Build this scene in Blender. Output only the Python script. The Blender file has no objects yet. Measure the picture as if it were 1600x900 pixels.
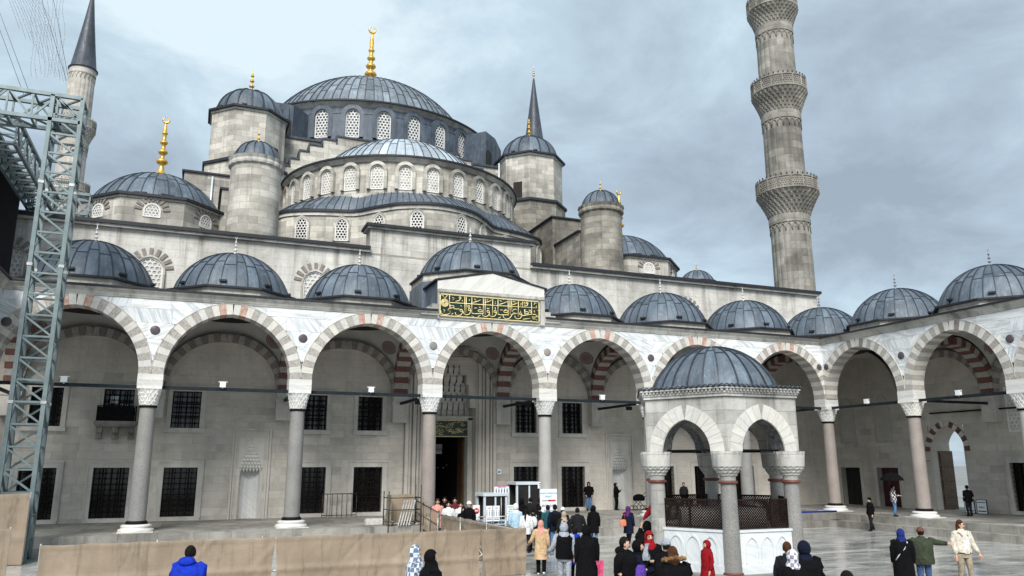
import bpy, math, random
from mathutils import Vector, Matrix
R = math.radians
PI = math.pi
rnd = random.Random(11)
sc = bpy.context.scene
COL = sc.collection

# ------------------------------------------------------------ camera, sky, sun, exposure
CAM = Vector((-14.4745, -39.2521, 3.6212))
HEAD, PITCH, ROLL, FPX = 0.3830, 0.2218, -0.0014, 1219.1


def cam_axes():
    f = Vector((math.sin(HEAD) * math.cos(PITCH), math.cos(HEAD) * math.cos(PITCH), math.sin(PITCH)))
    r0 = Vector((math.cos(HEAD), -math.sin(HEAD), 0))
    u0 = r0.cross(f)
    ri = r0 * math.cos(ROLL) + u0 * math.sin(ROLL)
    return ri, ri.cross(f), f


RI, UP, FW = cam_axes()
cam_d = bpy.data.cameras.new('camera')
cam_d.sensor_width = 36
cam_d.lens = FPX / 1600 * 36
cam_d.clip_end = 6000
cam = bpy.data.objects.new('camera', cam_d)
COL.objects.link(cam)
cam.matrix_world = Matrix(((RI.x, UP.x, -FW.x, CAM.x), (RI.y, UP.y, -FW.y, CAM.y), (RI.z, UP.z, -FW.z, CAM.z), (0, 0, 0, 1)))
sc.camera = cam

SUN_EL, SUN_AZ = R(42), R(208)      # azimuth from +y, clockwise; behind the camera and to the left
w = bpy.data.worlds.new('World')
sc.world = w
w.use_nodes = True
nt = w.node_tree
nt.nodes.clear()
N = nt.nodes.new
L = nt.links.new
out = N('ShaderNodeOutputWorld')
bg = N('ShaderNodeBackground')
bg.inputs[1].default_value = 0.1
sky = N('ShaderNodeTexSky')
sky.sky_type = 'NISHITA'
sky.sun_disc = False
sky.sun_elevation = SUN_EL
sky.sun_rotation = SUN_AZ
tc = N('ShaderNodeTexCoord')
sep = N('ShaderNodeSeparateXYZ')
L(tc.outputs['Generated'], sep.inputs[0])
mx = N('ShaderNodeMath'); mx.operation = 'MAXIMUM'; mx.inputs[1].default_value = 0.0
L(sep.outputs[2], mx.inputs[0])
ad = N('ShaderNodeMath'); ad.operation = 'ADD'; ad.inputs[1].default_value = 0.32
L(mx.outputs[0], ad.inputs[0])
dv = N('ShaderNodeVectorMath'); dv.operation = 'DIVIDE'
cb = N('ShaderNodeCombineXYZ')
for i in range(3):
    L(ad.outputs[0], cb.inputs[i])
L(tc.outputs['Generated'], dv.inputs[0]); L(cb.outputs[0], dv.inputs[1])


SKY_ROT = R(15)


def wnoise(scale, detail, rough, off, dist=0.0):
    mp = N('ShaderNodeMapping'); mp.inputs['Location'].default_value = off; mp.inputs['Rotation'].default_value = (0, 0, SKY_ROT)
    L(dv.outputs[0], mp.inputs[0])
    n = N('ShaderNodeTexNoise'); n.inputs['Scale'].default_value = scale
    n.inputs['Detail'].default_value = detail; n.inputs['Roughness'].default_value = rough
    n.inputs['Distortion'].default_value = dist
    L(mp.outputs[0], n.inputs['Vector'])
    return n


n1 = wnoise(1.2, 4, 0.5, (6.316, 9.624, 3.523), 0.3)
n2 = wnoise(2.9, 8, 0.62, (1.140, 19.502, 0.114), 0.35)
mxn = N('ShaderNodeMix'); mxn.data_type = 'FLOAT'; mxn.inputs[0].default_value = 0.46
L(n1.outputs[0], mxn.inputs[2]); L(n2.outputs[0], mxn.inputs[3])
ramp = N('ShaderNodeValToRGB')
cr = ramp.color_ramp
cr.elements[0].position = 0.36; cr.elements[0].color = (2.1, 2.55, 3.0, 1)
cr.elements[1].position = 0.61; cr.elements[1].color = (4.7, 5.5, 5.9, 1)
e = cr.elements.new(0.455); e.color = (2.75, 3.4, 4.0, 1)
e = cr.elements.new(0.54); e.color = (3.5, 4.4, 5.0, 1)
L(mxn.outputs[0], ramp.inputs[0])
mixs = N('ShaderNodeMix'); mixs.data_type = 'RGBA'; mixs.inputs[0].default_value = 0.93
L(sky.outputs[0], mixs.inputs[6]); L(ramp.outputs[0], mixs.inputs[7])
L(mixs.outputs[2], bg.inputs[0]); L(bg.outputs[0], out.inputs[0])

sun_d = bpy.data.lights.new('sun', 'SUN')
sun_d.energy = 2.7
sun_d.angle = R(26)
sun_d.color = (1.0, 0.955, 0.90)
sun = bpy.data.objects.new('sun', sun_d)
COL.objects.link(sun)
sdir = Vector((math.sin(SUN_AZ) * math.cos(SUN_EL), math.cos(SUN_AZ) * math.cos(SUN_EL), math.sin(SUN_EL)))
sun.rotation_euler = sdir.to_track_quat('Z', 'Y').to_euler()
sun.location = (-30, -60, 60)

vs = sc.view_settings
vs.view_transform = 'Standard'
vs.look = 'None'
vs.exposure = 0.80
vs.gamma = 1
vs.use_curve_mapping = False
sc.cycles.use_denoising = True
sc.cycles.max_bounces = 6


# ------------------------------------------------------------ pixel helpers (positions come from the surface a pixel touches)
def ray(u, v):
    return FW + RI * ((u - 800) / FPX) + UP * ((450 - v) / FPX)


def at_z(u, v, z=0.0):
    d = ray(u, v)
    return CAM + d * ((z - CAM.z) / d.z)


FH = Vector((math.sin(HEAD), math.cos(HEAD), 0))


def at_d(u, v, d):
    """point on the ray of a pixel at horizontal forward distance d"""
    r = ray(u, v)
    return CAM + r * (d / r.dot(FH))


# ------------------------------------------------------------ materials
MATS = {}


class NT:
    def __init__(s, name):
        s.m = bpy.data.materials.new(name)
        s.m.use_nodes = True
        s.t = s.m.node_tree
        s.b = s.t.nodes['Principled BSDF']
        s.c = None

    def n(s, kind, **kw):
        nd = s.t.nodes.new(kind)
        for k, v in kw.items():
            setattr(nd, k, v)
        return nd

    def l(s, a, b):
        s.t.links.new(a, b)

    def coord(s, kind='Object'):
        t = s.n('ShaderNodeTexCoord')
        return t.outputs[kind]

    def mapping(s, vec, scale=(1, 1, 1), rot=(0, 0, 0), loc=(0, 0, 0)):
        m = s.n('ShaderNodeMapping')
        m.inputs['Scale'].default_value = scale
        m.inputs['Rotation'].default_value = rot
        m.inputs['Location'].default_value = loc
        s.l(vec, m.inputs[0])
        return m.outputs[0]

    def noise(s, vec, scale, detail=4, rough=0.55, dist=0.0):
        n = s.n('ShaderNodeTexNoise')
        n.inputs['Scale'].default_value = scale
        n.inputs['Detail'].default_value = detail
        n.inputs['Roughness'].default_value = rough
        n.inputs['Distortion'].default_value = dist
        s.l(vec, n.inputs['Vector'])
        return n.outputs[0]

    def ramp(s, fac, stops):
        r = s.n('ShaderNodeValToRGB')
        els = r.color_ramp.elements
        while len(els) < len(stops):
            els.new(0.5)
        for e_, (p, c) in zip(els, stops):
            e_.position = p
            e_.color = (c[0], c[1], c[2], 1) if not isinstance(c, (int, float)) else (c, c, c, 1)
        s.l(fac, r.inputs[0])
        return r.outputs[0]

    def mix(s, fac, a, b, mode='MIX'):
        m = s.n('ShaderNodeMix', data_type='RGBA', blend_type=mode)
        for val, sock in ((fac, 0), (a, 6), (b, 7)):
            if isinstance(val, (int, float)):
                m.inputs[sock].default_value = val if sock == 0 else (val, val, val, 1)
            elif isinstance(val, tuple):
                m.inputs[sock].default_value = (val[0], val[1], val[2], 1)
            else:
                s.l(val, m.inputs[sock])
        return m.outputs[2]

    def bump(s, h, strength=0.3, dist=0.02):
        b = s.n('ShaderNodeBump')
        b.inputs['Strength'].default_value = strength
        b.inputs['Distance'].default_value = dist
        s.l(h, b.inputs['Height'])
        s.l(b.outputs[0], s.b.inputs['Normal'])

    def rand_vec(s, vec):
        """shift texture per object so that no two pieces share a pattern"""
        oi = s.n('ShaderNodeObjectInfo')
        mu = s.n('ShaderNodeMath', operation='MULTIPLY')
        mu.inputs[1].default_value = 57.0
        s.l(oi.outputs['Random'], mu.inputs[0])
        va = s.n('ShaderNodeVectorMath', operation='ADD')
        s.l(vec, va.inputs[0])
        s.l(mu.outputs[0], va.inputs[1])
        return va.outputs[0], oi.outputs['Random']

    def done(s, col=None, rough=0.6, metal=0.0, spec=None):
        if col is not None:
            if isinstance(col, tuple):
                s.b.inputs['Base Color'].default_value = (col[0], col[1], col[2], 1)
            else:
                s.l(col, s.b.inputs['Base Color'])
        if isinstance(rough, (int, float)):
            s.b.inputs['Roughness'].default_value = rough
        else:
            s.l(rough, s.b.inputs['Roughness'])
        s.b.inputs['Metallic'].default_value = metal
        if spec is not None:
            s.b.inputs['Specular IOR Level'].default_value = spec
        MATS[s.m.name] = s.m
        return s.m


def plain(name, col, rough=0.6, metal=0.0, var=0.12, scale=6.0, bump=0.0, spec=None):
    t = NT(name)
    v, _ = t.rand_vec(t.coord())
    f = t.noise(v, scale, 4)
    lo = tuple(c * (1 - var) for c in col)
    hi = tuple(min(1, c * (1 + var)) for c in col)
    c = t.ramp(f, [(0.3, lo), (0.7, hi)])
    if bump:
        t.bump(f, bump, 0.02)
    return t.done(c, rough, metal, spec)


def geo_pos(t):
    return t.n('ShaderNodeNewGeometry').outputs['Position']


def stone_mat(name, base, dark, light, stain=0.55, brick=None, blockvar=0.5, soot=0.0, streak=0.5, per_obj=True, warm=None, pits=False, drip=None):
    """weathered limestone: blotches, travertine pitting, rain streaks; optional coursing from the UV map"""
    t = NT(name)
    pos = geo_pos(t)
    if per_obj:
        vec, rv = t.rand_vec(pos)
    else:
        vec, rv = pos, None
    blot = t.noise(vec, 0.75, 7, 0.7, 0.5)
    col = t.ramp(blot, [(0.28, dark), (0.5, base), (0.74, light)])
    # fine horizontal travertine lines
    hv = t.mapping(vec, (2.6, 2.6, 15))
    hn = t.noise(hv, 1.3, 5, 0.65)
    lines = t.ramp(hn, [(0.28, 0.62), (0.42, 1.0), (1.0, 1.05)])
    col = t.mix(0.75, col, lines, 'MULTIPLY')
    if rv is not None:
        rr = t.ramp(rv, [(0.0, 0.84), (0.15, 0.95), (0.5, 1.0), (1.0, 1.07)])
        col = t.mix(0.8 * blockvar * 2 if blockvar < 0.5 else 0.9, col, rr, 'MULTIPLY')
    height = hn
    if pits:
        pv = t.noise(t.mapping(vec, (3.5, 3.5, 9)), 2.2, 6, 0.7, 1.2)
        pk = t.noise(vec, 0.9, 3, 0.5)
        pg = t.ramp(pv, [(0.30, 0.45), (0.375, 1.0)])
        col = t.mix(t.ramp(pk, [(0.45, 0.0), (0.58, 1.0)]), col, t.mix(1.0, col, pg, 'MULTIPLY'))
    if brick:
        bw, bh = brick
        uvv = t.coord('UV')
        br = t.n('ShaderNodeTexBrick')
        br.offset = 0.5
        br.inputs['Color1'].default_value = (0.50, 0.49, 0.47, 1)
        br.inputs['Color2'].default_value = (1.22, 1.20, 1.15, 1)
        br.inputs['Mortar'].default_value = (0.50, 0.48, 0.45, 1)
        br.inputs['Scale'].default_value = 1.0
        br.inputs['Mortar Size'].default_value = 0.012
        br.inputs['Mortar Smooth'].default_value = 0.3
        br.inputs['Bias'].default_value = 0.15
        br.inputs['Brick Width'].default_value = bw
        br.inputs['Row Height'].default_value = bh
        t.l(uvv, br.inputs['Vector'])
        col = t.mix(blockvar, col, br.outputs[0], 'MULTIPLY')
        inv = t.n('ShaderNodeMath', operation='SUBTRACT')
        inv.inputs[0].default_value = 1.0
        t.l(br.outputs['Fac'], inv.inputs[1])
        height = inv.outputs[0]
    if streak > 0:
        sv = t.mapping(pos, (1.5, 1.5, 0.07))
        sn = t.noise(sv, 1.2, 5, 0.62)
        st = t.ramp(sn, [(0.52, 1.0), (0.62, 0.66), (0.74, 0.34)])
        col = t.mix(streak, col, st, 'MULTIPLY')
    pn = t.noise(pos, 0.16, 5, 0.62, 0.7)
    pm = t.ramp(pn, [(0.34, 1.14), (0.48, 0.92), (0.60, 0.50)])
    col = t.mix(stain, col, pm, 'MULTIPLY')
    if drip:
        sz = t.n('ShaderNodeSeparateXYZ'); t.l(pos, sz.inputs[0])
        mr = t.n('ShaderNodeMapRange'); mr.inputs['From Min'].default_value = drip[0]; mr.inputs['From Max'].default_value = drip[1]
        t.l(sz.outputs[2], mr.inputs[0])
        dn = t.noise(t.mapping(pos, (0.9, 0.9, 0.05)), 1.1, 6, 0.7)
        wash = t.n('ShaderNodeMath', operation='MULTIPLY'); t.l(t.ramp(dn, [(0.50, 0.0), (0.60, 0.55), (0.68, 1.0)]), wash.inputs[0]); t.l(mr.outputs[0], wash.inputs[1])
        col = t.mix(wash.outputs[0], col, t.mix(1.0, col, (0.22, 0.22, 0.20), 'MULTIPLY'))
    t.bump(height, 0.35, 0.015)
    return t.done(col, 0.78, 0, 0.3)


stone_mat('limestone_block', (0.545, 0.51, 0.455), (0.44, 0.412, 0.365), (0.62, 0.585, 0.53), stain=0.3, blockvar=0.5, streak=0.2, pits=True)
stone_mat('limestone_upper', (0.60, 0.585, 0.545), (0.42, 0.405, 0.37), (0.70, 0.69, 0.655), stain=0.5, blockvar=0.4, streak=0.5, drip=(13.2, 16.4))
stone_mat('limestone_joint', (0.36, 0.335, 0.29), (0.26, 0.24, 0.21), (0.42, 0.39, 0.345), stain=0.4, streak=0.2)
stone_mat('limestone_coursed', (0.50, 0.485, 0.445), (0.33, 0.318, 0.288), (0.60, 0.59, 0.55), stain=0.75, brick=(1.15, 0.44), blockvar=0.75, streak=0.6, per_obj=False)
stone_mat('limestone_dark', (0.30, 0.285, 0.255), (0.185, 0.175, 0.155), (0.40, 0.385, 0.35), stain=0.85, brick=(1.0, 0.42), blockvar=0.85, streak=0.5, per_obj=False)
stone_mat('minaret_stone', (0.29, 0.28, 0.255), (0.17, 0.163, 0.147), (0.39, 0.378, 0.348), stain=0.8, brick=(1.4, 0.62), blockvar=0.7, streak=0.55, per_obj=False)
stone_mat('minaret_stone_pale', (0.46, 0.44, 0.40), (0.34, 0.32, 0.29), (0.55, 0.53, 0.49), stain=0.5, brick=(1.4, 0.62), blockvar=0.4, streak=0.3, per_obj=False)
stone_mat('frame_marble', (0.56, 0.54, 0.495), (0.44, 0.42, 0.38), (0.64, 0.62, 0.575), stain=0.35, streak=0.35, blockvar=0.2)
stone_mat('cornice_stone', (0.50, 0.49, 0.455), (0.33, 0.32, 0.29), (0.62, 0.61, 0.58), stain=0.75, streak=0.8, blockvar=0.2)
stone_mat('fountain_marble', (0.50, 0.495, 0.475), (0.27, 0.263, 0.243), (0.64, 0.64, 0.62), stain=0.45, streak=0.6, brick=(.95, .36), blockvar=0.5, drip=(4.6, 5.75))
stone_mat('step_stone', (0.30, 0.29, 0.262), (0.19, 0.183, 0.162), (0.40, 0.388, 0.352), stain=0.7, streak=0.75, blockvar=0.4)


def marble(name, base, vein, dark=None, rough=0.5, scale=1.0, amount=0.8):
    t = NT(name)
    v, rv = t.rand_vec(t.coord())
    ro = t.n('ShaderNodeVectorRotate', rotation_type='Y_AXIS')
    ma = t.n('ShaderNodeMapRange')
    ma.inputs['To Min'].default_value = -1.25
    ma.inputs['To Max'].default_value = 1.25
    t.l(rv, ma.inputs[0])
    t.l(v, ro.inputs['Vector'])
    t.l(ma.outputs[0], ro.inputs['Angle'])
    sv = t.mapping(ro.outputs[0], (0.35 * scale, 1.0 * scale, 3.2 * scale))
    n = t.noise(sv, 1.5, 6, 0.66, 0.9)
    n2 = t.noise(t.mapping(v, (0.5, 0.5, 0.5)), 1.2, 4, 0.6)
    c = t.ramp(n, [(0.36, vein), (0.47, tuple((a_ + b_) / 2 for a_, b_ in zip(vein, base))), (0.53, base), (0.62, tuple(min(1, b * 1.06) for b in base)), (0.76, tuple(b * 0.80 for b in base))])
    c = t.mix(amount, base, c)
    tint = t.ramp(rv, [(0.0, (0.85, 0.86, 0.87)), (0.45, (1.0, 1.0, 1.0)), (0.75, (1.0, 0.985, 0.95)), (1.0, (0.93, 0.95, 0.98))])
    c = t.mix(0.9, c, tint, 'MULTIPLY')
    bl = t.ramp(n2, [(0.3, 0.84), (0.55, 1.0), (0.8, 1.04)])
    c = t.mix(0.7, c, bl, 'MULTIPLY')
    pos = geo_pos(t)
    sn = t.noise(t.mapping(pos, (2.2, 2.2, 0.10)), 1.2, 5, 0.6)
    st = t.ramp(sn, [(0.56, 1.0), (0.70, 0.72), (0.85, 0.55)])
    c = t.mix(0.35, c, st, 'MULTIPLY')
    t.bump(n, 0.06, 0.01)
    return t.done(c, rough, 0, 0.4)


marble('marble_panel', (0.76, 0.78, 0.785), (0.43, 0.47, 0.505), amount=0.85)
marble('marble_white', (0.66, 0.655, 0.63), (0.47, 0.47, 0.46), amount=0.5)
marble('voussoir_white', (0.62, 0.605, 0.565), (0.45, 0.44, 0.41), amount=0.5, scale=2.0)
marble('marble_carved', (0.72, 0.715, 0.69), (0.52, 0.52, 0.50), amount=0.4, scale=2.0)
marble('fountain_panel_marble', (0.66, 0.69, 0.70), (0.50, 0.53, 0.55), amount=0.5, scale=1.5)


def speckle(name, a, b, c_, scale=55, rough=0.55):
    t = NT(name)
    v, rv = t.rand_vec(t.coord())
    f = t.noise(v, scale, 3, 0.7)
    c = t.ramp(f, [(0.33, a), (0.5, b), (0.68, c_)])
    l = t.noise(v, 0.9, 4, 0.6)
    c = t.mix(0.8, c, t.ramp(l, [(0.3, 0.78), (0.7, 1.1)]), 'MULTIPLY')
    t.bump(f, 0.05, 0.01)
    return t.done(c, rough, 0, 0.4)


speckle('voussoir_grey', (0.24, 0.225, 0.20), (0.37, 0.35, 0.32), (0.48, 0.46, 0.43), 14, 0.75)
speckle('voussoir_red', (0.10, 0.042, 0.036), (0.145, 0.064, 0.054), (0.19, 0.09, 0.075), 10, 0.7)
speckle('voussoir_orange', (0.38, 0.19, 0.14), (0.48, 0.31, 0.25), (0.58, 0.48, 0.43), 7, 0.7)
speckle('voussoir_brown', (0.17, 0.15, 0.135), (0.235, 0.21, 0.19), (0.30, 0.275, 0.25), 12, 0.75)
speckle('granite_grey', (0.15, 0.146, 0.14), (0.24, 0.235, 0.225), (0.33, 0.325, 0.31), 40, 0.38)
speckle('granite_pink', (0.20, 0.172, 0.155), (0.29, 0.252, 0.23), (0.38, 0.34, 0.31), 40, 0.38)
speckle('granite_pale', (0.29, 0.282, 0.265), (0.38, 0.37, 0.352), (0.47, 0.46, 0.44), 30, 0.42)
speckle('porphyry', (0.055, 0.045, 0.055), (0.085, 0.07, 0.08), (0.12, 0.10, 0.11), 40, 0.35)


def lead(name, lo, mid, hi, rough=0.46):
    t = NT(name)
    pos = geo_pos(t)
    at = t.n('ShaderNodeAttribute', attribute_name='tint')
    f = t.noise(t.mapping(pos, (1, 1, 0.45)), 1.3, 7, 0.72, 0.7)
    c = t.ramp(f, [(0.3, lo), (0.52, mid), (0.75, hi)])
    tv = t.ramp(at.outputs['Fac'], [(0.0, 0.60), (0.5, 1.0), (1.0, 1.45)])
    c = t.mix(0.9, c, tv, 'MULTIPLY')
    g = t.noise(t.mapping(pos, (3, 3, 0.6)), 3.0, 5, 0.65)
    c = t.mix(t.ramp(g, [(0.56, 0.0), (0.78, 0.55)]), c, tuple(min(1, h * 1.7) for h in hi))
    us = t.noise(t.mapping(t.coord('UV'), (2.2, 0.16, 1)), 2.0, 6, 0.68)
    c = t.mix(0.85, c, t.ramp(us, [(0.30, 0.52), (0.46, 0.95), (0.60, 1.05), (0.74, 1.55)]), 'MULTIPLY')
    t.bump(f, 0.35, 0.05)
    rr = t.ramp(g, [(0.3, rough - 0.1), (0.7, rough + 0.18)])
    return t.done(c, rr, 0.12, 0.4)


lead('lead', (0.060, 0.080, 0.106), (0.100, 0.128, 0.160), (0.18, 0.215, 0.25), 0.52)
lead('lead_pale', (0.11, 0.138, 0.165), (0.17, 0.203, 0.232), (0.26, 0.298, 0.33), 0.52)
lead('lead_skylit', (0.25, 0.30, 0.35), (0.34, 0.395, 0.44), (0.46, 0.51, 0.55))  # half dome: brightness of wet lead facing the sky put into the colour
lead('lead_drum', (0.040, 0.052, 0.072), (0.070, 0.090, 0.118), (0.125, 0.152, 0.185))
lead('lead_dark', (0.030, 0.036, 0.047), (0.048, 0.058, 0.074), (0.082, 0.096, 0.118))
plain('seam_lead', (0.040, 0.050, 0.066), 0.5, 0.3, 0.3)
plain('coping_lead', (0.018, 0.020, 0.025), 0.6, 0.2, 0.3)
plain('gold', (0.74, 0.44, 0.09), 0.36, 0.75, 0.2, 9)
plain('finial_stone', (0.56, 0.55, 0.55), 0.6, 0, 0.25, 8)
plain('finial_lead', (0.24, 0.235, 0.26), 0.5, 0.3, 0.3, 8)
plain('iron', (0.007, 0.007, 0.008), 0.7, 0.1, 0.3, spec=0.12)
plain('iron_rust', (0.017, 0.010, 0.008), 0.7, 0.1, 0.5, 12, spec=0.15)
plain('tie_beam', (0.011, 0.018, 0.023), 0.6, 0.1, 0.3, spec=0.2)
plain('dark_glass', (0.012, 0.010, 0.010), 0.12, 0, 0.4, 2, spec=0.5)
plain('dark_wood', (0.022, 0.013, 0.010), 0.55, 0, 0.4, 5)
plain('door_wood', (0.10, 0.055, 0.025), 0.55, 0, 0.5, 9)
plain('door_red', (0.060, 0.010, 0.010), 0.6, 0, 0.4, 4)
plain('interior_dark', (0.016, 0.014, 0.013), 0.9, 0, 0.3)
plain('plaster_white', (0.62, 0.61, 0.58), 0.7, 0, 0.10, 5)
plain('grille_white', (0.66, 0.655, 0.63), 0.65, 0, 0.14, 2)
plain('vault_plaster', (0.40, 0.395, 0.375), 0.8, 0, 0.12, 1.2)
plain('paint_red', (0.12, 0.018, 0.02), 0.75, 0, 0.35, 8)
plain('sign_green', (0.004, 0.022, 0.011), 0.4, 0, 0.3, 3)
plain('gold_letter', (0.80, 0.66, 0.33), 0.5, 0.25, 0.18, 12)
plain('tile_blue', (0.03, 0.20, 0.34), 0.35, 0, 0.3, 6)
plain('truss_steel', (0.16, 0.205, 0.215), 0.45, 0.35, 0.18, 3)
plain('black_fabric', (0.004, 0.004, 0.005), 0.85, 0, 0.4, 3)
plain('pipe_steel', (0.46, 0.46, 0.45), 0.4, 0.6, 0.25, 6)
plain('pipe_dark', (0.065, 0.063, 0.060), 0.5, 0.5, 0.35, 6)
plain('sign_white', (0.74, 0.77, 0.79), 0.5, 0, 0.05, 2)
plain('sign_blue', (0.06, 0.20, 0.42), 0.5, 0, 0.1, 2)
plain('sign_teal', (0.03, 0.33, 0.42), 0.5, 0, 0.1, 2)
plain('sign_navy', (0.03, 0.05, 0.14), 0.5, 0, 0.1, 2)
plain('sign_red', (0.62, 0.035, 0.045), 0.5, 0, 0.1, 2)
plain('sign_dark_green', (0.02, 0.30, 0.16), 0.5, 0, 0.1, 2)
plain('sign_magenta', (0.40, 0.03, 0.14), 0.5, 0, 0.1, 2)
plain('alu_white', (0.60, 0.66, 0.70), 0.4, 0.2, 0.08, 2)
plain('booth_blue', (0.03, 0.13, 0.24), 0.4, 0, 0.2, 2)
plain('lamp_white', (0.72, 0.74, 0.75), 0.4, 0, 0.05, 2)
plain('skin', (0.50, 0.31, 0.22), 0.55, 0, 0.08, 9)
plain('rubble', (0.35, 0.32, 0.27), 0.9, 0, 0.4, 8)
plain('granite_bench', (0.50, 0.49, 0.47), 0.8, 0, 0.2, 8)


def tarp():
    t = NT('tarp')
    v, rv = t.rand_vec(t.coord())
    f = t.noise(v, 0.8, 5, 0.6)
    c0 = t.ramp(f, [(0.3, (0.235, 0.185, 0.135)), (0.55, (0.285, 0.225, 0.165)), (0.75, (0.345, 0.28, 0.212))])
    st = t.noise(t.mapping(v, (2.2, 2.2, 0.35)), 1.5, 6, 0.68, 0.6)
    c = t.mix(0.8, c0, t.ramp(st, [(0.34, 0.62), (0.47, 0.98), (0.7, 1.06)]), 'MULTIPLY')
    g = t.noise(t.mapping(v, (1, 1, 1.3)), 1.6, 5, 0.6, 1.4)
    t.bump(g, 0.22, 0.10)
    return t.done(c, 0.62, 0, 0.35)


tarp()


def wet_paving():
    t = NT('wet_paving')
    pos = geo_pos(t)
    v, rv = t.rand_vec(pos)
    sv = t.mapping(v, (0.8, 5.0, 1), (0, 0, R(22)))
    n = t.noise(sv, 0.9, 6, 0.7, 0.9)
    c = t.ramp(n, [(0.3, (0.20, 0.198, 0.188)), (0.48, (0.37, 0.37, 0.355)), (0.64, (0.52, 0.52, 0.50)), (0.8, (0.38, 0.378, 0.36))])
    rr = t.ramp(rv, [(0.0, 0.70), (0.5, 1.0), (1.0, 1.22)])
    c = t.mix(0.9, c, rr, 'MULTIPLY')
    wn = t.noise(t.mapping(pos, (0.25, 0.9, 1), (0, 0, R(22))), 1.3, 6, 0.65, 0.8)
    wet = t.ramp(wn, [(0.36, 0.03), (0.50, 0.11), (0.66, 0.32)])
    dk = t.ramp(wn, [(0.34, 0.50), (0.44, 0.9), (0.58, 1.05)])
    c = t.mix(0.9, c, dk, 'MULTIPLY')
    fine = t.noise(t.mapping(pos, (3, 9, 1), (0, 0, R(-20))), 1.6, 4, 0.6)
    t.bump(fine, 0.12, 0.010)
    return t.done(c, wet, 0, 0.6)


wet_paving()
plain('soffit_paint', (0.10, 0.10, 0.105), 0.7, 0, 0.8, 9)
plain('collar_red', (0.13, 0.042, 0.032), 0.6, 0, 0.3, 9)
plain('paving_joint', (0.06, 0.058, 0.053), 0.5, 0, 0.3, 4)
plain('far_ground', (0.22, 0.22, 0.21), 0.6, 0, 0.3, 0.05)


def cloth(name, col, rough=0.85, scale=9):
    t = NT(name)
    v, rv = t.rand_vec(t.coord())
    f = t.noise(v, scale, 5, 0.6, 0.8)
    c = t.ramp(f, [(0.25, tuple(k * 0.6 for k in col)), (0.55, col), (0.8, tuple(min(1, k * 1.3 + 0.001) for k in col))])
    t.bump(f, 0.8, 0.06)
    return t.done(c, rough, 0, 0.12)


for nm, cc in dict(black_cloth=(0.0035, 0.0035, 0.0045), charcoal=(0.014, 0.0145, 0.017), navy=(0.007, 0.010, 0.026), royal_blue=(0.010, 0.035, 0.42),
                   denim=(0.055, 0.10, 0.21), bright_denim=(0.10, 0.20, 0.38), beige_coat=(0.56, 0.39, 0.23), pink_scarf=(0.62, 0.30, 0.25),
                   grey_marl=(0.34, 0.37, 0.42), pale_blue=(0.42, 0.60, 0.74), white_cloth=(0.72, 0.73, 0.74), cream=(0.66, 0.61, 0.52),
                   khaki=(0.33, 0.275, 0.205), olive=(0.045, 0.055, 0.035), red_cloth=(0.26, 0.008, 0.014), maroon=(0.12, 0.02, 0.025), purple=(0.10, 0.02, 0.13),
                   violet=(0.10, 0.05, 0.33), orange_bag=(0.75, 0.22, 0.12), green_jacket=(0.02, 0.085, 0.10), brown_knit=(0.15, 0.07, 0.05),
                   blue_scarf=(0.015, 0.03, 0.17), fur=(0.34, 0.20, 0.095), brown_hair=(0.07, 0.03, 0.015), black_hair=(0.010, 0.008, 0.007),
                   pink_cloth=(0.60, 0.08, 0.18), tan_wool=(0.40, 0.33, 0.25)).items():
    cloth(nm, cc)


def checked(name, a, b, scale):
    t = NT(name)
    k = t.n('ShaderNodeTexChecker')
    k.inputs['Scale'].default_value = scale
    k.inputs['Color1'].default_value = (*a, 1)
    k.inputs['Color2'].default_value = (*b, 1)
    t.l(t.mapping(t.coord(), (1, 1, 1), (0.02, 0.03, 0.6)), k.inputs['Vector'])
    f = t.noise(t.coord(), 9, 4)
    t.bump(f, 0.5, 0.04)
    return t.done(k.outputs[0], 0.85, 0, 0.25)


checked('plaid_cloth', (0.55, 0.62, 0.70), (0.13, 0.16, 0.22), 11)
checked('check_shirt', (0.02, 0.02, 0.025), (0.55, 0.55, 0.55), 9)
checked('pattern_scarf', (0.70, 0.70, 0.74), (0.22, 0.21, 0.27), 13)


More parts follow.
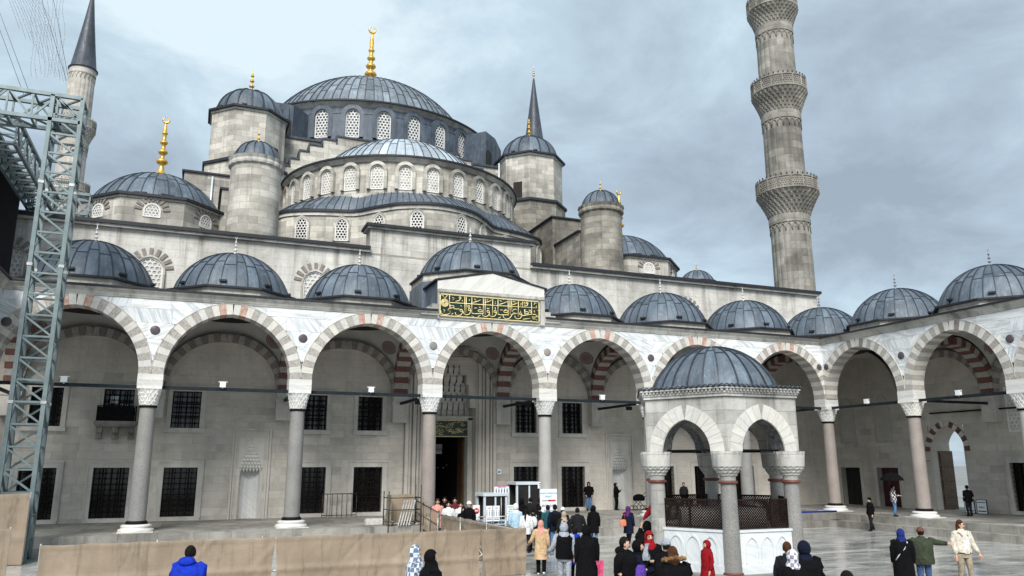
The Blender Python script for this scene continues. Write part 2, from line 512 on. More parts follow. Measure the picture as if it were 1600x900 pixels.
# ------------------------------------------------------------ mesh helpers
class MB:
    def __init__(s):
        s.v = []; s.f = []; s.uv = []; s.sm = []; s.mi = []; s.ti = []

    def add(s, vs, fs, uvs=None, smooth=False, mi=0, tint=0.5):
        o = len(s.v)
        s.v += [tuple(p) for p in vs]
        for k, f in enumerate(fs):
            s.f.append(tuple(i + o for i in f))
            if uvs is not None:
                s.uv.append(uvs[k])
            else:
                P = [Vector(vs[i]) for i in f]
                n = (P[1] - P[0]).cross(P[2] - P[0])
                if n.length > 1e-12:
                    n.normalize()
                if abs(n.z) > 0.75:
                    s.uv.append([(p.x, p.y) for p in P])
                else:
                    t = Vector((-n.y, n.x, 0))
                    if t.length > 1e-6:
                        t.normalize()
                    s.uv.append([(p.dot(t), p.z) for p in P])
            s.sm.append(smooth)
            s.mi.append(mi[k] if isinstance(mi, list) else mi)
            s.ti.append(tint[k] if isinstance(tint, list) else tint)

    def box(s, x0, x1, y0, y1, z0, z1, mi=0, tint=0.5):
        vs = [(x0, y0, z0), (x1, y0, z0), (x1, y1, z0), (x0, y1, z0), (x0, y0, z1), (x1, y0, z1), (x1, y1, z1), (x0, y1, z1)]
        s.add(vs, [(0, 3, 2, 1), (4, 5, 6, 7), (0, 1, 5, 4), (1, 2, 6, 5), (2, 3, 7, 6), (3, 0, 4, 7)], mi=mi, tint=tint)

    def prism(s, poly, z0, z1, cap=True, smooth=False, mi=0, taper=None, closed=True):
        """vertical wall on a plan polygon; taper = second polygon for the top"""
        n = len(poly)
        top = taper or poly
        vs = [(p[0], p[1], z0) for p in poly] + [(p[0], p[1], z1) for p in top]
        fs, uv = [], []
        acc = 0.0
        for i in range(n if closed else n - 1):
            j = (i + 1) % n
            l = math.hypot(poly[j][0] - poly[i][0], poly[j][1] - poly[i][1])
            fs.append((i, j, n + j, n + i))
            uv.append([(acc, z0), (acc + l, z0), (acc + l, z1), (acc, z1)])
            acc += l
        s.add(vs, fs, uv, smooth, mi)
        if cap and closed:
            s.add([(p[0], p[1], z1) for p in top], [tuple(range(n))], None, False, mi)
            s.add([(p[0], p[1], z0) for p in poly], [tuple(reversed(range(n)))], None, False, mi)

    def lathe(s, prof, n=24, c=(0, 0, 0), a0=0.0, a1=2 * PI, smooth=True, mod=None, mi=0, tint=None, rref=None):
        full = abs(a1 - a0 - 2 * PI) < 1e-6
        m = n if full else n + 1
        vs, fs, uv, ti = [], [], [], []
        ln = [0.0]
        for i in range(1, len(prof)):
            ln.append(ln[-1] + math.hypot(prof[i][0] - prof[i - 1][0], prof[i][1] - prof[i - 1][1]))
        rr = rref or max(p[0] for p in prof)
        for i, (r, z) in enumerate(prof):
            for k in range(m):
                a = a0 + (a1 - a0) * k / n
                q = mod(a, i, r, z) if mod else r
                vs.append((c[0] + q * math.cos(a), c[1] + q * math.sin(a), c[2] + z))
        for i in range(len(prof) - 1):
            for k in range(n):
                k2 = (k + 1) % m if full else k + 1
                fs.append((i * m + k, i * m + k2, (i + 1) * m + k2, (i + 1) * m + k))
                u0 = rr * (a0 + (a1 - a0) * k / n); u1 = rr * (a0 + (a1 - a0) * (k + 1) / n)
                v0 = ln[i] + c[2] + prof[0][1]; v1 = ln[i + 1] + c[2] + prof[0][1]
                uv.append([(u0, v0), (u1, v0), (u1, v1), (u0, v1)])
                ti.append(tint(k, i) if tint else 0.5)
        s.add(vs, fs, uv, smooth, mi, ti)

    def tube(s, pts, r, n=6, mi=0, smooth=True, cap=True):
        pts = [Vector(p) for p in pts]
        vs = []
        rs = r if isinstance(r, (list, tuple)) else [r] * len(pts)
        for i, p in enumerate(pts):
            d = (pts[min(i + 1, len(pts) - 1)] - pts[max(i - 1, 0)])
            if d.length < 1e-9:
                d = Vector((0, 0, 1))
            d.normalize()
            up = Vector((0, 0, 1)) if abs(d.z) < 0.95 else Vector((0, 1, 0))
            a = d.cross(up).normalized(); b = a.cross(d).normalized()
            for k in range(n):
                t = 2 * PI * k / n + PI / n
                vs.append(p + (a * math.cos(t) + b * math.sin(t)) * rs[i])
        fs = []
        for i in range(len(pts) - 1):
            for k in range(n):
                k2 = (k + 1) % n
                fs.append((i * n + k, (i + 1) * n + k, (i + 1) * n + k2, i * n + k2))
        if cap:
            fs.append(tuple(range(n)))
            fs.append(tuple(reversed(range((len(pts) - 1) * n, len(pts) * n))))
        s.add(vs, fs, None, smooth, mi)

    def bar(s, a, b, w, h=None, mi=0):
        """square bar from a to b"""
        a, b = Vector(a), Vector(b)
        h = h or w
        d = (b - a).normalized()
        up = Vector((0, 0, 1)) if abs(d.z) < 0.95 else Vector((0, 1, 0))
        x = d.cross(up).normalized() * (w / 2); y = x.cross(d).normalized() * (h / 2)
        vs = [a - x - y, a + x - y, a + x + y, a - x + y, b - x - y, b + x - y, b + x + y, b - x + y]
        s.add(vs, [(0, 3, 2, 1), (4, 5, 6, 7), (0, 1, 5, 4), (1, 2, 6, 5), (2, 3, 7, 6), (3, 0, 4, 7)], mi=mi)

    def sheet(s, grid, uvs=None, smooth=True, mi=0, flip=False):
        """grid[i][j] of points"""
        h, w_ = len(grid), len(grid[0])
        vs = [p for row in grid for p in row]
        fs = []
        for i in range(h - 1):
            for j in range(w_ - 1):
                f = (i * w_ + j, i * w_ + j + 1, (i + 1) * w_ + j + 1, (i + 1) * w_ + j)
                fs.append(tuple(reversed(f)) if flip else f)
        s.add(vs, fs, None, smooth, mi)

    def mesh(s, name):
        me = bpy.data.meshes.new(name)
        me.from_pydata(s.v, [], s.f)
        uvl = me.uv_layers.new(name='UVMap')
        flat = []
        for u in s.uv:
            for a in u:
                flat += [a[0], a[1]]
        uvl.data.foreach_set('uv', flat)
        me.polygons.foreach_set('use_smooth', s.sm)
        me.polygons.foreach_set('material_index', s.mi)
        if any(abs(t - 0.5) > 1e-6 for t in s.ti):
            at = me.attributes.new('tint', 'FLOAT', 'FACE')
            at.data.foreach_set('value', s.ti)
        else:
            at = me.attributes.new('tint', 'FLOAT', 'FACE')
            at.data.foreach_set('value', [0.5] * len(s.f))
        me.update()
        return me

    def build(s, name, mats, parent=None):
        me = s.mesh(name)
        for m in (mats if isinstance(mats, (list, tuple)) else [mats]):
            me.materials.append(MATS[m])
        return put(name, me, parent)


def put(name, me, parent=None, loc=(0, 0, 0), rot=(0, 0, 0), scale=(1, 1, 1)):
    o = bpy.data.objects.new(name, me)
    COL.objects.link(o)
    o.location = loc; o.rotation_euler = rot; o.scale = scale
    if parent is not None:
        o.parent = parent
    return o


def setmat(o, m):
    o.material_slots[0].link = 'OBJECT'
    o.material_slots[0].material = MATS[m]
    return o


def tag(o, label, cat, group=None):
    o['label'] = label; o['category'] = cat
    if group:
        o['group'] = group
    return o


def thing(name, label, cat, loc=(0, 0, 0), rz=0.0, group=None):
    o = bpy.data.objects.new(name, None)
    COL.objects.link(o)
    o.empty_display_size = 0.3
    o.location = loc; o.rotation_euler = (0, 0, rz)
    return tag(o, label, cat, group)


def struct(o):
    o['kind'] = 'structure'
    return o


def stuff(o):
    o['kind'] = 'stuff'
    return o


def copy_tree(o, parent=None):
    c = o.copy()
    COL.objects.link(c)
    if parent is not None:
        c.parent = parent
    for ch in list(o.children):
        copy_tree(ch, c)
    return c


def text_mesh(name, body, size, mat, parent, loc, rz=0.0, align='CENTER', ext=0.004, sx=1.0):
    cu = bpy.data.curves.new(name, 'FONT')
    cu.body = body; cu.size = size; cu.align_x = align; cu.extrude = ext
    cu.resolution_u = 2
    tmp = bpy.data.objects.new(name, cu)
    COL.objects.link(tmp)
    dg = bpy.context.evaluated_depsgraph_get()
    me = bpy.data.meshes.new_from_object(tmp.evaluated_get(dg))
    bpy.data.objects.remove(tmp)
    me.materials.clear()
    me.materials.append(MATS[mat])
    return put(name, me, parent, loc, (PI / 2, 0, rz), (sx, 1, 1))


CUBE = MB(); CUBE.box(-.5, .5, -.5, .5, -.5, .5)
CUBE_ME = {}


def cube_me(mat):
    if mat not in CUBE_ME:
        me = CUBE.mesh('block_' + mat); me.materials.append(MATS[mat]); CUBE_ME[mat] = me
    return CUBE_ME[mat]


def block(name, parent, x0, x1, y0, y1, z0, z1, mat):
    return put(name, cube_me(mat), parent, ((x0 + x1) / 2, (y0 + y1) / 2, (z0 + z1) / 2), (0, 0, 0), (x1 - x0, y1 - y0, z1 - z0))


# ------------------------------------------------------------ recurring building parts
def cap_profile(r, h, n=12, t1=PI / 2, bulge=1.0):
    """spherical cap"""
    Rs = (r * r + h * h) / (2 * h)
    al = math.acos(max(-1.0, (Rs - h) / Rs))
    out_ = []
    for i in range(n + 1):
        t = i / n
        b = al * (1 - t)
        rc, zc = Rs * math.sin(b), Rs * math.cos(b) - (Rs - h)
        te = PI / 2 * t
        re, ze = r * math.cos(te), h * math.sin(te)
        k = 0.0
        out_.append((max(0.001, rc * (1 - k) + re * k), zc * (1 - k) + ze * k))
    out_[-1] = (0.001, h)
    return out_


def pnorm(prof, i):
    a, b = prof[max(0, i - 1)], prof[min(len(prof) - 1, i + 1)]
    dx, dz = b[0] - a[0], b[1] - a[1]
    l = math.hypot(dx, dz)
    return dz / l, -dx / l


def lead_dome(parent, c, r, h, seams, rows=3, mat='lead', a0=0.0, a1=2 * PI, name='dome', guard=False, rib=0.05, ribh=0.05, hooks=0):
    """lead sheets (tinted one by one) with rolled seams standing on them; one dome part with its seams below it"""
    k = max(1, int(math.ceil(96 / seams))) if seams < 40 else 2
    n = seams * k
    prof = cap_profile(r, h, 14)
    tb = {}
    tr = random.Random(int(r * 1000 + c[0] * 7 + c[1]))
    rowb = [int(round(14 * (j / rows) ** 0.9)) for j in range(rows + 1)]

    def tint(kk, i):
        s_ = kk // k
        row = sum(1 for b in rowb[1:] if i >= b + (s_ % 2) * 0)
        key = (s_, row)
        if key not in tb:
            tb[key] = min(1, max(0, tr.gauss(0.5, 0.22)))
        return tb[key]
    m = MB()
    m.lathe(prof, n, c, a0, a1, True, None, 0, tint)
    d = m.build(name, mat, parent)
    s_ = MB()
    full = abs(a1 - a0 - 2 * PI) < 1e-6
    for j in range(seams if full else seams + 1):
        a = a0 + (a1 - a0) * (j + tr.uniform(-.10, .10)) / seams
        ca, sa = math.cos(a), math.sin(a)
        rows_ = []
        for i, (rr, z) in enumerate(prof):
            if rr < 0.06 * r:
                break
            nx, nz = pnorm(prof, i)
            wv = rib * .75 * (1 if rr > .3 * r else .7) / 2
            px, pz = rr, z
            q = []
            for sd, hh in ((-1, -0.02), (-1, ribh), (1, ribh), (1, -0.02)):
                R_ = px + nx * hh
                q.append((c[0] + R_ * ca - sd * wv * sa, c[1] + R_ * sa + sd * wv * ca, c[2] + pz + nz * hh))
            rows_.append(q)
        s_.sheet(rows_, smooth=False)
    # laps between sheets, staggered from strip to strip
    for j in range(seams):
        for b in rowb[1:-1]:
            i = b + (1 if j % 2 else 0)
            if i >= len(prof) - 2:
                continue
            rr, z = prof[i]
            A0 = a0 + (a1 - a0) * j / seams; A1 = a0 + (a1 - a0) * (j + 1) / seams
            nx, nz = pnorm(prof, i)
            g = []
            for hh, dz in ((-0.01, 0.03), (ribh * .5, 0.02), (ribh * .5, -0.02), (-0.01, -0.03)):
                row = []
                for q in range(k + 1):
                    A = A0 + (A1 - A0) * q / k
                    R_ = rr + nx * hh - nz * dz
                    row.append((c[0] + R_ * math.cos(A), c[1] + R_ * math.sin(A), c[2] + z + nz * hh + nx * dz))
                g.append(row)
            s_.sheet(g, smooth=False)
    o = stuff(s_.build('seams', 'seam_lead', d))
    if guard:
        g = MB()
        ng = int(2 * PI * r / 1.5)
        for j in range(ng):
            if j % 1 == 0:
                A = a0 + (a1 - a0) * (j + .5) / ng
                rr, z = prof[1][0] + .04, prof[1][1] * .75 + .03
                hw = 0.36
                ta = Vector((-math.sin(A), math.cos(A), 0)) * hw
                p = Vector((c[0] + rr * math.cos(A), c[1] + rr * math.sin(A), c[2] + z))
                g.bar(p - ta, p + ta, 0.07, 0.08)
        stuff(g.build('snow_guard', 'coping_lead', d))
    for j in range(hooks):
        A = (j + .5) / hooks * 2 * PI + .2
        rr, z = prof[1][0] + .02, prof[1][1] + .05
        g = MB(); g.box(-.17, .17, -.12, .12, -.05, .05)
        put('vent', cached('vent', g, 'coping_lead'), d, (c[0] + rr * math.cos(A), c[1] + rr * math.sin(A), c[2] + z), (0, 0, A + PI / 2))
    return d


CACHE = {}


def cached(key, mb, mat):
    if key not in CACHE:
        me = mb.mesh(key)
        for m_ in (mat if isinstance(mat, (list, tuple)) else [mat]):
            me.materials.append(MATS[m_])
        CACHE[key] = me
    return CACHE[key]


def finial(parent, c, h, mat='gold', beads=4, crescent=True, base=1.0, name='finial'):
    m = MB()
    prof = [(0.17 * h * base, 0), (0.15 * h * base, .02 * h), (0.10 * h * base, .06 * h), (0.055 * h * base, .12 * h), (0.040 * h, .17 * h)]
    z = 0.19
    sz = 0.098 if beads < 4 else 0.088
    step = 0.62 / beads
    for b in range(beads):
        q = sz * (1 - 0.16 * b)
        zc = z + step * (b + .45)
        prof += [(0.028 * h, (zc - q * .55) * h), (q * .80 * h, (zc - q * .34) * h), (q * h, zc * h), (q * .80 * h, (zc + q * .34) * h), (0.028 * h, (zc + q * .55) * h)]
    prof += [(0.018 * h, .84 * h), (0.012 * h, .90 * h), (0.001, .905 * h)]
    m.lathe(prof, 14, c)
    if crescent:
        pts = []
        for i in range(13):
            t = -PI / 2 + (i / 12 - .5) * 2 * PI * .9
            pts.append((c[0] + .045 * h * math.cos(t), c[1], c[2] + .945 * h + .045 * h * math.sin(t)))
        m.tube(pts, [0.006 * h + 0.010 * h * math.sin(PI * i / 12) for i in range(13)], 5)
    return m.build(name, mat, parent)


def arch_pts(w_, h, n=8, point=0.15):
    """outline of an opening: from bottom left up and over to bottom right; centred on x=0, bottom at 0"""
    a = w_ / 2; e_ = a * point; Rr = a + e_
    rise = math.sqrt(Rr * Rr - e_ * e_)
    zs = h - rise
    pts = [(-a, 0.0)]
    t1 = math.acos(e_ / Rr)
    left = []
    for i in range(n + 1):
        t = (t1) * i / n
        left.append((e_ - Rr * math.cos(t), zs + Rr * math.sin(t)))
    pts += left
    pts += [(-x, z) for x, z in reversed(left[:-1])]
    pts.append((a, 0.0))
    return pts


def arch_top(x, w_, h, point=0.15):
    a = w_ / 2; e_ = a * point; Rr = a + e_
    rise = math.sqrt(Rr * Rr - e_ * e_)
    if abs(x) >= a:
        return -1
    return h - rise + math.sqrt(max(0, Rr * Rr - (abs(x) + e_) ** 2))


def hex_grille_mesh(key, w_, h, pitch, point=0.15, arched=True, border=0.10, mat='grille_white', d=0.06):
    if key in CACHE:
        return CACHE[key]
    m = MB()
    rows = int(h / (pitch * .866)) + 2
    cols = int(w_ / pitch) + 3
    ro = pitch / math.sqrt(3)
    ri = pitch * 0.41
    for j in range(rows):
        for i in range(-cols, cols + 1):
            x = (i + (j % 2) * .5) * pitch * .5 * 2
            z = j * pitch * .866 + border
            if abs(x) > w_ / 2 - border * .55:
                continue
            lim = arch_top(x, w_, h, point) if arched else h
            if z > lim - border * .8 or z < border * .4:
                continue
            vs, fs = [], []
            for k in range(6):
                t = PI / 6 + k * PI / 3
                vs += [(x + ro * math.cos(t), 0, z + ro * math.sin(t)), (x + ri * math.cos(t), 0, z + ri * math.sin(t)), (x + ri * math.cos(t), d, z + ri * math.sin(t))]
            for k in range(6):
                a, b = 3 * k, 3 * ((k + 1) % 6)
                fs += [(a, b, b + 1, a + 1), (a + 1, b + 1, b + 2, a + 2)]
            m.add(vs, fs)
    o_ = arch_pts(w_, h, 8, point) if arched else [(-w_ / 2, 0), (-w_ / 2, h), (w_ / 2, h), (w_ / 2, 0)]
    i_ = arch_pts(w_ - 2 * border, h - 1.6 * border, 8, point) if arched else [(-w_ / 2 + border, 0), (-w_ / 2 + border, h - border), (w_ / 2 - border, h - border), (w_ / 2 - border, 0)]
    i_ = [(x, z + (border * .8 if arched else 0)) for x, z in i_]
    ring_strip(m, o_, i_, -0.03, d)
    m.box(-w_ / 2, w_ / 2, -0.028, d, 0, border)
    CACHE[key] = m.mesh(key)
    CACHE[key].materials.append(MATS[mat])
    return CACHE[key]


def ring_strip(m, o_, i_, y0, y1, mi=0):
    """band between two outlines (x,z) with depth"""
    n = len(o_)
    vs = [(x, y0, z) for x, z in o_] + [(x, y0, z) for x, z in i_] + [(x, y1, z) for x, z in o_] + [(x, y1, z) for x, z in i_]
    fs = []
    for k in range(n - 1):
        fs += [(k, n + k, n + k + 1, k + 1), (k, k + 1, 2 * n + k + 1, 2 * n + k), (n + k, 3 * n + k, 3 * n + k + 1, n + k + 1)]
    m.add(vs, fs)


def pane_mesh(key, w_, h, point=0.15, arched=True, mat='dark_glass'):
    if key in CACHE:
        return CACHE[key]
    m = MB()
    pts = arch_pts(w_, h, 8, point) if arched else [(-w_ / 2, 0), (-w_ / 2, h), (w_ / 2, h), (w_ / 2, 0)]
    n = len(pts)
    m.add([(x, 0, z) for x, z in pts], [tuple(reversed(range(n)))])
    CACHE[key] = m.mesh(key)
    CACHE[key].materials.append(MATS[mat])
    return CACHE[key]


def pierced_window(parent, loc, rz, w_, h, pitch, surround=0.22, proud=0.16, point=0.15, smat='limestone_coursed', key=''):
    """white pierced window (part) with its dark glass and its stone surround as sub-parts"""
    k = 'pierced_%s_%.2f_%.2f' % (key, w_, h)
    o = put('window', hex_grille_mesh(k, w_, h, pitch, point), parent, loc, (0, 0, rz))
    put('pane', pane_mesh(k + 'p', w_ * .98, h * .99, point), o, (0, 0.05, 0.01))
    if surround > 0:
        ks = k + smat + 's%.2f' % proud
        if ks not in CACHE:
            m = MB()
            a = arch_pts(w_ + 2 * surround, h + surround, 8, point); b = arch_pts(w_, h, 8, point)
            ring_strip(m, a, b, -proud, 0.06)
            CACHE[ks] = m.mesh(ks); CACHE[ks].materials.append(MATS[smat])
        put('surround', CACHE[ks], o, (0, 0, 0))
    return o


def octagon(cx, cy, r, n=8, rot=PI / 8):
    return [(cx + r * math.cos(rot + 2 * PI * k / n), cy + r * math.sin(rot + 2 * PI * k / n)) for k in range(n)]


def wedge_mesh(key, ri, ro, dphi, y0, y1, mats=('voussoir_white',)):
    """one voussoir about the arch centre, pointing along +x"""
    if key in CACHE:
        return CACHE[key]
    m = MB()
    g = 0.004
    vs = []
    for y in (y0, y1):
        for rr, sd in ((ri, -1), (ro, -1), (ro, 1), (ri, 1)):
            a = sd * (dphi / 2 - g / rr)
            vs.append((rr * math.cos(a), y, rr * math.sin(a)))
    m.add(vs, [(0, 1, 2, 3), (7, 6, 5, 4), (0, 4, 5, 1), (1, 5, 6, 2), (2, 6, 7, 3), (3, 7, 4, 0)])
    CACHE[key] = m.mesh(key)
    for q in mats:
        CACHE[key].materials.append(MATS[q])
    return CACHE[key]


# ------------------------------------------------------------ ground
PLAT = 0.75
ground = MB()
gx0, gx1, gy0, gy1 = -34, 34, -60, 8
ground.box(gx0, gx1, gy0, gy1, -0.6, -0.012)
g_ob = struct(ground.build('courtyard_ground', 'paving_joint'))
fg = MB()
fg.add([(-2500, -2500, -6), (2500, -2500, -6), (2500, 2500, -6), (-2500, 2500, -6)], [(0, 1, 2, 3)])
struct(fg.build('ground', 'far_ground'))
# paving slabs: rows across the courtyard; the ones that show largest are pieces of their own
slabs = []
y = -36.0
pr = random.Random(5)
while y < -1.9:
    hgt = pr.choice((0.82, 0.95, 1.1, 1.2))
    x = -22.3 + pr.random()
    while x < 21.9:
        ww = pr.uniform(1.1, 2.3)
        x1 = min(x + ww, 22.2)
        slabs.append((x, x1, y, min(y + hgt, -1.75)))
        x = x1
    y += hgt


def slab_rank(s_):
    p = Vector(((s_[0] + s_[1]) / 2, (s_[2] + s_[3]) / 2, 0)) - CAM
    dep = p.dot(FH)
    if dep < 12:
        return 1e9
    lat = p.dot(Vector((math.cos(HEAD), -math.sin(HEAD), 0)))
    uu = 800 + FPX * lat / dep
    vv = 725 + FPX * CAM.z / dep
    if uu < 800 or uu > 1640 or vv > 925:
        return 1e8 + dep
    return dep


slabs.sort(key=slab_rank)
rest = MB()
for i, (x0, x1, y0, y1) in enumerate(slabs):
    zt = pr.uniform(-0.003, 0.003)
    if i < 290:
        block('paving_slab', g_ob, x0 + .006, x1 - .006, y0 + .006, y1 - .006, -0.06, zt, 'wet_paving')
    else:
        rest.box(x0 + .006, x1 - .006, y0 + .006, y1 - .006, -0.06, zt, tint=pr.random())
stuff(rest.build('paving_slab_field', 'wet_paving', g_ob))

# raised arcade floor and its two steps, each edge stone a piece
pf = MB()
pf.box(-34, 34, -1.55, 6.9, -0.3, PLAT - 0.01)
pf.box(21.7, 34, -45, -1.56, -0.3, PLAT - 0.012)
pf.box(-34, -21.7, -45, -1.56, -0.3, PLAT - 0.012)
p_ob = struct(pf.build('arcade_floor', 'step_stone'))
for (zz0, zz1, off) in ((-0.05, 0.375, 0.52), (0.378, PLAT, 0.0)):
    x = -21.4 + off
    while x < 21.4 - off:
        x1 = min(x + pr.uniform(1.3, 2.4), 21.5 - off)
        block('edge_stone', p_ob, x + .005, x1 - .005, -1.60 - off, -0.85, zz0, zz1 + pr.uniform(-.004, .004), 'step_stone')
        x = x1
    y = -1.6 - off
    while y > -24:
        y1 = y - pr.uniform(1.3, 2.4)
        block('edge_stone', p_ob, 21.5 - off, 22.3, y1 + .005, y - .005, zz0, zz1 + pr.uniform(-.004, .004), 'step_stone')
        y = y1
x = -22
while x < 29:
    x1 = x + pr.uniform(1.2, 2.0)
    for (ya, yb) in ((-0.84, 1.0), (1.01, 3.0), (3.01, 4.9), (4.91, 6.75)):
        if x1 < 21.4 and pr.random() < 1:
            block('floor_slab', p_ob, x + .005, x1 - .005, ya, yb - .01, 0.6, PLAT + pr.uniform(-.004, .002), 'step_stone')
    x = x1


# ------------------------------------------------------------ arcades
ZS, ZAP, RINGW = 7.62, 10.58, 0.52
ZC0, ZC1 = 11.05, 11.43
NV = 16


def arch_geo(du):
    a = du / 2 - 0.52
    h = ZAP - ZS
    Rr = (a * a + h * h) / (2 * a)
    return a, Rr, Rr - a


def zext(x, du):
    a, Rr, e_ = arch_geo(du)
    q = (Rr + RINGW) ** 2 - (abs(x) + e_) ** 2
    return ZS + math.sqrt(q) if q > 0 else ZS - 1


def capital_mesh():
    if 'capital' in CACHE:
        return CACHE['capital']
    m = MB()
    rows = [(0.36, 0.0), (0.38, .06), (0.37, .08), (0.405, .20), (0.39, .22), (0.43, .36), (0.415, .38), (0.465, .54), (0.45, .56), (0.49, .72), (0.49, .74)]

    def mod(a, i, r, z):
        t = z / 0.74
        sq = min(1.0 / max(abs(math.cos(a)), abs(math.sin(a))), 1.28)
        rr = r * (1 + (sq - 1) * t * 0.92)
        ph = 0.0 if (i // 2) % 2 == 0 else PI
        return rr * (1 + (0.045 if i % 2 == 1 else 0.02) * (1 if math.cos(a * 20 + ph) > 0 else -1) * (0 if i in (0, 10) else 1))
    m.lathe(rows, 80, (0, 0, 0), smooth=False, mod=mod)
    m.box(-.515, .515, -.515, .515, .735, .865)
    CACHE['capital'] = m.mesh('capital'); CACHE['capital'].materials.append(MATS['marble_carved'])
    return CACHE['capital']


def column(parent, u, v, mat, label=None):
    if 'shaft' not in CACHE:
        m = MB()
        m.lathe([(0.385, 1.10), (0.372, 1.3), (0.365, 3.0), (0.348, 5.0), (0.33, 6.14)], 28)
        CACHE['shaft'] = m.mesh('shaft'); CACHE['shaft'].materials.append(MATS['granite_grey'])
        m = MB()
        m.lathe([(0.33, 6.12), (0.375, 6.13), (0.39, 6.17), (0.375, 6.22), (0.33, 6.23)], 28)
        m.lathe([(0.38, 1.06), (0.46, 1.065), (0.47, 1.11), (0.44, 1.15), (0.42, 1.20), (0.37, 1.22)], 28)
        CACHE['collar'] = m.mesh('collar'); CACHE['collar'].materials.append(MATS['iron'])
        m = MB()
        m.lathe([(0.72, 0.75), (0.74, 0.80), (0.72, 0.87), (0.63, 0.90), (0.60, 0.94), (0.64, 0.98), (0.62, 1.04), (0.48, 1.075), (0.3, 1.075)], 32)
        m.box(-.72, .72, -.72, .72, .70, .77)
        CACHE['column_base'] = m.mesh('column_base'); CACHE['column_base'].materials.append(MATS['marble_white'])
    o = setmat(put('column', CACHE['shaft'], parent, (u, v, 0)), mat)
    put('collar', CACHE['collar'], o)
    put('base', CACHE['column_base'], o)
    put('capital', capital_mesh(), o, (0, 0, 6.215))
    # two impost courses under the arches
    for z0, z1 in ((7.085, 7.34), (7.345, 7.62)):
        block('impost_stone', o, -.53, .53, -.47, .47, z0, z1, 'marble_white')
    return o


def small_dome(parent, u, v, z0=11.5, tall=0.52, r=2.90, h=2.36, fin=1.05, fmat='finial_stone', mat='lead'):
    m = MB()
    m.prism(octagon(u, v, 3.16), z0, z0 + tall)
    dr = m.build('dome_drum', 'limestone_coursed', parent)
    m = MB()
    m.prism(octagon(u, v, 3.36), z0 + tall, z0 + tall + .10)
    m.build('eave', 'coping_lead', dr)
    d = lead_dome(parent, (u, v, z0 + tall + .06), r, h, 28, 3, mat, name='arcade_dome', hooks=8)
    finial(d, (u, v, z0 + tall + .03 + h), fin, fmat, 3, True, 1.25)
    return d


ROSETTE = {}


def rosette_mesh():
    if 'rosette' in CACHE:
        return CACHE['rosette']
    m = MB()
    for ring, (r0, r1, n) in enumerate(((0.02, .10, 6), (.13, .22, 12), (.25, .34, 18), (.37, .46, 24), (.49, .56, 30))):
        for k in range(n):
            a = 2 * PI * (k + .5 * (ring % 2)) / n; da = PI / n * .72
            m.add([(r0 * math.cos(a - da), r0 * math.sin(a - da), 0), (r1 * math.cos(a - da), r1 * math.sin(a - da), 0), (r1 * math.cos(a + da), r1 * math.sin(a + da), 0), (r0 * math.cos(a + da), r0 * math.sin(a + da), 0)], [(0, 1, 2, 3)])
    CACHE['rosette'] = m.mesh('rosette'); CACHE['rosette'].materials.append(MATS['paint_red'])
    return CACHE['rosette']


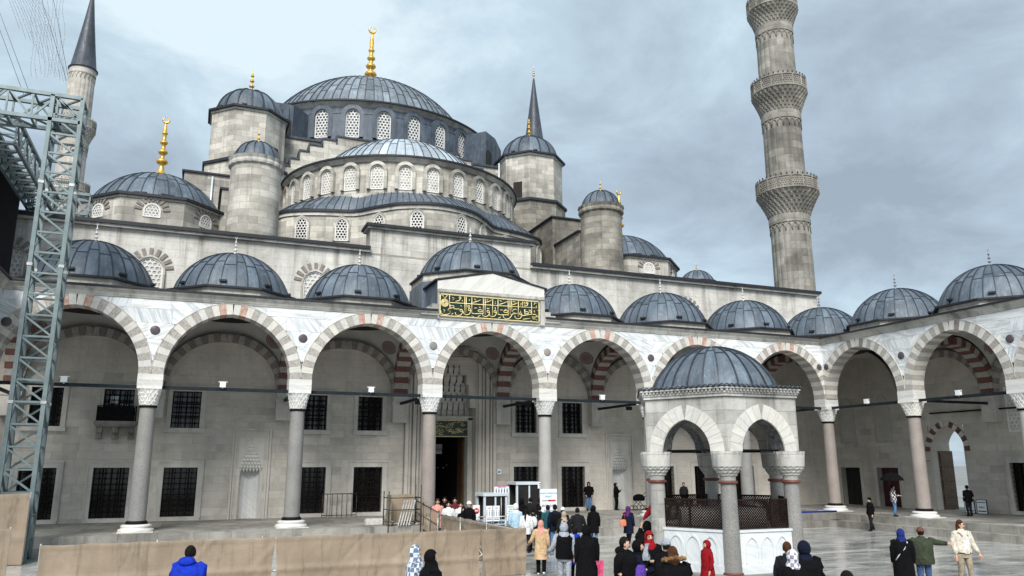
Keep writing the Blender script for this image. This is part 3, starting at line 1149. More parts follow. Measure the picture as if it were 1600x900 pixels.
def arcade(root, cols, colmats, wallv=6.7, col_range=None, skip_cornice=None, dz=0.0, domes=True, lamp=True, first_inner=True, keyred=True):
    """builds in the arcade's own frame: u along the front, v inward, z up"""
    nb = len(cols) - 1
    # columns
    for k, u in enumerate(cols):
        if col_range is None or k in col_range:
            column(root, u, 0, colmats[k % len(colmats)])
    # front arches, stone by stone
    for b in range(nb):
        u0, u1 = cols[b], cols[b + 1]
        du = u1 - u0; uc = (u0 + u1) / 2
        a, Rr, e_ = arch_geo(du)
        span = math.acos(e_ / Rr)
        dphi = span / NV
        me = wedge_mesh('front_wedge_%.2f' % du, Rr, Rr + RINGW, dphi, -.46, .46)
        for sd in (-1, 1):
            for j in range(NV):
                phi = span * (j + .5) / NV           # from springing up
                ang = (PI - phi) if sd < 0 else phi
                cx = uc + e_ if sd < 0 else uc - e_
                o = put('voussoir', me, root, (cx, pr.uniform(-.006, .006), ZS), (0, -ang, 0))
                jj = NV - 1 - j
                if jj == 1:
                    mt = 'voussoir_orange' if keyred else 'voussoir_brown'
                else:
                    mt = 'voussoir_white' if jj % 2 == 0 else 'voussoir_grey'
                setmat(o, mt)
        m = MB()
        for sd in (-1, 1):
            pts = []
            for j in range(25):
                phi = span * j / 24
                ang = (PI - phi) if sd < 0 else phi
                cx = uc + e_ if sd < 0 else uc - e_
                pts.append((cx + (Rr + RINGW + .012) * math.cos(ang), -.455, ZS + (Rr + RINGW + .012) * math.sin(ang)))
            m.tube(pts, 0.022, 5)
        m.build('arch_moulding', 'frame_marble', root)
    # core of the spandrels
    m = MB()
    ulo, uhi = cols[0], cols[-1]

    def bay(u):
        for b in range(nb):
            if cols[b] <= u <= cols[b + 1]:
                return (cols[b] + cols[b + 1]) / 2, cols[b + 1] - cols[b]
        return None

    def low(u):
        b = bay(u)
        return max(ZS, zext(u - b[0], b[1])) if b else ZS
    n = int((uhi - ulo) / .14)
    us = [ulo + (uhi - ulo) * i / n for i in range(n + 1)]
    for yy, fl in ((-.37, False), (.40, True)):
        m.sheet([[(u, yy, min(ZC0 + .02, low(u) + .015)) for u in us], [(u, yy, ZC0 + .02) for u in us]], smooth=False, flip=fl)
    m.build('spandrel_core', 'limestone_joint', root)
    # marble panels
    zl = [ZS, 8.45, 9.2, 9.95, 10.62, ZC0]
    for r_ in range(len(zl) - 1):
        u = ulo
        while u < uhi - 1e-6:
            u1 = min(u + pr.uniform(1.3, 3.0), uhi)
            if uhi - u1 < .7:
                u1 = uhi
            k = max(2, int((u1 - u) / .12))
            top, bot = [], []
            segs = []
            for i in range(k + 1):
                x = u + .004 + (u1 - u - .008) * i / k
                zb = max(zl[r_] + .004, low(x) + .004)
                zt = zl[r_ + 1] - .004
                if zb < zt - .015:
                    top.append((x, zt)); bot.append((x, zb))
                elif top:
                    if len(top) > 1:
                        segs.append((top, bot))
                    top, bot = [], []
            if len(top) > 1:
                segs.append((top, bot))
            for top, bot in segs:
                m = MB()
                jy = pr.uniform(-.004, .004)
                m.sheet([[(x, -.43 + jy, z) for x, z in bot], [(x, -.43 + jy, z) for x, z in top]], smooth=False)
                m.sheet([[(x, -.43 + jy, z) for x, z in top], [(x, -.36, z) for x, z in top]], smooth=False)
                m.sheet([[(x, -.36, z) for x, z in bot], [(x, -.43 + jy, z) for x, z in bot]], smooth=False)
                for q in (0, -1):
                    x = bot[q][0]
                    m.add([(x, -.43 + jy, bot[q][1]), (x, -.36, bot[q][1]), (x, -.36, top[q][1]), (x, -.43 + jy, top[q][1])], [(0, 1, 2, 3)])
                m.build('marble_panel', 'marble_panel', root)
            u = u1
    # medallions over the columns
    if 'medallion' not in CACHE:
        m = MB(); m.lathe([(0.21, 0), (0.21, .03), (.18, .045), (.001, .045)], 24)
        CACHE['medallion'] = m.mesh('medallion'); CACHE['medallion'].materials.append(MATS['porphyry'])
    for k, u in enumerate(cols):
        o = put('medallion', CACHE['medallion'], root, (u if 0 < k < nb else (u + .75 if k == 0 else u - .75), -.43, 9.62), (PI / 2, 0, 0))
        if skip_cornice and abs(u) < 4:
            setmat(o, 'granite_pink' if u > 0 else 'granite_grey')
    # cornice
    spans = [(ulo, uhi)] if not skip_cornice else [(ulo, -skip_cornice), (skip_cornice, uhi)]
    prof = [(-.44, ZC0), (-.47, ZC0 + .01), (-.50, ZC0 + .08), (-.52, ZC0 + .10), (-.55, ZC0 + .18), (-.64, ZC0 + .28), (-.68, ZC0 + .30), (-.68, ZC1 - .005), (-.30, ZC1 - .005)]
    for (ua, ub) in spans:
        m = MB()
        u = ua
        while u < ub - 1e-6:
            u1 = min(u + pr.uniform(1.6, 2.6), ub)
            if ub - u1 < .6:
                u1 = ub
            jz = pr.uniform(-.004, .004)
            m.sheet([[(u + .004, v, z + jz + dz) for v, z in prof], [(u1 - .004, v, z + jz + dz) for v, z in prof]], smooth=False, flip=True)
            u = u1
        m.build('cornice', 'cornice_stone', root)
        m = MB()
        m.box(ua, ub, -.76, 6.8, ZC1 + dz, ZC1 + .09 + dz)
        m.build('roof_edge', 'coping_lead', root)
    # inside: cross arches to the wall, wall arches, vaults
    red, wht, brn = 0, 1, 2
    for k, u in enumerate(cols):
        if k == 0 and not first_inner:
            continue
        m = MB()
        half = (wallv - .92) / 2; vc = .46 + half
        h = ZAP - .15 - ZS
        Rr = (half * half + h * h) / (2 * half); e_ = Rr - half
        span = math.acos(e_ / Rr)
        nn = 13
        for sd in (-1, 1):
            for j in range(nn):
                p0, p1 = span * j / nn + .002, span * (j + 1) / nn - .002
                cy = vc + e_ if sd < 0 else vc - e_
                vs_ = []
                for uu in (u - .40, u + .40):
                    for rr, p in ((Rr, p0), (Rr + .46, p0), (Rr + .46, p1), (Rr, p1)):
                        ang = (PI - p) if sd < 0 else p
                        vs_.append((uu, cy + rr * math.cos(ang), ZS + rr * math.sin(ang)))
                m.add(vs_, [(0, 1, 2, 3), (7, 6, 5, 4), (0, 4, 5, 1), (1, 5, 6, 2), (2, 6, 7, 3), (3, 7, 4, 0)], mi=(red if j % 2 == 0 else wht))
        stuff(m.build('cross_arch', ['voussoir_red', 'voussoir_grey'], root))
        m = MB()
        m.box(u - .45, u + .45, wallv - .55, wallv - .02, 6.0, ZS)
        m.box(u - .5, u + .5, wallv - .6, wallv - .02, 7.0, 7.2)
        m.build('wall_pier', 'frame_marble', root)
        m = MB()
        m.box(u - .07, u + .07, .45, wallv - .5, 7.02, 7.16)
        m.build('cross_tie', 'tie_beam', root)
    for b in range(nb):
        u0, u1 = cols[b], cols[b + 1]
        uc = (u0 + u1) / 2; du = u1 - u0
        m = MB()
        half = du / 2 - .46
        h = ZAP - .35 - ZS
        Rr = (half * half + h * h) / (2 * half); e_ = Rr - half
        span = math.acos(e_ / Rr)
        nn = 14
        for sd in (-1, 1):
            for j in range(nn):
                p0, p1 = span * j / nn + .002, span * (j + 1) / nn - .002
                cx = uc + e_ if sd < 0 else uc - e_
                vs_ = []
                for vv in (wallv - .42, wallv - .03):
                    for rr, p in ((Rr, p0), (Rr + .42, p0), (Rr + .42, p1), (Rr, p1)):
                        ang = (PI - p) if sd < 0 else p
                        vs_.append((cx + rr * math.cos(ang), vv, ZS + rr * math.sin(ang)))
                m.add(vs_, [(0, 1, 2, 3), (7, 6, 5, 4), (0, 4, 5, 1), (1, 5, 6, 2), (2, 6, 7, 3), (3, 7, 4, 0)], mi=(0 if j % 2 == 0 else 1))
        stuff(m.build('wall_arch', ['voussoir_brown', 'voussoir_grey'], root))
        # sail vault
        hu, hv = du / 2 - .38, (wallv - .46) / 2
        vc = .46 + hv - .02
        z0 = ZS + .28
        R2 = hu * hu + hv * hv
        m = MB()
        ng = 22
        grid = []
        for i in range(ng + 1):
            row = []
            for j in range(ng + 1):
                x = -hu + 2 * hu * j / ng; yv = -hv + 2 * hv * i / ng
                row.append((uc + x, vc + yv, z0 + math.sqrt(max(0, R2 - x * x - yv * yv))))
            grid.append(row)
        m.sheet(grid, smooth=True, flip=True)
        vo = m.build('vault', 'vault_plaster', root)
        Rs = math.sqrt(R2)
        for sx in (-1, 1):
            dirv = Vector((sx * .62, .62, .62)).normalized()
            p = Vector((uc, vc, z0)) + dirv * (Rs - .03)
            o = put('rosette', rosette_mesh(), vo, p, (0, 0, 0))
            o.rotation_euler = (-dirv).to_track_quat('Z', 'Y').to_euler()
        m = MB()
        zb = z0 + Rs * .80
        rb = math.sqrt(Rs * Rs - (zb - z0) ** 2)
        nk = 44
        for q in range(nk):
            a0_, a1_ = 2 * PI * q / nk, 2 * PI * (q + .72) / nk
            rt = math.sqrt(Rs * Rs - (zb + .24 - z0) ** 2)
            sh = .05
            m.add([(uc + (rb - .03) * math.cos(a0_), vc + (rb - .03) * math.sin(a0_), zb), (uc + (rb - .03) * math.cos(a1_), vc + (rb - .03) * math.sin(a1_), zb),
                   (uc + (rt - .03) * math.cos(a1_ + sh), vc + (rt - .03) * math.sin(a1_ + sh), zb + .24), (uc + (rt - .03) * math.cos(a0_ + sh), vc + (rt - .03) * math.sin(a0_ + sh), zb + .24)], [(0, 1, 2, 3)])
        m.build('painted_band', 'paint_red', vo)
        # tie beam between the capitals
        m = MB()
        m.box(u0 + .50, u1 - .50, -.09, .09, 6.985, 7.13)
        m.build('tie_beam', 'tie_beam', root)
        if domes:
            pass
    m = MB()
    m.box(ulo, uhi, .3, wallv, 11.28, 11.40)
    m.build('roof_slab', 'interior_dark', root)


def flood(parent, u, v, z, rz=0.0):
    if 'flood' not in CACHE:
        m = MB()
        m.box(-.13, .13, -.10, .08, -.12, .12)
        m.box(-.20, .20, -.04, .02, .12, .15)
        m.box(-.03, .03, -.02, .02, -.17, -.12)
        CACHE['flood'] = m.mesh('flood'); CACHE['flood'].materials.append(MATS['lamp_white'])
    return put('floodlight', CACHE['flood'], parent, (u, v, z), (0, 0, rz))


FC = [-23.05, -16.45, -9.85, -3.25, 3.25, 9.85, 16.45, 23.05]
fa = thing('front_arcade', 'white marble arcade of striped pointed arches across the mosque front, under the lead domes', 'arcade', (0, 0, 0))
arcade(fa, FC, ['granite_grey', 'granite_grey', 'granite_grey', 'granite_pink', 'granite_pale', 'granite_grey', 'granite_grey', 'granite_pink'], skip_cornice=3.08)
for b in range(7):
    uc = (FC[b] + FC[b + 1]) / 2
    if b != 3:
        small_dome(fa, uc, 3.35)
small_dome(fa, 26.4, 3.35, fmat='finial_lead')
for u, v in ((-19.9, -.12), (-13.35, -.12), (-6.35, -.12), (6.75, -.12)):
    flood(fa, u, v, 7.26)
for u in (-9.85, -3.25, 3.25, 9.85):
    m = MB(); m.box(-.16, .16, -.1, .1, -.10, .10); m.bar((0, 0, .1), (0, 0, .3), .03)
    put('spotlight', cached('spot', m, 'iron'), fa, (u - .02, 2.2, 6.88))

# portal block over the middle arch, with the inscription
m = MB()
pts = [(-3.10, 11.05), (3.08, 11.05), (3.08, 13.14), (0.0, 13.76), (-3.10, 13.10)]
for v in (-.50, 2.4):
    pass
n = len(pts)
m.add([(x, -.50, z) for x, z in pts], [tuple(range(n))])
m.add([(x, 2.6, z) for x, z in pts], [tuple(reversed(range(n)))])
for i in range(n):
    a, b = pts[i], pts[(i + 1) % n]
    m.add([(a[0], -.50, a[1]), (a[0], 2.6, a[1]), (b[0], 2.6, b[1]), (b[0], -.50, b[1])], [(0, 1, 2, 3)], mi=1 if i in (1, 4) else 0)
pb = m.build('portal_gable', ['marble_white', 'lead'], fa)
m = MB()
for s_ in (-1, 1):
    a = Vector((s_ * 3.24, -.55, 13.10)); b = Vector((0, -.55, 13.78))
    m.add([a, b, b + Vector((0, 3.2, 0)), a + Vector((0, 3.2, 0)), a + Vector((0, 0, .09)), b + Vector((0, 0, .09)), b + Vector((0, 3.2, .09)), a + Vector((0, 3.2, .09))], [(0, 1, 2, 3), (4, 5, 6, 7), (0, 1, 5, 4), (2, 3, 7, 6), (0, 3, 7, 4)])
m.build('gable_coping', 'coping_lead', pb)
m = MB()
for (x0, x1, z0, z1, p) in ((-3.10, -3.0, 11.06, 12.62, .10), (2.80, 3.05, 11.06, 12.62, .10), (-3.08, 3.03, 12.48, 12.64, .16), (-3.0, 2.93, 12.40, 12.48, .09)):
    m.box(x0, x1, -.50 - p, -.48, z0, z1)
m.build('gable_moulding', 'cornice_stone', pb)
m = MB()
for i, z in enumerate((11.42, 11.62, 11.82)):
    m.box(-4.0 + i * .3, -3.03, -.62, .4, z - .2, z); m.box(3.06, 4.0 - i * .3, -.62, .4, z - .2, z)
m.build('gable_shoulder', 'cornice_stone', pb)
sg = MB(); sg.box(-2.96, 2.68, -.60, -.505, 11.22, 12.36)
sgo = sg.build('inscription_board', 'sign_green', fa)
m = MB()
for (x0, x1, z0, z1) in ((-3.0, 2.72, 12.34, 12.385), (-3.0, 2.72, 11.195, 11.24), (-3.0, -2.95, 11.195, 12.385), (2.67, 2.72, 11.195, 12.385)):
    m.box(x0, x1, -.625, -.59, z0, z1)
m.build('board_frame', 'gold_letter', sgo)


def sign_pt(px, py):
    t = (px - 85) / 1425
    top = 95 + 115 * t
    return (-2.96 + 5.64 * t, 12.36 - 1.14 * (py - top) / 303)


def circ(cx, cy, rx, ry=None, a0=0, a1=360, n=12):
    ry = ry or rx
    return [(cx + rx * math.cos(R(a0 + (a1 - a0) * i / n)), cy + ry * math.sin(R(a0 + (a1 - a0) * i / n))) for i in range(n + 1)]


strokes = [[(210, 218), (850, 262), (1480, 300), (1474, 268)]]
for a, b in (((210, 110), (210, 240)), ((425, 132), (425, 362)), ((447, 140), (442, 370)), ((525, 145), (525, 375)), ((690, 160), (690, 385)), ((716, 162), (716, 402)), ((826, 170), (821, 405)),
             ((903, 175), (900, 400)), ((1050, 190), (1055, 410)), ((1077, 190), (1081, 400)), ((1103, 190), (1106, 355)), ((1205, 200), (1200, 435)), ((1270, 205), (1266, 290)), ((1400, 215), (1405, 405))):
    strokes.append([a, b])


def waw(x, y, r=17):
    strokes.append(circ(x, y, r, r * .9))
    strokes.append([(x + r, y + 4), (x + r + 2, y + 30), (x - 4, y + 66), (x - 45, y + 76), (x - 78, y + 58), (x - 86, y + 28)])


for x, y in ((1235, 388), (860, 352), (760, 350), (492, 322), (377, 332)):
    waw(x, y)
strokes += [
    [(1502, 432), (1455, 398), (1418, 396)], [(1500, 432), (1440, 440), (1408, 428), (1418, 462), (1470, 470)],
    circ(1385, 352, 14), [(1399, 352), (1402, 395), (1330, 405), (1250, 418)], circ(1326, 372, 30, 16), [(1296, 320), (1298, 400)],
    [(1178, 325), (1140, 318), (1116, 345), (1130, 372), (1190, 382)], [(1190, 382), (1108, 392), (1096, 425), (1066, 455), (1020, 462), (985, 440), (975, 402)],
    circ(1018, 352, 32, 17), [(1052, 372), (1050, 402), (930, 400), (903, 392)], circ(646, 340, 32, 17), [(690, 360), (686, 380), (560, 382), (528, 372)],
    [(540, 218), (600, 205), (650, 180)], [(560, 165), (592, 195)], [(718, 218), (770, 205), (812, 182)], [(735, 185), (760, 178)], [(918, 248), (980, 232), (1040, 205)], [(928, 190), (962, 208)],
    [(1112, 254), (1160, 240), (1192, 226)], [(1122, 205), (1165, 216)], [(1240, 225), (1250, 245), (1230, 262)], [(1290, 215), (1310, 240), (1296, 262)], circ(1335, 228, 13), [(1348, 230), (1335, 268), (1290, 275)],
    [(250, 148), (287, 164), (255, 182)], circ(357, 150, 13), [(370, 154), (345, 192), (296, 202)], [(385, 185), (400, 205)], [(1440, 255), (1452, 225), (1480, 240)],
    circ(482, 276, 15), [(350, 328), (343, 300), (330, 322), (318, 302), (306, 322), (292, 305), (272, 312)], circ(246, 280, 30, 18), [(274, 290), (210, 305)], [(215, 240), (214, 300)],
    [(214, 300), (186, 325), (222, 345), (226, 368), (190, 388), (135, 394), (98, 372), (90, 335)], [(130, 318), (150, 335), (135, 360)],
    [(610, 425), (650, 405)], [(240, 392), (262, 370)], [(1270, 468), (1380, 455)], [(905, 452), (945, 432)], [(560, 300), (600, 300)], [(935, 330), (975, 330)], [(740, 300), (760, 312), (778, 300)], [(860, 290), (866, 330)], [(1440, 340), (1450, 372)], [(630, 285), (655, 300)], [(1005, 318), (1030, 330)], [(365, 262), (385, 275)]]
m = MB()
for st in strokes:
    P = [sign_pt(*p) for p in st]
    m.tube([(x, -.615, z) for x, z in P], 0.025 if len(st) > 2 else 0.022, 5)
for x, y in ((490, 175), (490, 192), (865, 210), (865, 232), (1310, 330), (1365, 332), (790, 250), (600, 145), (800, 160), (985, 175), (1500, 340), (530, 415), (550, 425), (1480, 480), (1395, 490), (1236, 350)):
    X, Z_ = sign_pt(x, y)
    m.lathe([(0.001, -.03), (.04, 0), (.001, .03)], 4, (X, -.612, Z_))
m.build('lettering', 'gold_letter', sgo)
m = MB()
X, Z_ = sign_pt(145, 222)
for rr in (.20, .16, .11, .06):
    m.tube([(X + rr * math.cos(t * PI / 12), -.612, Z_ + rr * math.sin(t * PI / 12)) for t in range(25)], .018, 5)
for t in range(9):
    a = t * PI / 4.5
    m.bar((X + .05 * math.cos(a), -.612, Z_ + .05 * math.sin(a)), (X + .2 * math.cos(a + .7), -.612, Z_ + .2 * math.sin(a + .7)), .022)
m.tube([(X, -.612, Z_ + .22), (X - .12, -.612, Z_ + .40), (X - .18, -.612, Z_ + .38)], .02, 5)
m.tube([(X, -.612, Z_ + .22), (X + .12, -.612, Z_ + .40), (X + .18, -.612, Z_ + .38)], .02, 5)
m.build('rosette_emblem', 'gold_letter', sgo)
# raised middle dome
m = MB(); m.prism(octagon(0, 3.35, 3.55), 11.5, 13.55)
dd = m.build('dome_drum', 'lead', fa)
m = MB(); m.prism(octagon(0, 3.35, 3.45), 13.55, 13.95); m.build('drum_band', 'limestone_coursed', dd)
m = MB(); m.prism(octagon(0, 3.35, 3.58), 13.95, 14.05); m.build('eave', 'coping_lead', dd)
d4 = lead_dome(fa, (0, 3.35, 14.00), 3.05, 2.42, 30, 3, name='arcade_dome', hooks=8)
finial(d4, (0, 3.35, 16.38), 1.15, 'finial_stone', 3, True, 1.25)

# right wing
sa = thing('side_arcade', 'marble arcade with striped arches on the right side of the courtyard', 'arcade', (23.05, 0, 0), -PI / 2)
RC = [0.0, 6.52, 13.04, 19.56]
arcade(sa, RC, ['granite_pink', 'granite_pink', 'granite_pale', 'granite_grey'], wallv=6.6, col_range=(1, 2, 3), dz=0.006, first_inner=False, keyred=False)
for uc in (3.26, 9.78, 16.3):
    small_dome(sa, uc, 3.4, z0=11.512, fmat='finial_lead')
for u in (3.4, 9.6):
    flood(sa, u, -.12, 7.25)
# left wing: only its end shows
la = thing('left_arcade', 'end of the marble arcade at the left edge of the courtyard', 'arcade', (-23.05, 0, 0), PI / 2)
arcade(la, [-6.52, 0.0], ['granite_grey'], wallv=6.6, col_range=(0,), dz=0.006, first_inner=False)
# ceiling of the corner bay
m = MB()
g = []
for i in range(17):
    g.append([(23.3 + 6.3 * j / 16, .2 + 6.4 * i / 16, ZS + .28 + math.sqrt(max(0, 19.9 - (-3.15 + 6.3 * j / 16) ** 2 - (-3.2 + 6.4 * i / 16) ** 2))) for j in range(17)])
m.sheet(g, flip=True)
m.build('vault', 'vault_plaster', fa)
m = MB(); m.box(23.06, 34, -.35, 6.9, 11.26, 11.44); m.build('roof_slab', 'coping_lead', fa)


# ------------------------------------------------------------ the mosque
WY = 6.70
mq = thing('mosque', 'great grey stone mosque with cascading lead domes and gilded finials', 'mosque', (0, 0, 0))


def wall_blocks(part, rects, openings, y_face, n_single, mat, seed, rank=None, depth=.05, lmin=.7, lmax=1.7):
    """rects: (x0,x1,z0,z1,courses); blocks stand 12 mm proud of the joints; openings are left free"""
    rr = random.Random(seed)
    out_ = []
    for (x0, x1, z0, z1, nc) in rects:
        ch = (z1 - z0) / nc
        for c in range(nc):
            a, b = z0 + c * ch, z0 + (c + 1) * ch
            cuts = sorted((o[0], o[1]) for o in openings if o[2] < b - .02 and o[3] > a + .02)
            x = x0
            free = []
            for (p, q) in cuts:
                if p > x:
                    free.append((x, min(p, x1)))
                x = max(x, q)
            if x < x1:
                free.append((x, x1))
            for (p, q) in free:
                x = p
                while x < q - 1e-4:
                    e_ = min(x + rr.uniform(lmin, lmax), q)
                    if q - e_ < .35:
                        e_ = q
                    out_.append((x + .004, e_ - .004, a + .004, b - .004))
                    x = e_
    if rank:
        out_.sort(key=rank)
    m = MB()
    for i, (a, b, c, d) in enumerate(out_):
        off = rr.uniform(-.004, .004)
        if i < n_single:
            block('stone_block', part, a, b, y_face - .012 + off, y_face + depth, c, d, mat)
        else:
            m.box(a, b, y_face - .012 + off, y_face + depth, c, d)
    if m.f:
        stuff(m.build('stone_block_field', mat, part))


def holed_wall(name, parent, x0, x1, z0, z1, openings, y0, y1, mat):
    xs = sorted(set([x0, x1] + [v for o in openings for v in (max(x0, o[0]), min(x1, o[1]))]))
    zs = sorted(set([z0, z1] + [v for o in openings for v in (max(z0, o[2]), min(z1, o[3]))]))
    m = MB()
    for i in range(len(xs) - 1):
        for j in range(len(zs) - 1):
            cx, cz = (xs[i] + xs[i + 1]) / 2, (zs[j] + zs[j + 1]) / 2
            if any(o[0] < cx < o[1] and o[2] < cz < o[3] for o in openings):
                continue
            m.add([(xs[i], y0, zs[j]), (xs[i + 1], y0, zs[j]), (xs[i + 1], y0, zs[j + 1]), (xs[i], y0, zs[j + 1])], [(0, 1, 2, 3)])
    for o in openings:   # reveals
        a, b, c, d = o[:4]
        m.add([(a, y0, c), (b, y0, c), (b, y1, c), (a, y1, c), (a, y0, d), (b, y0, d), (b, y1, d), (a, y1, d)], [(0, 1, 2, 3), (4, 7, 6, 5), (0, 3, 7, 4), (1, 5, 6, 2)])
    return m.build(name, mat, parent)


LOWX = [-21.5, -18.2, -14.9, -8.15, -4.93, 4.95, 8.2, 14.9, 18.2, 21.5]
low_op = [(x - .83, x + .83, .95, 3.46) for x in LOWX]
up_op = [(x - .72, x + .72, 5.52, 7.48) for x in LOWX]
niche_op = [(x - .52, x + .52, .75, 3.32) for x in (-11.4, 11.6)]
portal_op = [(-2.86, 2.86, .75, 11.3)]
ops = low_op + up_op + niche_op + portal_op
fwall = holed_wall('front_wall', mq, -29.0, 29.4, .3, 16.35, ops, WY, WY + .45, 'limestone_joint')


def frank(b):
    cx, cz = (b[0] + b[1]) / 2, (b[2] + b[3]) / 2
    dep = (Vector((cx, WY, cz)) - CAM).dot(FH)
    return (0 if (cz < 8.2 and cx > -22.6) else 1e4) + dep


rects = [(-23.2, 29.4, .60, .95, 1), (-23.2, 29.4, .95, 3.46, 6), (-23.2, 29.4, 3.46, 5.52, 5), (-23.2, 29.4, 5.52, 7.48, 5), (-23.2, 29.4, 7.48, 11.3, 9), (-29.0, 29.4, 11.3, 16.2, 11)]
wall_blocks(fwall, rects[:5], ops, WY, 295, 'limestone_block', 3, frank)
wall_blocks(fwall, rects[5:], [], WY, 0, 'limestone_upper', 4)
# copings and the raised middle of the front wall
m = MB()
m.box(-29.1, -5.3, WY - .28, WY + .9, 16.22, 16.36); m.box(5.3, 29.5, WY - .28, WY + .9, 16.22, 16.36)
m.build('wall_moulding', 'cornice_stone', fwall)
m = MB()
m.box(-29.2, -5.35, WY - .40, WY + 1.0, 16.36, 16.56); m.box(5.35, 29.6, WY - .40, WY + 1.0, 16.36, 16.56)
m.build('wall_coping', 'coping_lead', fwall)
m = MB(); m.box(-5.35, 5.35, WY - .02, WY + 1.2, 16.1, 17.75)
rw = m.build('raised_wall', 'limestone_joint', mq)
wall_blocks(rw, [(-5.35, 5.35, 16.2, 17.75, 4)], [], WY - .02, 20, 'limestone_upper', 8)
m = MB(); m.box(-5.55, 5.55, WY - .26, WY + 1.3, 17.75, 17.87); m.build('wall_moulding', 'cornice_stone', rw)
m = MB(); m.box(-5.65, 5.65, WY - .38, WY + 1.4, 17.87, 18.05)
m.build('wall_coping', 'coping_lead', rw)


def striped_arch(parent, w_, h, y, n=9, length=.42, mats=('voussoir_brown', 'marble_white'), key='sa'):
    """radiating dark stones round an arched window"""
    k = '%s_%.2f_%.2f' % (key, w_, h)
    if k not in CACHE:
        m = MB()
        a = w_ / 2 + .10
        zc = h - w_ / 2
        for i in range(n):
            t = PI * (i + .5) / n; dt = PI / n * .30
            vs_ = []
            for yy in (0, .08):
                for rr, s_ in ((a, -1), (a + length, -.8), (a + length, .8), (a, 1)):
                    vs_.append((rr * math.cos(t + s_ * dt), yy, zc + rr * math.sin(t + s_ * dt)))
            m.add(vs_, [(0, 1, 2, 3), (7, 6, 5, 4), (0, 4, 5, 1), (1, 5, 6, 2), (2, 6, 7, 3), (3, 7, 4, 0)])
        CACHE[k] = m.mesh(k); CACHE[k].materials.append(MATS[mats[0]])
    return put('arch_stones', CACHE[k], parent, (0, y, 0))


for x in (-24.0, -17.4, -8.5, 8.5, 17.4, 24.0):
    o = pierced_window(mq, (x, WY - .05, 12.9), 0, 1.4, 1.85, .26, 0.10, .10, key='upper')
    striped_arch(o, 1.4, 1.85, -.02, 9, .42)


# rectangular windows with iron grilles
def grille_mesh(key, w_, h, nx, nz, mat):
    if key in CACHE:
        return CACHE[key]
    m = MB()
    for i in range(1, nx):
        x = -w_ / 2 + w_ * i / nx
        m.box(x - .016, x + .016, -.016, .016, 0, h)
    for j in range(1, nz):
        z = h * j / nz
        m.box(-w_ / 2, w_ / 2, -.014, .014, z - .016, z + .016)
        for i in range(1, nx):
            x = -w_ / 2 + w_ * i / nx
            m.box(x - .038, x + .038, -.038, .038, z - .05, z + .05)
    CACHE[key] = m.mesh(key); CACHE[key].materials.append(MATS[mat])
    return CACHE[key]


def wood_lattice(key, w_, h):
    if key in CACHE:
        return CACHE[key]
    m = MB()
    for i in range(5):
        x = -w_ / 2 + w_ * i / 4
        m.box(x - .035, x + .035, -.03, .03, 0, h)
    for j in range(4):
        z = h * j / 3
        m.box(-w_ / 2, w_ / 2, -.028, .028, z - .03, z + .03)
    CACHE[key] = m.mesh(key); CACHE[key].materials.append(MATS['iron_rust'])
    return CACHE[key]


def rect_window(parent, x, z0, w_, h, y, fw=.26, sill=False, lintel=True, mat='frame_marble'):
    k = 'frame_%.2f_%.2f_%d' % (w_, h, sill)
    if k not in CACHE:
        m = MB()
        m.box(-w_ / 2 - fw, -w_ / 2, -.07, .03, 0, h); m.box(w_ / 2, w_ / 2 + fw, -.07, .03, 0, h)
        m.box(-w_ / 2 - fw, w_ / 2 + fw, -.07, .03, h, h + fw)
        m.box(-w_ / 2 - fw - .03, -w_ / 2 - fw + .05, -.10, .03, -.1, h + fw); m.box(w_ / 2 + fw - .05, w_ / 2 + fw + .03, -.10, .03, -.1, h + fw)
        m.box(-w_ / 2 - fw - .05, w_ / 2 + fw + .05, -.115, .03, h + fw, h + fw + .09)
        if sill:
            m.box(-w_ / 2 - fw - .08, w_ / 2 + fw + .08, -.16, .03, -.24, 0)
        else:
            m.box(-w_ / 2 - fw, w_ / 2 + fw, -.072, .03, -.2, 0)
        CACHE[k] = m.mesh(k); CACHE[k].materials.append(MATS[mat])
    o = put('window', CACHE[k], parent, (x, y, z0))
    put('pane', pane_mesh('rp_%.2f_%.2f' % (w_, h), w_, h, 0, False, 'dark_glass'), o, (0, .36, 0))
    put('lattice', wood_lattice('wl_%.2f_%.2f' % (w_, h), w_ * .98, h), o, (0, .30, 0))
    put('grille', grille_mesh('gr_%.2f_%.2f' % (w_, h), w_, h, 6, int(h / .26), 'iron'), o, (0, .10, 0))
    return o


for x in LOWX:
    rect_window(mq, x, .95, 1.66, 2.51, WY)
    if abs(x + 18.2) > .1:
        rect_window(mq, x, 5.52, 1.44, 1.96, WY, .20, True)
# the balcony window
bw = rect_window(mq, -18.2, 5.52, 1.44, 1.96, WY, .20, False)
m = MB()
m.box(-1.0, 1.0, -.75, 0, .10, .28); m.box(-.92, .92, -.68, 0, .0, .10)
for x in (-.75, 0, .75):
    m.box(x - .14, x + .14, -.55, 0, -.30, 0); m.box(x - .14, x + .14, -.35, 0, -.62, -.30)
m.build('balcony', 'minaret_stone', bw)
m = MB()
for i in range(15):
    x = -.9 + 1.8 * i / 14
    m.bar((x, -.68, .28), (x, -.68, 1.05), .03)
for z in (.32, .68, 1.05):
    m.bar((-.9, -.68, z), (.9, -.68, z), .035)
for s_ in (-1, 1):
    for i in range(5):
        m.bar((s_ * .9, -.68 + .15 * i, .28), (s_ * .9, -.68 + .15 * i, 1.05), .03)
    m.bar((s_ * .9, -.68, 1.05), (s_ * .9, 0, 1.05), .035)
m.box(-.86, .86, -.66, -.655, .28, 1.0)
m.build('balcony_railing', 'iron', bw)
m = MB(); m.box(-.42, -.05, .27, .29, 1.25, 1.62); m.box(.15, .5, .27, .29, 1.1, 1.18); m.box(.15, .5, .27, .29, .86, .92)
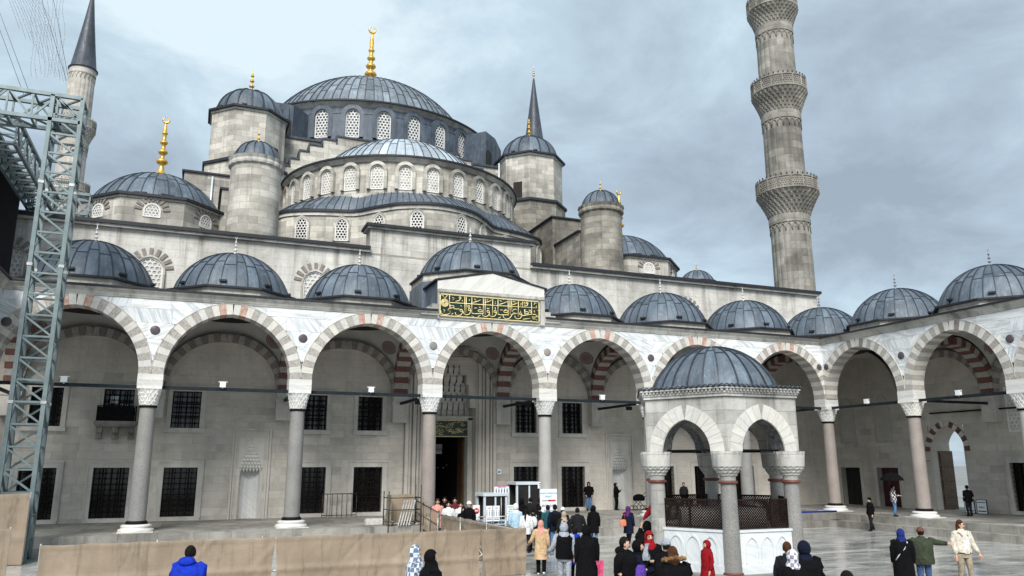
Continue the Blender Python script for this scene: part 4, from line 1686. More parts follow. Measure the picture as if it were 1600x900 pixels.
m.build('painted_reflection', 'alu_white', bw)  # pale quads painted in as reflections on the dark window


# prayer niches between the windows
def stalactite(m, w0, z0, z1, tiers, y0, dy, mi=0):
    """tiers of little brackets, each tier narrower and further out"""
    for t in range(tiers):
        f = t / tiers
        ww = w0 * (1 - f) ** .9 + .05
        za = z0 + (z1 - z0) * t / tiers; zb = z0 + (z1 - z0) * (t + 1) / tiers
        n = max(1, int(round(ww / w0 * 7)))
        for i in range(n):
            xa = -ww / 2 + ww * i / n; xb = xa + ww / n
            xm = (xa + xb) / 2; g = (xb - xa) * .07
            yy = y0 - dy * (1 - f)
            vs_ = [(xm, y0 - .02, za - (zb - za) * .35), (xa + g, yy, zb), (xb - g, yy, zb), (xb - g, y0 + .12, zb), (xa + g, y0 + .12, zb), (xa + g * 2, yy + dy * .5, (za + zb) / 2), (xb - g * 2, yy + dy * .5, (za + zb) / 2)]
            m.add(vs_, [(0, 6, 5), (5, 6, 2, 1), (1, 2, 3, 4), (0, 5, 1, 4), (0, 3, 2, 6)], mi=mi)


for x in (-11.4, 11.6):
    m = MB()
    for (a, p, t) in ((1.02, .10, .10), (.88, .06, .08), (.66, .03, .10)):
        top = 5.45 if a > 1 else (5.25 if a > .8 else 4.95)
        m.box(x - a, x - a + t, WY - p, WY + .03, .75, top); m.box(x + a - t, x + a, WY - p, WY + .03, .75, top)
        m.box(x - a, x + a, WY - p, WY + .03, top, top + t)
    m.box(x - .66, x + .66, WY - .02, WY + .03, 3.32, 4.95)
    nf = m.build('prayer_niche', 'frame_marble', mq)
    m = MB()
    pl = [(x + .52 * math.cos(t), WY + .5 * math.sin(t)) for t in [PI * i / 6 for i in range(7)]]
    m.prism(list(reversed(pl)), .75, 3.5, cap=False, smooth=False, closed=False)
    m.build('niche_recess', 'marble_carved', nf)
    m = MB()
    stalactite(m, 1.16, 0, 1.45, 8, 0, .16)
    o = m.build('niche_hood', 'marble_carved', nf); o.location = (x, WY - .02, 3.28)

# portal: mouldings, stalactite hood, inscription and open door
m = MB()
for i, (a, p) in enumerate(((2.86, .34), (2.62, .26), (2.40, .30), (2.12, .20), (1.92, .24))):
    t = .20 if i % 2 == 0 else .12
    top = 11.15 - i * .32
    m.box(-a, -a + t, WY - p, WY + .5, .75, top); m.box(a - t, a, WY - p, WY + .5, .75, top)
    m.box(-a, a, WY - p, WY + .5, top - .01, top + t)
for s_ in (-1, 1):
    xa, xb = sorted((s_ * 2.86, s_ * 1.60))
    m.box(xa, xb, WY - .10, WY + .9, .75, 11.28)
# spandrel above the hood, stepped like the hood's outline
for (hw, za, zb) in ((1.62, 9.6, 11.28), (1.0, 9.0, 9.6), (1.22, 8.4, 9.0), (1.40, 7.7, 8.4), (1.52, 7.0, 7.7)):
    for s_ in (-1, 1):
        if za == 9.6:
            if s_ < 0:
                m.box(-1.62, 1.62, WY - .06, WY + .9, za, zb)
        else:
            inner = hw * .55 if za == 9.0 else hw * .8
            xa, xb = sorted((s_ * 1.62, s_ * inner))
            m.box(xa, xb, WY - .05, WY + .9, za, zb)
pt = m.build('portal', 'limestone_block', mq)
m = MB()
for t, (ww, zz, yy) in enumerate(((3.0, 6.35, .85), (2.9, 6.9, .7), (2.6, 7.45, .55), (2.2, 8.0, .4), (1.7, 8.55, .25), (1.1, 9.1, .1))):
    n = int(ww / .36)
    for i in range(n):
        xa = -ww / 2 + ww * i / n; xb = xa + ww / n
        xm = (xa + xb) / 2
        y0 = WY + yy
        m.add([(xm, y0 + .3, zz - .25), (xa + .02, y0 - .06, zz + .32), (xb - .02, y0 - .06, zz + .32), (xb - .02, y0 + .5, zz + .32), (xa + .02, y0 + .5, zz + .32), (xa + .06, y0 + .04, zz), (xb - .06, y0 + .04, zz)], [(0, 6, 5), (5, 6, 2, 1), (0, 5, 1, 4), (0, 3, 2, 6)])
        m.box(xa + .05, xb - .05, y0 - .02, y0 + .5, zz + .32, zz + .55)
m.build('stalactite_hood', 'frame_marble', pt)
m = MB()
m.box(-1.6, 1.6, WY + .95, WY + 1.05, 6.35, 9.9)
for s_ in (-1, 1):
    xa, xb = sorted((s_ * 1.58, s_ * 1.28)); m.box(xa, xb, WY + .5, WY + 1.1, .75, 6.4)
m.box(-1.58, 1.58, WY + .5, WY + 1.1, 6.28, 6.5)
m.build('door_surround', 'frame_marble', pt)
m = MB(); m.box(-1.28, 1.28, WY + .60, WY + .72, 5.24, 6.28)
ib = m.build('inscription_panel', 'sign_green', mq)
m = MB()
for z in (5.27, 6.24):
    for i in range(24):
        x = -1.25 + 2.5 * i / 23
        m.box(x - .035, x + .035, WY + .57, WY + .60, z - .03, z + .03)
r2 = random.Random(3)
for i in range(60):
    x = r2.uniform(-1.12, 1.12); z = r2.uniform(5.42, 6.10); q = r2.uniform(0, PI)
    m.tube([(x + .09 * math.cos(q + t) * (1 + .4 * t), WY + .595, z + .07 * math.sin(q + t)) for t in (0, .8, 1.6, 2.4, 3.2)], .016, 4)
m.build('gilded_script', 'gold_letter', ib)
m = MB()
m.box(-1.6, -1.58, WY + 1.0, WY + 9, .7, 6.4); m.box(1.58, 1.6, WY + 1.0, WY + 9, .7, 6.4); m.box(-1.6, 1.6, WY + 9, WY + 9.1, .7, 6.4); m.box(-1.6, 1.6, WY + 1.0, WY + 9, 6.4, 6.45)
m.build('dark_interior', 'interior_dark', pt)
for s_ in (-1, 1):
    m = MB()
    xa, xb = sorted((s_ * 1.28, s_ * 1.20)); m.box(xa, xb, WY + 1.1, WY + 2.3, .76, 5.2)
    for z in (1.0, 2.4, 3.8):
        xa, xb = sorted((s_ * 1.20, s_ * 1.17)); m.box(xa, xb, WY + 1.2, WY + 2.2, z, z + 1.2)
    m.build('door_leaf', 'door_wood', pt)
m = MB(); m.box(-.36, .28, WY + 2.6, WY + 2.64, 4.25, 4.85)
hp = m.build('hanging_plaque', 'granite_pale', mq)
m = MB()
for i in range(5):
    m.tube([(-.28 + .13 * i, WY + 2.59, 4.38), (-.24 + .13 * i, WY + 2.59, 4.6), (-.18 + .13 * i, WY + 2.59, 4.45), (-.2 + .13 * i, WY + 2.59, 4.75)], .014, 4)
m.build('plaque_script', 'charcoal', hp)
m = MB()
for i in range(7):
    x = -1.0 + 2.0 * i / 6
    m.lathe([(.001, -.05), (.045, 0), (.001, .05)], 6, (x, WY + 4.0 + .5 * math.sin(i), 3.45 + .12 * math.cos(i * 2.1)))
m.build('glass_lamp', 'lamp_white', pt)

# ---------------- upper tiers
m = MB(); m.box(-28.6, 29.0, WY + .5, 66, 10.0, 16.30)
m.build('hall_roof', 'lead_dark', mq)
half = [(0, 9.45), (0.9, 9.55), (1.7, 9.80), (2.4, 10.15), (3.05, 10.6), (3.7, 11.3), (4.3, 11.95), (4.8, 12.6), (5.3, 13.05), (5.95, 13.3), (6.7, 13.48), (7.6, 13.75), (8.6, 14.15), (9.5, 14.7), (10.1, 15.4), (10.45, 16.6), (10.5, 19.5)]
plan = [(-x, y_) for x, y_ in reversed(half[1:])] + half


def offset_plan(pl, d):
    out_ = []
    for i, p in enumerate(pl):
        a = pl[max(0, i - 1)]; b = pl[min(len(pl) - 1, i + 1)]
        dx, dy = b[0] - a[0], b[1] - a[1]
        l = math.hypot(dx, dy)
        out_.append((p[0] + dy / l * d, p[1] - dx / l * d))
    return out_


def smooth_plan(pl, k=3):
    out_ = []
    for i in range(len(pl) - 1):
        p0 = pl[max(0, i - 1)]; p1 = pl[i]; p2 = pl[i + 1]; p3 = pl[min(len(pl) - 1, i + 2)]
        for j in range(k):
            t = j / k
            out_.append(tuple(.5 * ((2 * p1[q]) + (-p0[q] + p2[q]) * t + (2 * p0[q] - 5 * p1[q] + 4 * p2[q] - p3[q]) * t * t + (-p0[q] + 3 * p1[q] - 3 * p2[q] + p3[q]) * t ** 3) for q in (0, 1)))
    out_.append(pl[-1])
    return out_


plan = offset_plan(smooth_plan(plan), -.2)
m = MB(); m.prism(plan, 16.2, 20.78, cap=False, smooth=True, closed=False)
ew = m.build('exedra_wall', 'limestone_coursed', mq)
m = MB()
m.prism(offset_plan(plan, .10), 20.53, 20.81, cap=False, smooth=True, closed=False)
m.build('eave_moulding', 'cornice_stone', ew)
e1, e2 = offset_plan(plan, .22), offset_plan(plan, -.2)
m = MB()
m.sheet([[(x, y_, 20.81) for x, y_ in offset_plan(plan, -.1)], [(x, y_, 20.79) for x, y_ in e1], [(x, y_, 20.97) for x, y_ in e1], [(x, y_, 21.03) for x, y_ in e2]], smooth=False)
m.build('eave', 'coping_lead', ew)


def plan_at(x):
    for i in range(len(plan) - 1):
        if plan[i][0] <= x <= plan[i + 1][0]:
            t = (x - plan[i][0]) / max(1e-6, plan[i + 1][0] - plan[i][0])
            return plan[i][1] + (plan[i + 1][1] - plan[i][1]) * t, math.atan2(plan[i + 1][1] - plan[i][1], plan[i + 1][0] - plan[i][0])
    return 15, 0


for x in (-8.6, -6.0, -3.75, -1.55, 1.55, 3.75, 6.2, 8.1, 9.7):
    yy, ang = plan_at(x)
    pierced_window(mq, (x + math.sin(ang) * .06, yy - math.cos(ang) * .06, 18.72), ang, .92, 1.68, .22, .12, .06, .25, key='ex')
# lead roof between that eave and the drum of the half dome, with the swelling half domes of the niches
SCY = 21.4
m = MB()
nr = 8
grid = []
for i in range(nr + 1):
    t = i / nr
    row = []
    for k, (x, y_) in enumerate(e2):
        a = math.atan2(y_ - SCY, x)
        if k == 0:
            a = PI + .1
        tx, ty = 8.95 * math.cos(a), SCY + 8.95 * math.sin(a)
        row.append((x + (tx - x) * t, y_ + (ty - y_) * t, 20.99 + 1.60 * t ** .8))
    grid.append(row)
m.sheet(grid, smooth=True)
lr = m.build('exedra_roof', 'lead', mq)
s_ = MB()
for k in range(0, len(e2), 2):
    col = [grid[i][k] for i in range(nr + 1)]
    s_.tube([(p[0], p[1], p[2] + .02) for p in col], .035, 4)
stuff(s_.build('seams', 'seam_lead', lr))
lead_dome(mq, (0, 14.3, 20.92), 4.4, 1.75, 34, 2, 'lead', name='exedra_dome', guard=True, rib=.05, ribh=.05)
for sx in (-1, 1):
    lead_dome(mq, (sx * 7.0, 17.5, 20.90), 3.5, 1.65, 30, 2, 'lead', name='exedra_dome', guard=True, rib=.05, ribh=.05)
# drum of the half dome
m = MB()
m.lathe([(9.15, 20.6), (9.15, 25.0)], 96, (0, SCY, 0), PI - .35, 2 * PI + .35, True)
sd_ = m.build('half_dome_drum', 'limestone_coursed', mq)
m = MB(); m.lathe([(9.25, 24.72), (9.33, 24.74), (9.40, 24.9), (9.55, 25.0)], 96, (0, SCY, 0), PI - .35, 2 * PI + .35, True)
m.build('drum_moulding', 'cornice_stone', sd_)
m = MB(); m.lathe([(9.2, 24.98), (9.66, 25.0), (9.66, 25.13), (9.2, 25.22)], 96, (0, SCY, 0), PI - .35, 2 * PI + .35, False)
m.build('eave', 'coping_lead', sd_)
m = MB(); m.lathe([(9.4, 25.15), (7.4, 25.32)], 96, (0, SCY, 0), PI - .35, 2 * PI + .35, True); m.build('eave_lead', 'lead_pale', sd_)
for k in range(-7, 8):
    th = R(12.35 * k + .6)
    pierced_window(mq, (9.18 * math.sin(th), SCY - 9.18 * math.cos(th), 22.66), th, .98, 1.85, .235, .24, .20, .05, key='semi')
lead_dome(mq, (0, SCY, 25.14), 7.60, 4.56, 64, 3, 'lead_skylit', name='half_dome', guard=True, rib=.06, ribh=.05)
# stepped wall of the great arch behind it
m = MB()
steps = [(9.9, 27.0), (8.95, 27.7), (8.25, 28.45), (7.5, 29.1), (6.45, 29.75), (5.3, 30.15)]
for i, (xa, z) in enumerate(steps):
    xb = steps[i + 1][0] if i + 1 < len(steps) else 0
    for sx in (-1, 1):
        a, b = sorted((sx * xa, sx * xb))
        m.box(a, b, 22.3, 23.5, 16.3, z)
st = m.build('stepped_wall', 'limestone_coursed', mq)
m = MB()
for i, (xa, z) in enumerate(steps):
    xb = steps[i + 1][0] if i + 1 < len(steps) else 0
    for sx in (-1, 1):
        a, b = sorted((sx * (xa + .08), sx * (xb - .02)))
        m.box(a, b, 22.2, 23.6, z, z + .14)
        a, b = sorted((sx * xa, sx * (xa + .10)))
        m.box(a, b, 22.2, 23.5, z - .62, z)
m.build('step_coping', 'lead_dark', st)
m = MB(); m.box(-12.4, 12.4, 23.55, 50, 16.3, 29.95)
cb_ = m.build('central_block', 'limestone_coursed', mq)
m = MB(); m.box(-12.6, 12.6, 23.4, 50.2, 29.95, 30.15); m.build('block_coping', 'lead_dark', cb_)
# main drum and dome
DCY = 36.9
m = MB()
m.lathe([(12.5, 29.9), (12.5, 34.45)], 112, (0, DCY, 0), smooth=True)
md = m.build('main_drum', 'lead_drum', mq)
m = MB(); m.lathe([(12.5, 34.35), (12.62, 34.42), (12.75, 34.6), (12.95, 34.72)], 112, (0, DCY, 0)); m.build('drum_moulding', 'cornice_stone', md)
m = MB(); m.lathe([(13.0, 34.87), (10.8, 35.06)], 112, (0, DCY, 0)); m.build('eave_lead', 'lead_pale', md)
m = MB(); m.lathe([(12.5, 34.7), (13.08, 34.72), (13.08, 34.86), (12.4, 34.9)], 112, (0, DCY, 0), smooth=False); m.build('eave', 'coping_lead', md)
for k in range(-8, 8):
    th = R(12.35 * (k + .5) + 1.5)
    o = pierced_window(mq, (12.54 * math.sin(th), DCY - 12.54 * math.cos(th), 31.45), th, 1.22, 2.65, .30, .42, .22, .05, smat='lead_drum', key='drum')
    th2 = th + R(6.2)
    m = MB(); m.box(-.42, .42, -.26, .1, 0, 3.6); m.box(-.46, .46, -.30, .1, 3.6, 3.72)
    put('drum_pilaster', cached('drum_pilaster', m, 'lead_drum'), mq, (12.5 * math.sin(th2), DCY - 12.5 * math.cos(th2), 30.0), (0, 0, th2))
dm = lead_dome(mq, (0, DCY, 34.95), 11.0, 7.4, 84, 5, 'lead_pale', name='main_dome', guard=True, rib=.08, ribh=.07)
finial(dm, (0, DCY, 42.25), 7.5, 'gold', 5, True, .85)
# lead clad buttresses of the drum beside the towers, with a passage
for sx in (-1, 1):
    th = R(42) * sx
    m = MB()
    prof = [(-1.9, 0), (1.9, 0), (1.9, 3.4), (-1.9, 4.9)] if sx > 0 else [(-1.9, 0), (1.9, 0), (1.9, 4.1), (-1.9, 4.9)]
    prof = [(-1.6, 0), (1.6, 0), (1.6, 3.2), (.3, 4.0), (-1.6, 4.0)] if sx > 0 else [(-1.6, 0), (1.6, 0), (1.6, 3.5), (-.9, 4.3), (-1.6, 4.3)]
    n = len(prof)
    m.add([(x, -2.3, z) for x, z in prof], [tuple(range(n))])
    for i in range(n):
        a, b = prof[i], prof[(i + 1) % n]
        m.add([(a[0], -2.3, a[1]), (a[0], .8, a[1]), (b[0], .8, b[1]), (b[0], -2.3, b[1])], [(0, 1, 2, 3)])
    o = m.build('drum_buttress', 'lead_drum', mq)
    o.location = (12.5 * math.sin(th), DCY - 12.5 * math.cos(th), 30.05); o.rotation_euler = (0, 0, th)
    m = MB()
    for x in (-1.2, -.4, .4, 1.2):
        m.box(x - .03, x + .03, -2.35, -2.29, 0, 3.3)
    stuff(m.build('seams', 'seam_lead', o))
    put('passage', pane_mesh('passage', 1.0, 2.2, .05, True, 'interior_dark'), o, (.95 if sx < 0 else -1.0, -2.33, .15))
# four-cornered weight towers become eight sided above
TY = 22.9
for sx in (-1, 1):
    cx = 12.3 * sx
    m = MB(); m.prism(octagon(cx, TY, 3.0), 26.2, 30.35)
    tw = m.build('weight_tower', 'limestone_coursed', mq)
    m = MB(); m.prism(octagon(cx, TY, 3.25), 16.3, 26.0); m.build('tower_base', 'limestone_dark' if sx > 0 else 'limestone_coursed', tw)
    m = MB(); m.prism(octagon(cx, TY, 3.42), 26.0, 26.22); m.build('string_course', 'coping_lead', tw)
    m = MB(); m.prism(octagon(cx, TY, 3.12), 30.30, 30.46); m.build('eave_moulding', 'cornice_stone', tw)
    m = MB(); m.prism(octagon(cx, TY, 3.32), 30.46, 30.62); m.build('eave', 'coping_lead', tw)
    d = lead_dome(mq, (cx, TY, 30.55), 2.62, 2.58, 16, 2, 'lead', name='tower_dome', rib=.13, ribh=.10, hooks=8)
    finial(d, (cx, TY, 33.05), 2.25, 'gold', 3, False, .9)
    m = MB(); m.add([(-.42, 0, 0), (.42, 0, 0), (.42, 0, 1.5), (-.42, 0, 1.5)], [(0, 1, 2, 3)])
    o = m.build('tower_opening', 'interior_dark', tw)
    a = R(-45) if sx > 0 else R(45)
    o.location = (cx + 2.79 * math.sin(a), TY - 2.79 * math.cos(a), 26.4); o.rotation_euler = (0, 0, a)
    # stepped pier walls between the towers and the round turrets
    m = MB()
    a, b = sorted((sx * 10.7, sx * 16.4)); m.box(a, b, 14.6, 20.2, 16.3, 22.75)
    a, b = sorted((sx * 10.9, sx * 14.0)); m.box(a, b, 10.4, 14.7, 16.3, 20.4)
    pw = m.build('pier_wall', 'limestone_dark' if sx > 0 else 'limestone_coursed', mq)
    m = MB()
    a, b = sorted((sx * 10.55, sx * 16.55)); m.box(a, b, 14.45, 20.3, 22.75, 22.87)
    a, b = sorted((sx * 10.75, sx * 14.15)); m.box(a, b, 10.3, 14.6, 20.4, 20.52)
    m.build('wall_coping', 'coping_lead', pw)
    # round turrets
    tx, ty = 12.12 * sx, 9.2
    m = MB(); m.lathe([(1.54, 16.3), (1.50, 21.45)], 40, (tx, ty, 0))
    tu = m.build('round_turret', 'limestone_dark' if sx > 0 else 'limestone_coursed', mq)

    def scal(a, i, r, z):
        return r * (1 + .035 * abs(math.sin(a * 10)) * (1 if i > 0 else 0))
    m = MB(); m.lathe([(1.50, 21.40), (1.60, 21.50), (1.62, 21.62), (1.57, 21.78), (1.66, 21.98), (1.45, 22.02)], 100, (tx, ty, 0), mod=scal, smooth=False)
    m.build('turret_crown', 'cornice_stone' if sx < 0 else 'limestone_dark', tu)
    d = lead_dome(mq, (tx, ty, 21.95), 1.40, 1.36, 14, 1, 'lead', name='turret_dome', rib=.08, ribh=.07)
    finial(d, (tx, ty, 23.27), 1.0, 'gold', 2, False, 1.1)
    # corner domes of the hall
    sx_, sy_ = (-17.7, 12.6) if sx < 0 else (16.35, 13.8)
    m = MB(); m.prism(octagon(sx_, sy_, 4.45), 16.3, 18.72)
    dr = m.build('corner_dome_drum', 'limestone_coursed', mq)
    m = MB(); m.prism(octagon(sx_, sy_, 4.55), 18.62, 18.74); m.build('eave_moulding', 'cornice_stone', dr)
    m = MB(); m.prism(octagon(sx_, sy_, 4.70), 18.74, 18.90); m.build('eave', 'coping_lead', dr)
    d = lead_dome(mq, (sx_, sy_, 18.84), 3.92, 2.62, 32, 3, 'lead', name='corner_dome', guard=True, rib=.06, ribh=.05)
    finial(d, (sx_, sy_, 21.40), 4.2, 'gold', 4, True, .75)
    for k in range(8):
        a = k * PI / 4
        px, py = sx_ + 4.13 * math.sin(a), sy_ - 4.13 * math.cos(a)
        o = pierced_window(mq, (px, py, 17.55), a, .95, .85, .19, 0, 0, .05, key='corner')
        striped_arch(o, .95, .85, -.05, 9, .38, key='cs')
# small dome far right
m = MB(); m.prism(octagon(28.0, 20.0, 1.8), 16.3, 19.9)
sdm = m.build('stair_dome_drum', 'limestone_coursed', mq)
m = MB(); m.prism(octagon(28.0, 20.0, 1.95), 19.9, 20.02); m.build('eave', 'coping_lead', sdm)
d = lead_dome(mq, (28.0, 20.0, 19.96), 1.6, 1.25, 18, 1, 'lead', name='stair_dome')
finial(d, (28.0, 20.0, 21.15), .9, 'gold', 2, False, 1.1)
# terrace wall at the far left behind the corner dome
m = MB(); m.box(-29, -19.5, 14.0, 15.0, 16.3, 18.6)
tw_ = m.build('terrace_wall', 'limestone_coursed', mq)
m = MB(); m.box(-29.1, -19.4, 13.85, 15.1, 18.6, 18.76); m.build('wall_coping', 'coping_lead', tw_)
# down pipes and rods
for x, y_, z0, z1 in ((-14.62, 14.5, 18.5, 22.6), (9.05, 22.2, 26.5, 29.9)):
    m = MB(); m.tube([(x, y_, z0), (x, y_, z1)], .07, 6); m.build('down_pipe', 'alu_white', mq)


# ------------------------------------------------------------ minarets
def minaret(name, label, x, y_, mat, group, low=16.0):
    t = thing(name, label, 'minaret', (x, y_, 0), 0, group)
    segs = [(0.0, 12.0, 1.95, 1.9), (12.0, 23.5, 1.58, 1.54), (26.0, 32.6, 1.57, 1.53), (35.0, 40.7, 1.54, 1.50), (43.0, 50.0, 1.46, 1.38)]
    nfl = 20

    def flute(a, i, r, z):
        return r * (1 + .028 * (abs(math.cos(a * nfl / 2)) - .5))
    for i, (z0, z1, r0, r1) in enumerate(segs):
        m = MB()
        m.lathe([(r0, z0), (r0 + (r1 - r0) * .5, (z0 + z1) / 2), (r1, z1)], 120, mod=flute, smooth=False)
        m.lathe([(r1 * 1.06, z1 - .75), (r1 * 1.07, z1 - .5), (r1 * 1.06, z1)], 60, smooth=False)
        for k in range(nfl):
            a = 2 * PI * (k + .5) / nfl
            q = .16 * r1
            pts = [((r1 * 1.03) * math.cos(a + s_ * PI / nfl * math.cos(tt)), (r1 * 1.03) * math.sin(a + s_ * PI / nfl * math.cos(tt)), z1 - 1.5 + .7 * math.sin(tt)) for s_, tt in ((-1, 0), (-1, .7), (-1, PI / 2), (1, .7), (1, 0))]
            m.tube(pts, .045, 4)
        m.build('shaft', mat, t)
    for (zb, zt, rb, ro) in ((23.5, 26.55, 1.62, 2.44), (32.6, 35.6, 1.60, 2.24), (40.7, 43.5, 1.54, 2.10)):
        m = MB()
        tiers = 6
        prof = []
        hz = (zt - zb) - 1.2
        for q in range(tiers):
            f0, f1 = q / tiers, (q + 1) / tiers
            prof += [(rb + (ro - rb) * (f0 ** 1.25) + .02, zb + hz * f0), (rb + (ro - rb) * (f1 ** 1.25) + .02, zb + hz * (f0 + .75 / tiers))]
        prof += [(ro, zb + hz)]

        def corb(a, i, r, z):
            tier = i // 2
            s_ = math.cos(a * 32 + (PI if tier % 2 else 0))
            return r * (1 + (.028 if s_ > .0 else -.030))
        m.lathe(prof, 192, mod=corb, smooth=False)
        bal = m.build('balcony_corbels', mat, t)
        m = MB()
        z0 = zb + hz
        m.lathe([(ro - .1, z0), (ro + .06, z0 + .02), (ro + .06, z0 + .14), (ro, z0 + .16)], 60, smooth=False)
        m.lathe([(ro - .02, z0 + .16), (ro - .02, z0 + 1.0)], 60, smooth=False)
        m.lathe([(ro - .02, z0 + .98), (ro + .05, z0 + 1.0), (ro + .05, z0 + 1.10), (ro - .2, z0 + 1.12)], 60, smooth=False)
        m.lathe([(ro - .18, z0 + .2), (ro - .18, z0 + 1.1)], 60, smooth=False)
        m.lathe([(1.2, z0 + .1), (ro, z0 + .1)], 40, smooth=False)
        m.build('balcony_parapet', mat, bal)
        m = MB()
        for k in range(16):
            a = 2 * PI * k / 16
            for dz in (.22, .40, .58, .76):
                for s_ in (-.30, -.1, .1, .3):
                    aa = a + s_ / ro + (.1 / ro if int(dz * 100) % 4 else 0)
                    m.lathe([(.001, -.06), (.075, 0), (.001, .06)], 4, ((ro + .0) * math.cos(aa), (ro + .0) * math.sin(aa), z0 + dz + .06))
            aa = a + PI / 16
            p = Vector((ro * math.cos(aa), ro * math.sin(aa), 0))
            m.bar(p + Vector((0, 0, z0 + .15)), p + Vector((0, 0, z0 + 1.05)), .12)
        stuff(m.build('parapet_piercing', 'limestone_dark' if mat == 'minaret_stone' else 'minaret_stone', bal))
        m = MB()
        for k in range(36):
            a = 2 * PI * k / 36
            m.lathe([(.05, 0), (.07, .10), (.03, .2), (.001, .24)], 5, (ro * math.cos(a), ro * math.sin(a), z0 + 1.1))
        stuff(m.build('parapet_knob', 'coping_lead' if mat == 'minaret_stone' else 'minaret_stone', bal))
    m = MB(); m.lathe([(1.32, 49.2), (1.36, 49.25), (1.36, 49.75), (1.32, 49.8)], 60); m.build('top_band', mat, t)
    m = MB()
    for k in range(20):
        a = 2 * PI * k / 20
        ta = Vector((-math.sin(a), math.cos(a), 0)) * .13
        p = Vector((1.375 * math.cos(a), 1.375 * math.sin(a), 0))
        m.add([p - ta + Vector((0, 0, 49.3)), p + ta + Vector((0, 0, 49.3)), p + ta + Vector((0, 0, 49.65)), p + Vector((0, 0, 49.74)), p - ta + Vector((0, 0, 49.65))], [(0, 1, 2, 3, 4)])
    m.build('blue_tile', 'tile_blue', t)
    m = MB()
    m.lathe([(1.3, 49.95), (1.62, 50.0), (1.62, 50.12), (1.42, 50.35), (1.05, 53.0), (.60, 56.5), (.12, 60.6), (.001, 60.7)], 40, tint=lambda k, i: .35 + .3 * ((k * 7) % 5) / 5)
    sp = m.build('spire', 'lead_dark', t)
    finial(sp, (0, 0, 60.4), 2.5, 'gold', 4, False, .35)
    return t


minaret('minaret', 'tall dark grey stone minaret at the right, cut off by the top edge', 29.95, 9.5, 'minaret_stone', 'minarets')
minaret('minaret', 'pale minaret behind the steel truss at far left, with grey spire and blue tiles', -30.3, 60.0, 'minaret_stone_pale', 'minarets')
minaret('minaret', 'distant minaret of which only the thin lead spire shows behind the right tower', 29.1, 60.0, 'minaret_stone_pale', 'minarets')


# ------------------------------------------------------------ wall behind the right wing
rwt = thing('side_wall', 'grey stone wall with doors and an arched gate behind the right arcade', 'wall', (29.65, 0, 0), -PI / 2)
# local frame: u = -y, v outward, z up
rop = [(-6.0, -4.2, .75, 3.34), (-2.72, -.9, .75, 3.34), (1.72, 4.28, .75, 6.0), (6.95, 8.6, .95, 3.7), (12.2, 13.8, .95, 3.7)]
rwb = holed_wall('wall_core', rwt, -6.7, 22, .3, 11.3, rop, 0, .9, 'limestone_joint')
wall_blocks(rwb, [(-6.7, 22, .60, .95, 1), (-6.7, 22, .95, 3.5, 6), (-6.7, 22, 3.5, 6.0, 6), (-6.7, 22, 6.0, 11.3, 12)], rop, 0, 220, 'limestone_block', 21,
            lambda b: (0 if b[1] < 11 and b[3] < 9 else 100) + b[0] * .1 + b[2] * .1)
for (a, b) in ((-6.0, -4.2), (-2.72, -.9)):
    m = MB()
    for (x0, x1, z0, z1) in ((a - .25, a, .75, 3.34), (b, b + .25, .75, 3.34), (a - .25, b + .25, 3.34, 3.6)):
        m.box(x0, x1, -.07, .04, z0, z1)
    m.box(a - .32, b + .32, -.12, .03, 3.6, 3.7)
    dr = m.build('door', 'frame_marble', rwt)
    m = MB(); m.box(a, b, .42, .5, .75, 3.34)
    for k in range(5):
        x = a + (b - a) * (k + .5) / 5
        m.box(x - .15, x + .15, .40, .42, .9, 3.2)
    m.build('door_leaf', 'door_red' if a > -4 else 'interior_dark', dr)
for uc in (-5.0, -1.82, 9.0):
    o = put('window', hex_grille_mesh('blind', 1.45, 3.3, .17, .7, True, .09, 'vault_plaster', .02), rwt, (uc, -.03, 5.0))
    put('pane', pane_mesh('blindp', 1.42, 3.28, .7, True, 'frame_marble'), o, (0, .015, .01))
rect_window(rwt, 7.78, .95, 1.6, 2.7, 0)
o = put('window', hex_grille_mesh('rgr', 1.5, 2.6, .24, 0, False, .12), rwt, (8.0, -.03, 5.4))
put('pane', pane_mesh('rgrp', 1.45, 2.55, 0, False), o, (0, .04, .01))
# gate with a striped arch
gt = MB()
for s_ in (-1, 1):
    a, b = sorted((3.0 + s_ * 1.28, 3.0 + s_ * 1.16)); gt.box(a, b, -.02, 1.6, .75, 5.0)
pts = arch_pts(2.5, 5.2, 10, .3)
for i in range(len(pts) - 1):
    (x0, z0), (x1, z1) = pts[i], pts[i + 1]
    if z0 < 3.3 and z1 < 3.3:
        continue
    gt.add([(3 + x0, .0, .75 + z0), (3 + x1, .0, .75 + z1), (3 + x1, 1.6, .75 + z1), (3 + x0, 1.6, .75 + z0)], [(0, 1, 2, 3)])
    gt.add([(3 + x0, .0, .75 + z0), (3 + x1, .0, .75 + z1), (3 + x1, .0, 6.02), (3 + x0, .0, 6.02)], [(3, 2, 1, 0)])
gate = gt.build('gate', 'limestone_block', rwt)
a = 1.25; e_ = a * .3; Rr = a + e_
span = math.acos(e_ / Rr)
zs = .75 + 5.2 - math.sqrt(Rr * Rr - e_ * e_)
for s_ in (-1, 1):
    for j in range(8):
        phi = span * (j + .5) / 8
        ang = (PI - phi) if s_ < 0 else phi
        o = put('voussoir', wedge_mesh('gate_wedge', Rr, Rr + .34, span / 8, -.06, .1), gate, (3 + (e_ if s_ < 0 else -e_), 0, zs), (0, -ang, 0))
        setmat(o, ('voussoir_red', 'voussoir_white')[j % 2])
m = MB(); m.box(1.80, 1.88, .5, 1.75, .76, 4.4)
for z in (1.0, 1.9, 2.8, 3.6):
    m.box(1.88, 1.92, .6, 1.65, z, z + .7)
for z in (1.5, 2.5, 3.4):
    for k in range(5):
        m.box(1.88, 1.95, .62 + .24 * k, .68 + .24 * k, z - .03, z + .03)
m.build('gate_leaf', 'door_wood', gate)
m = MB()
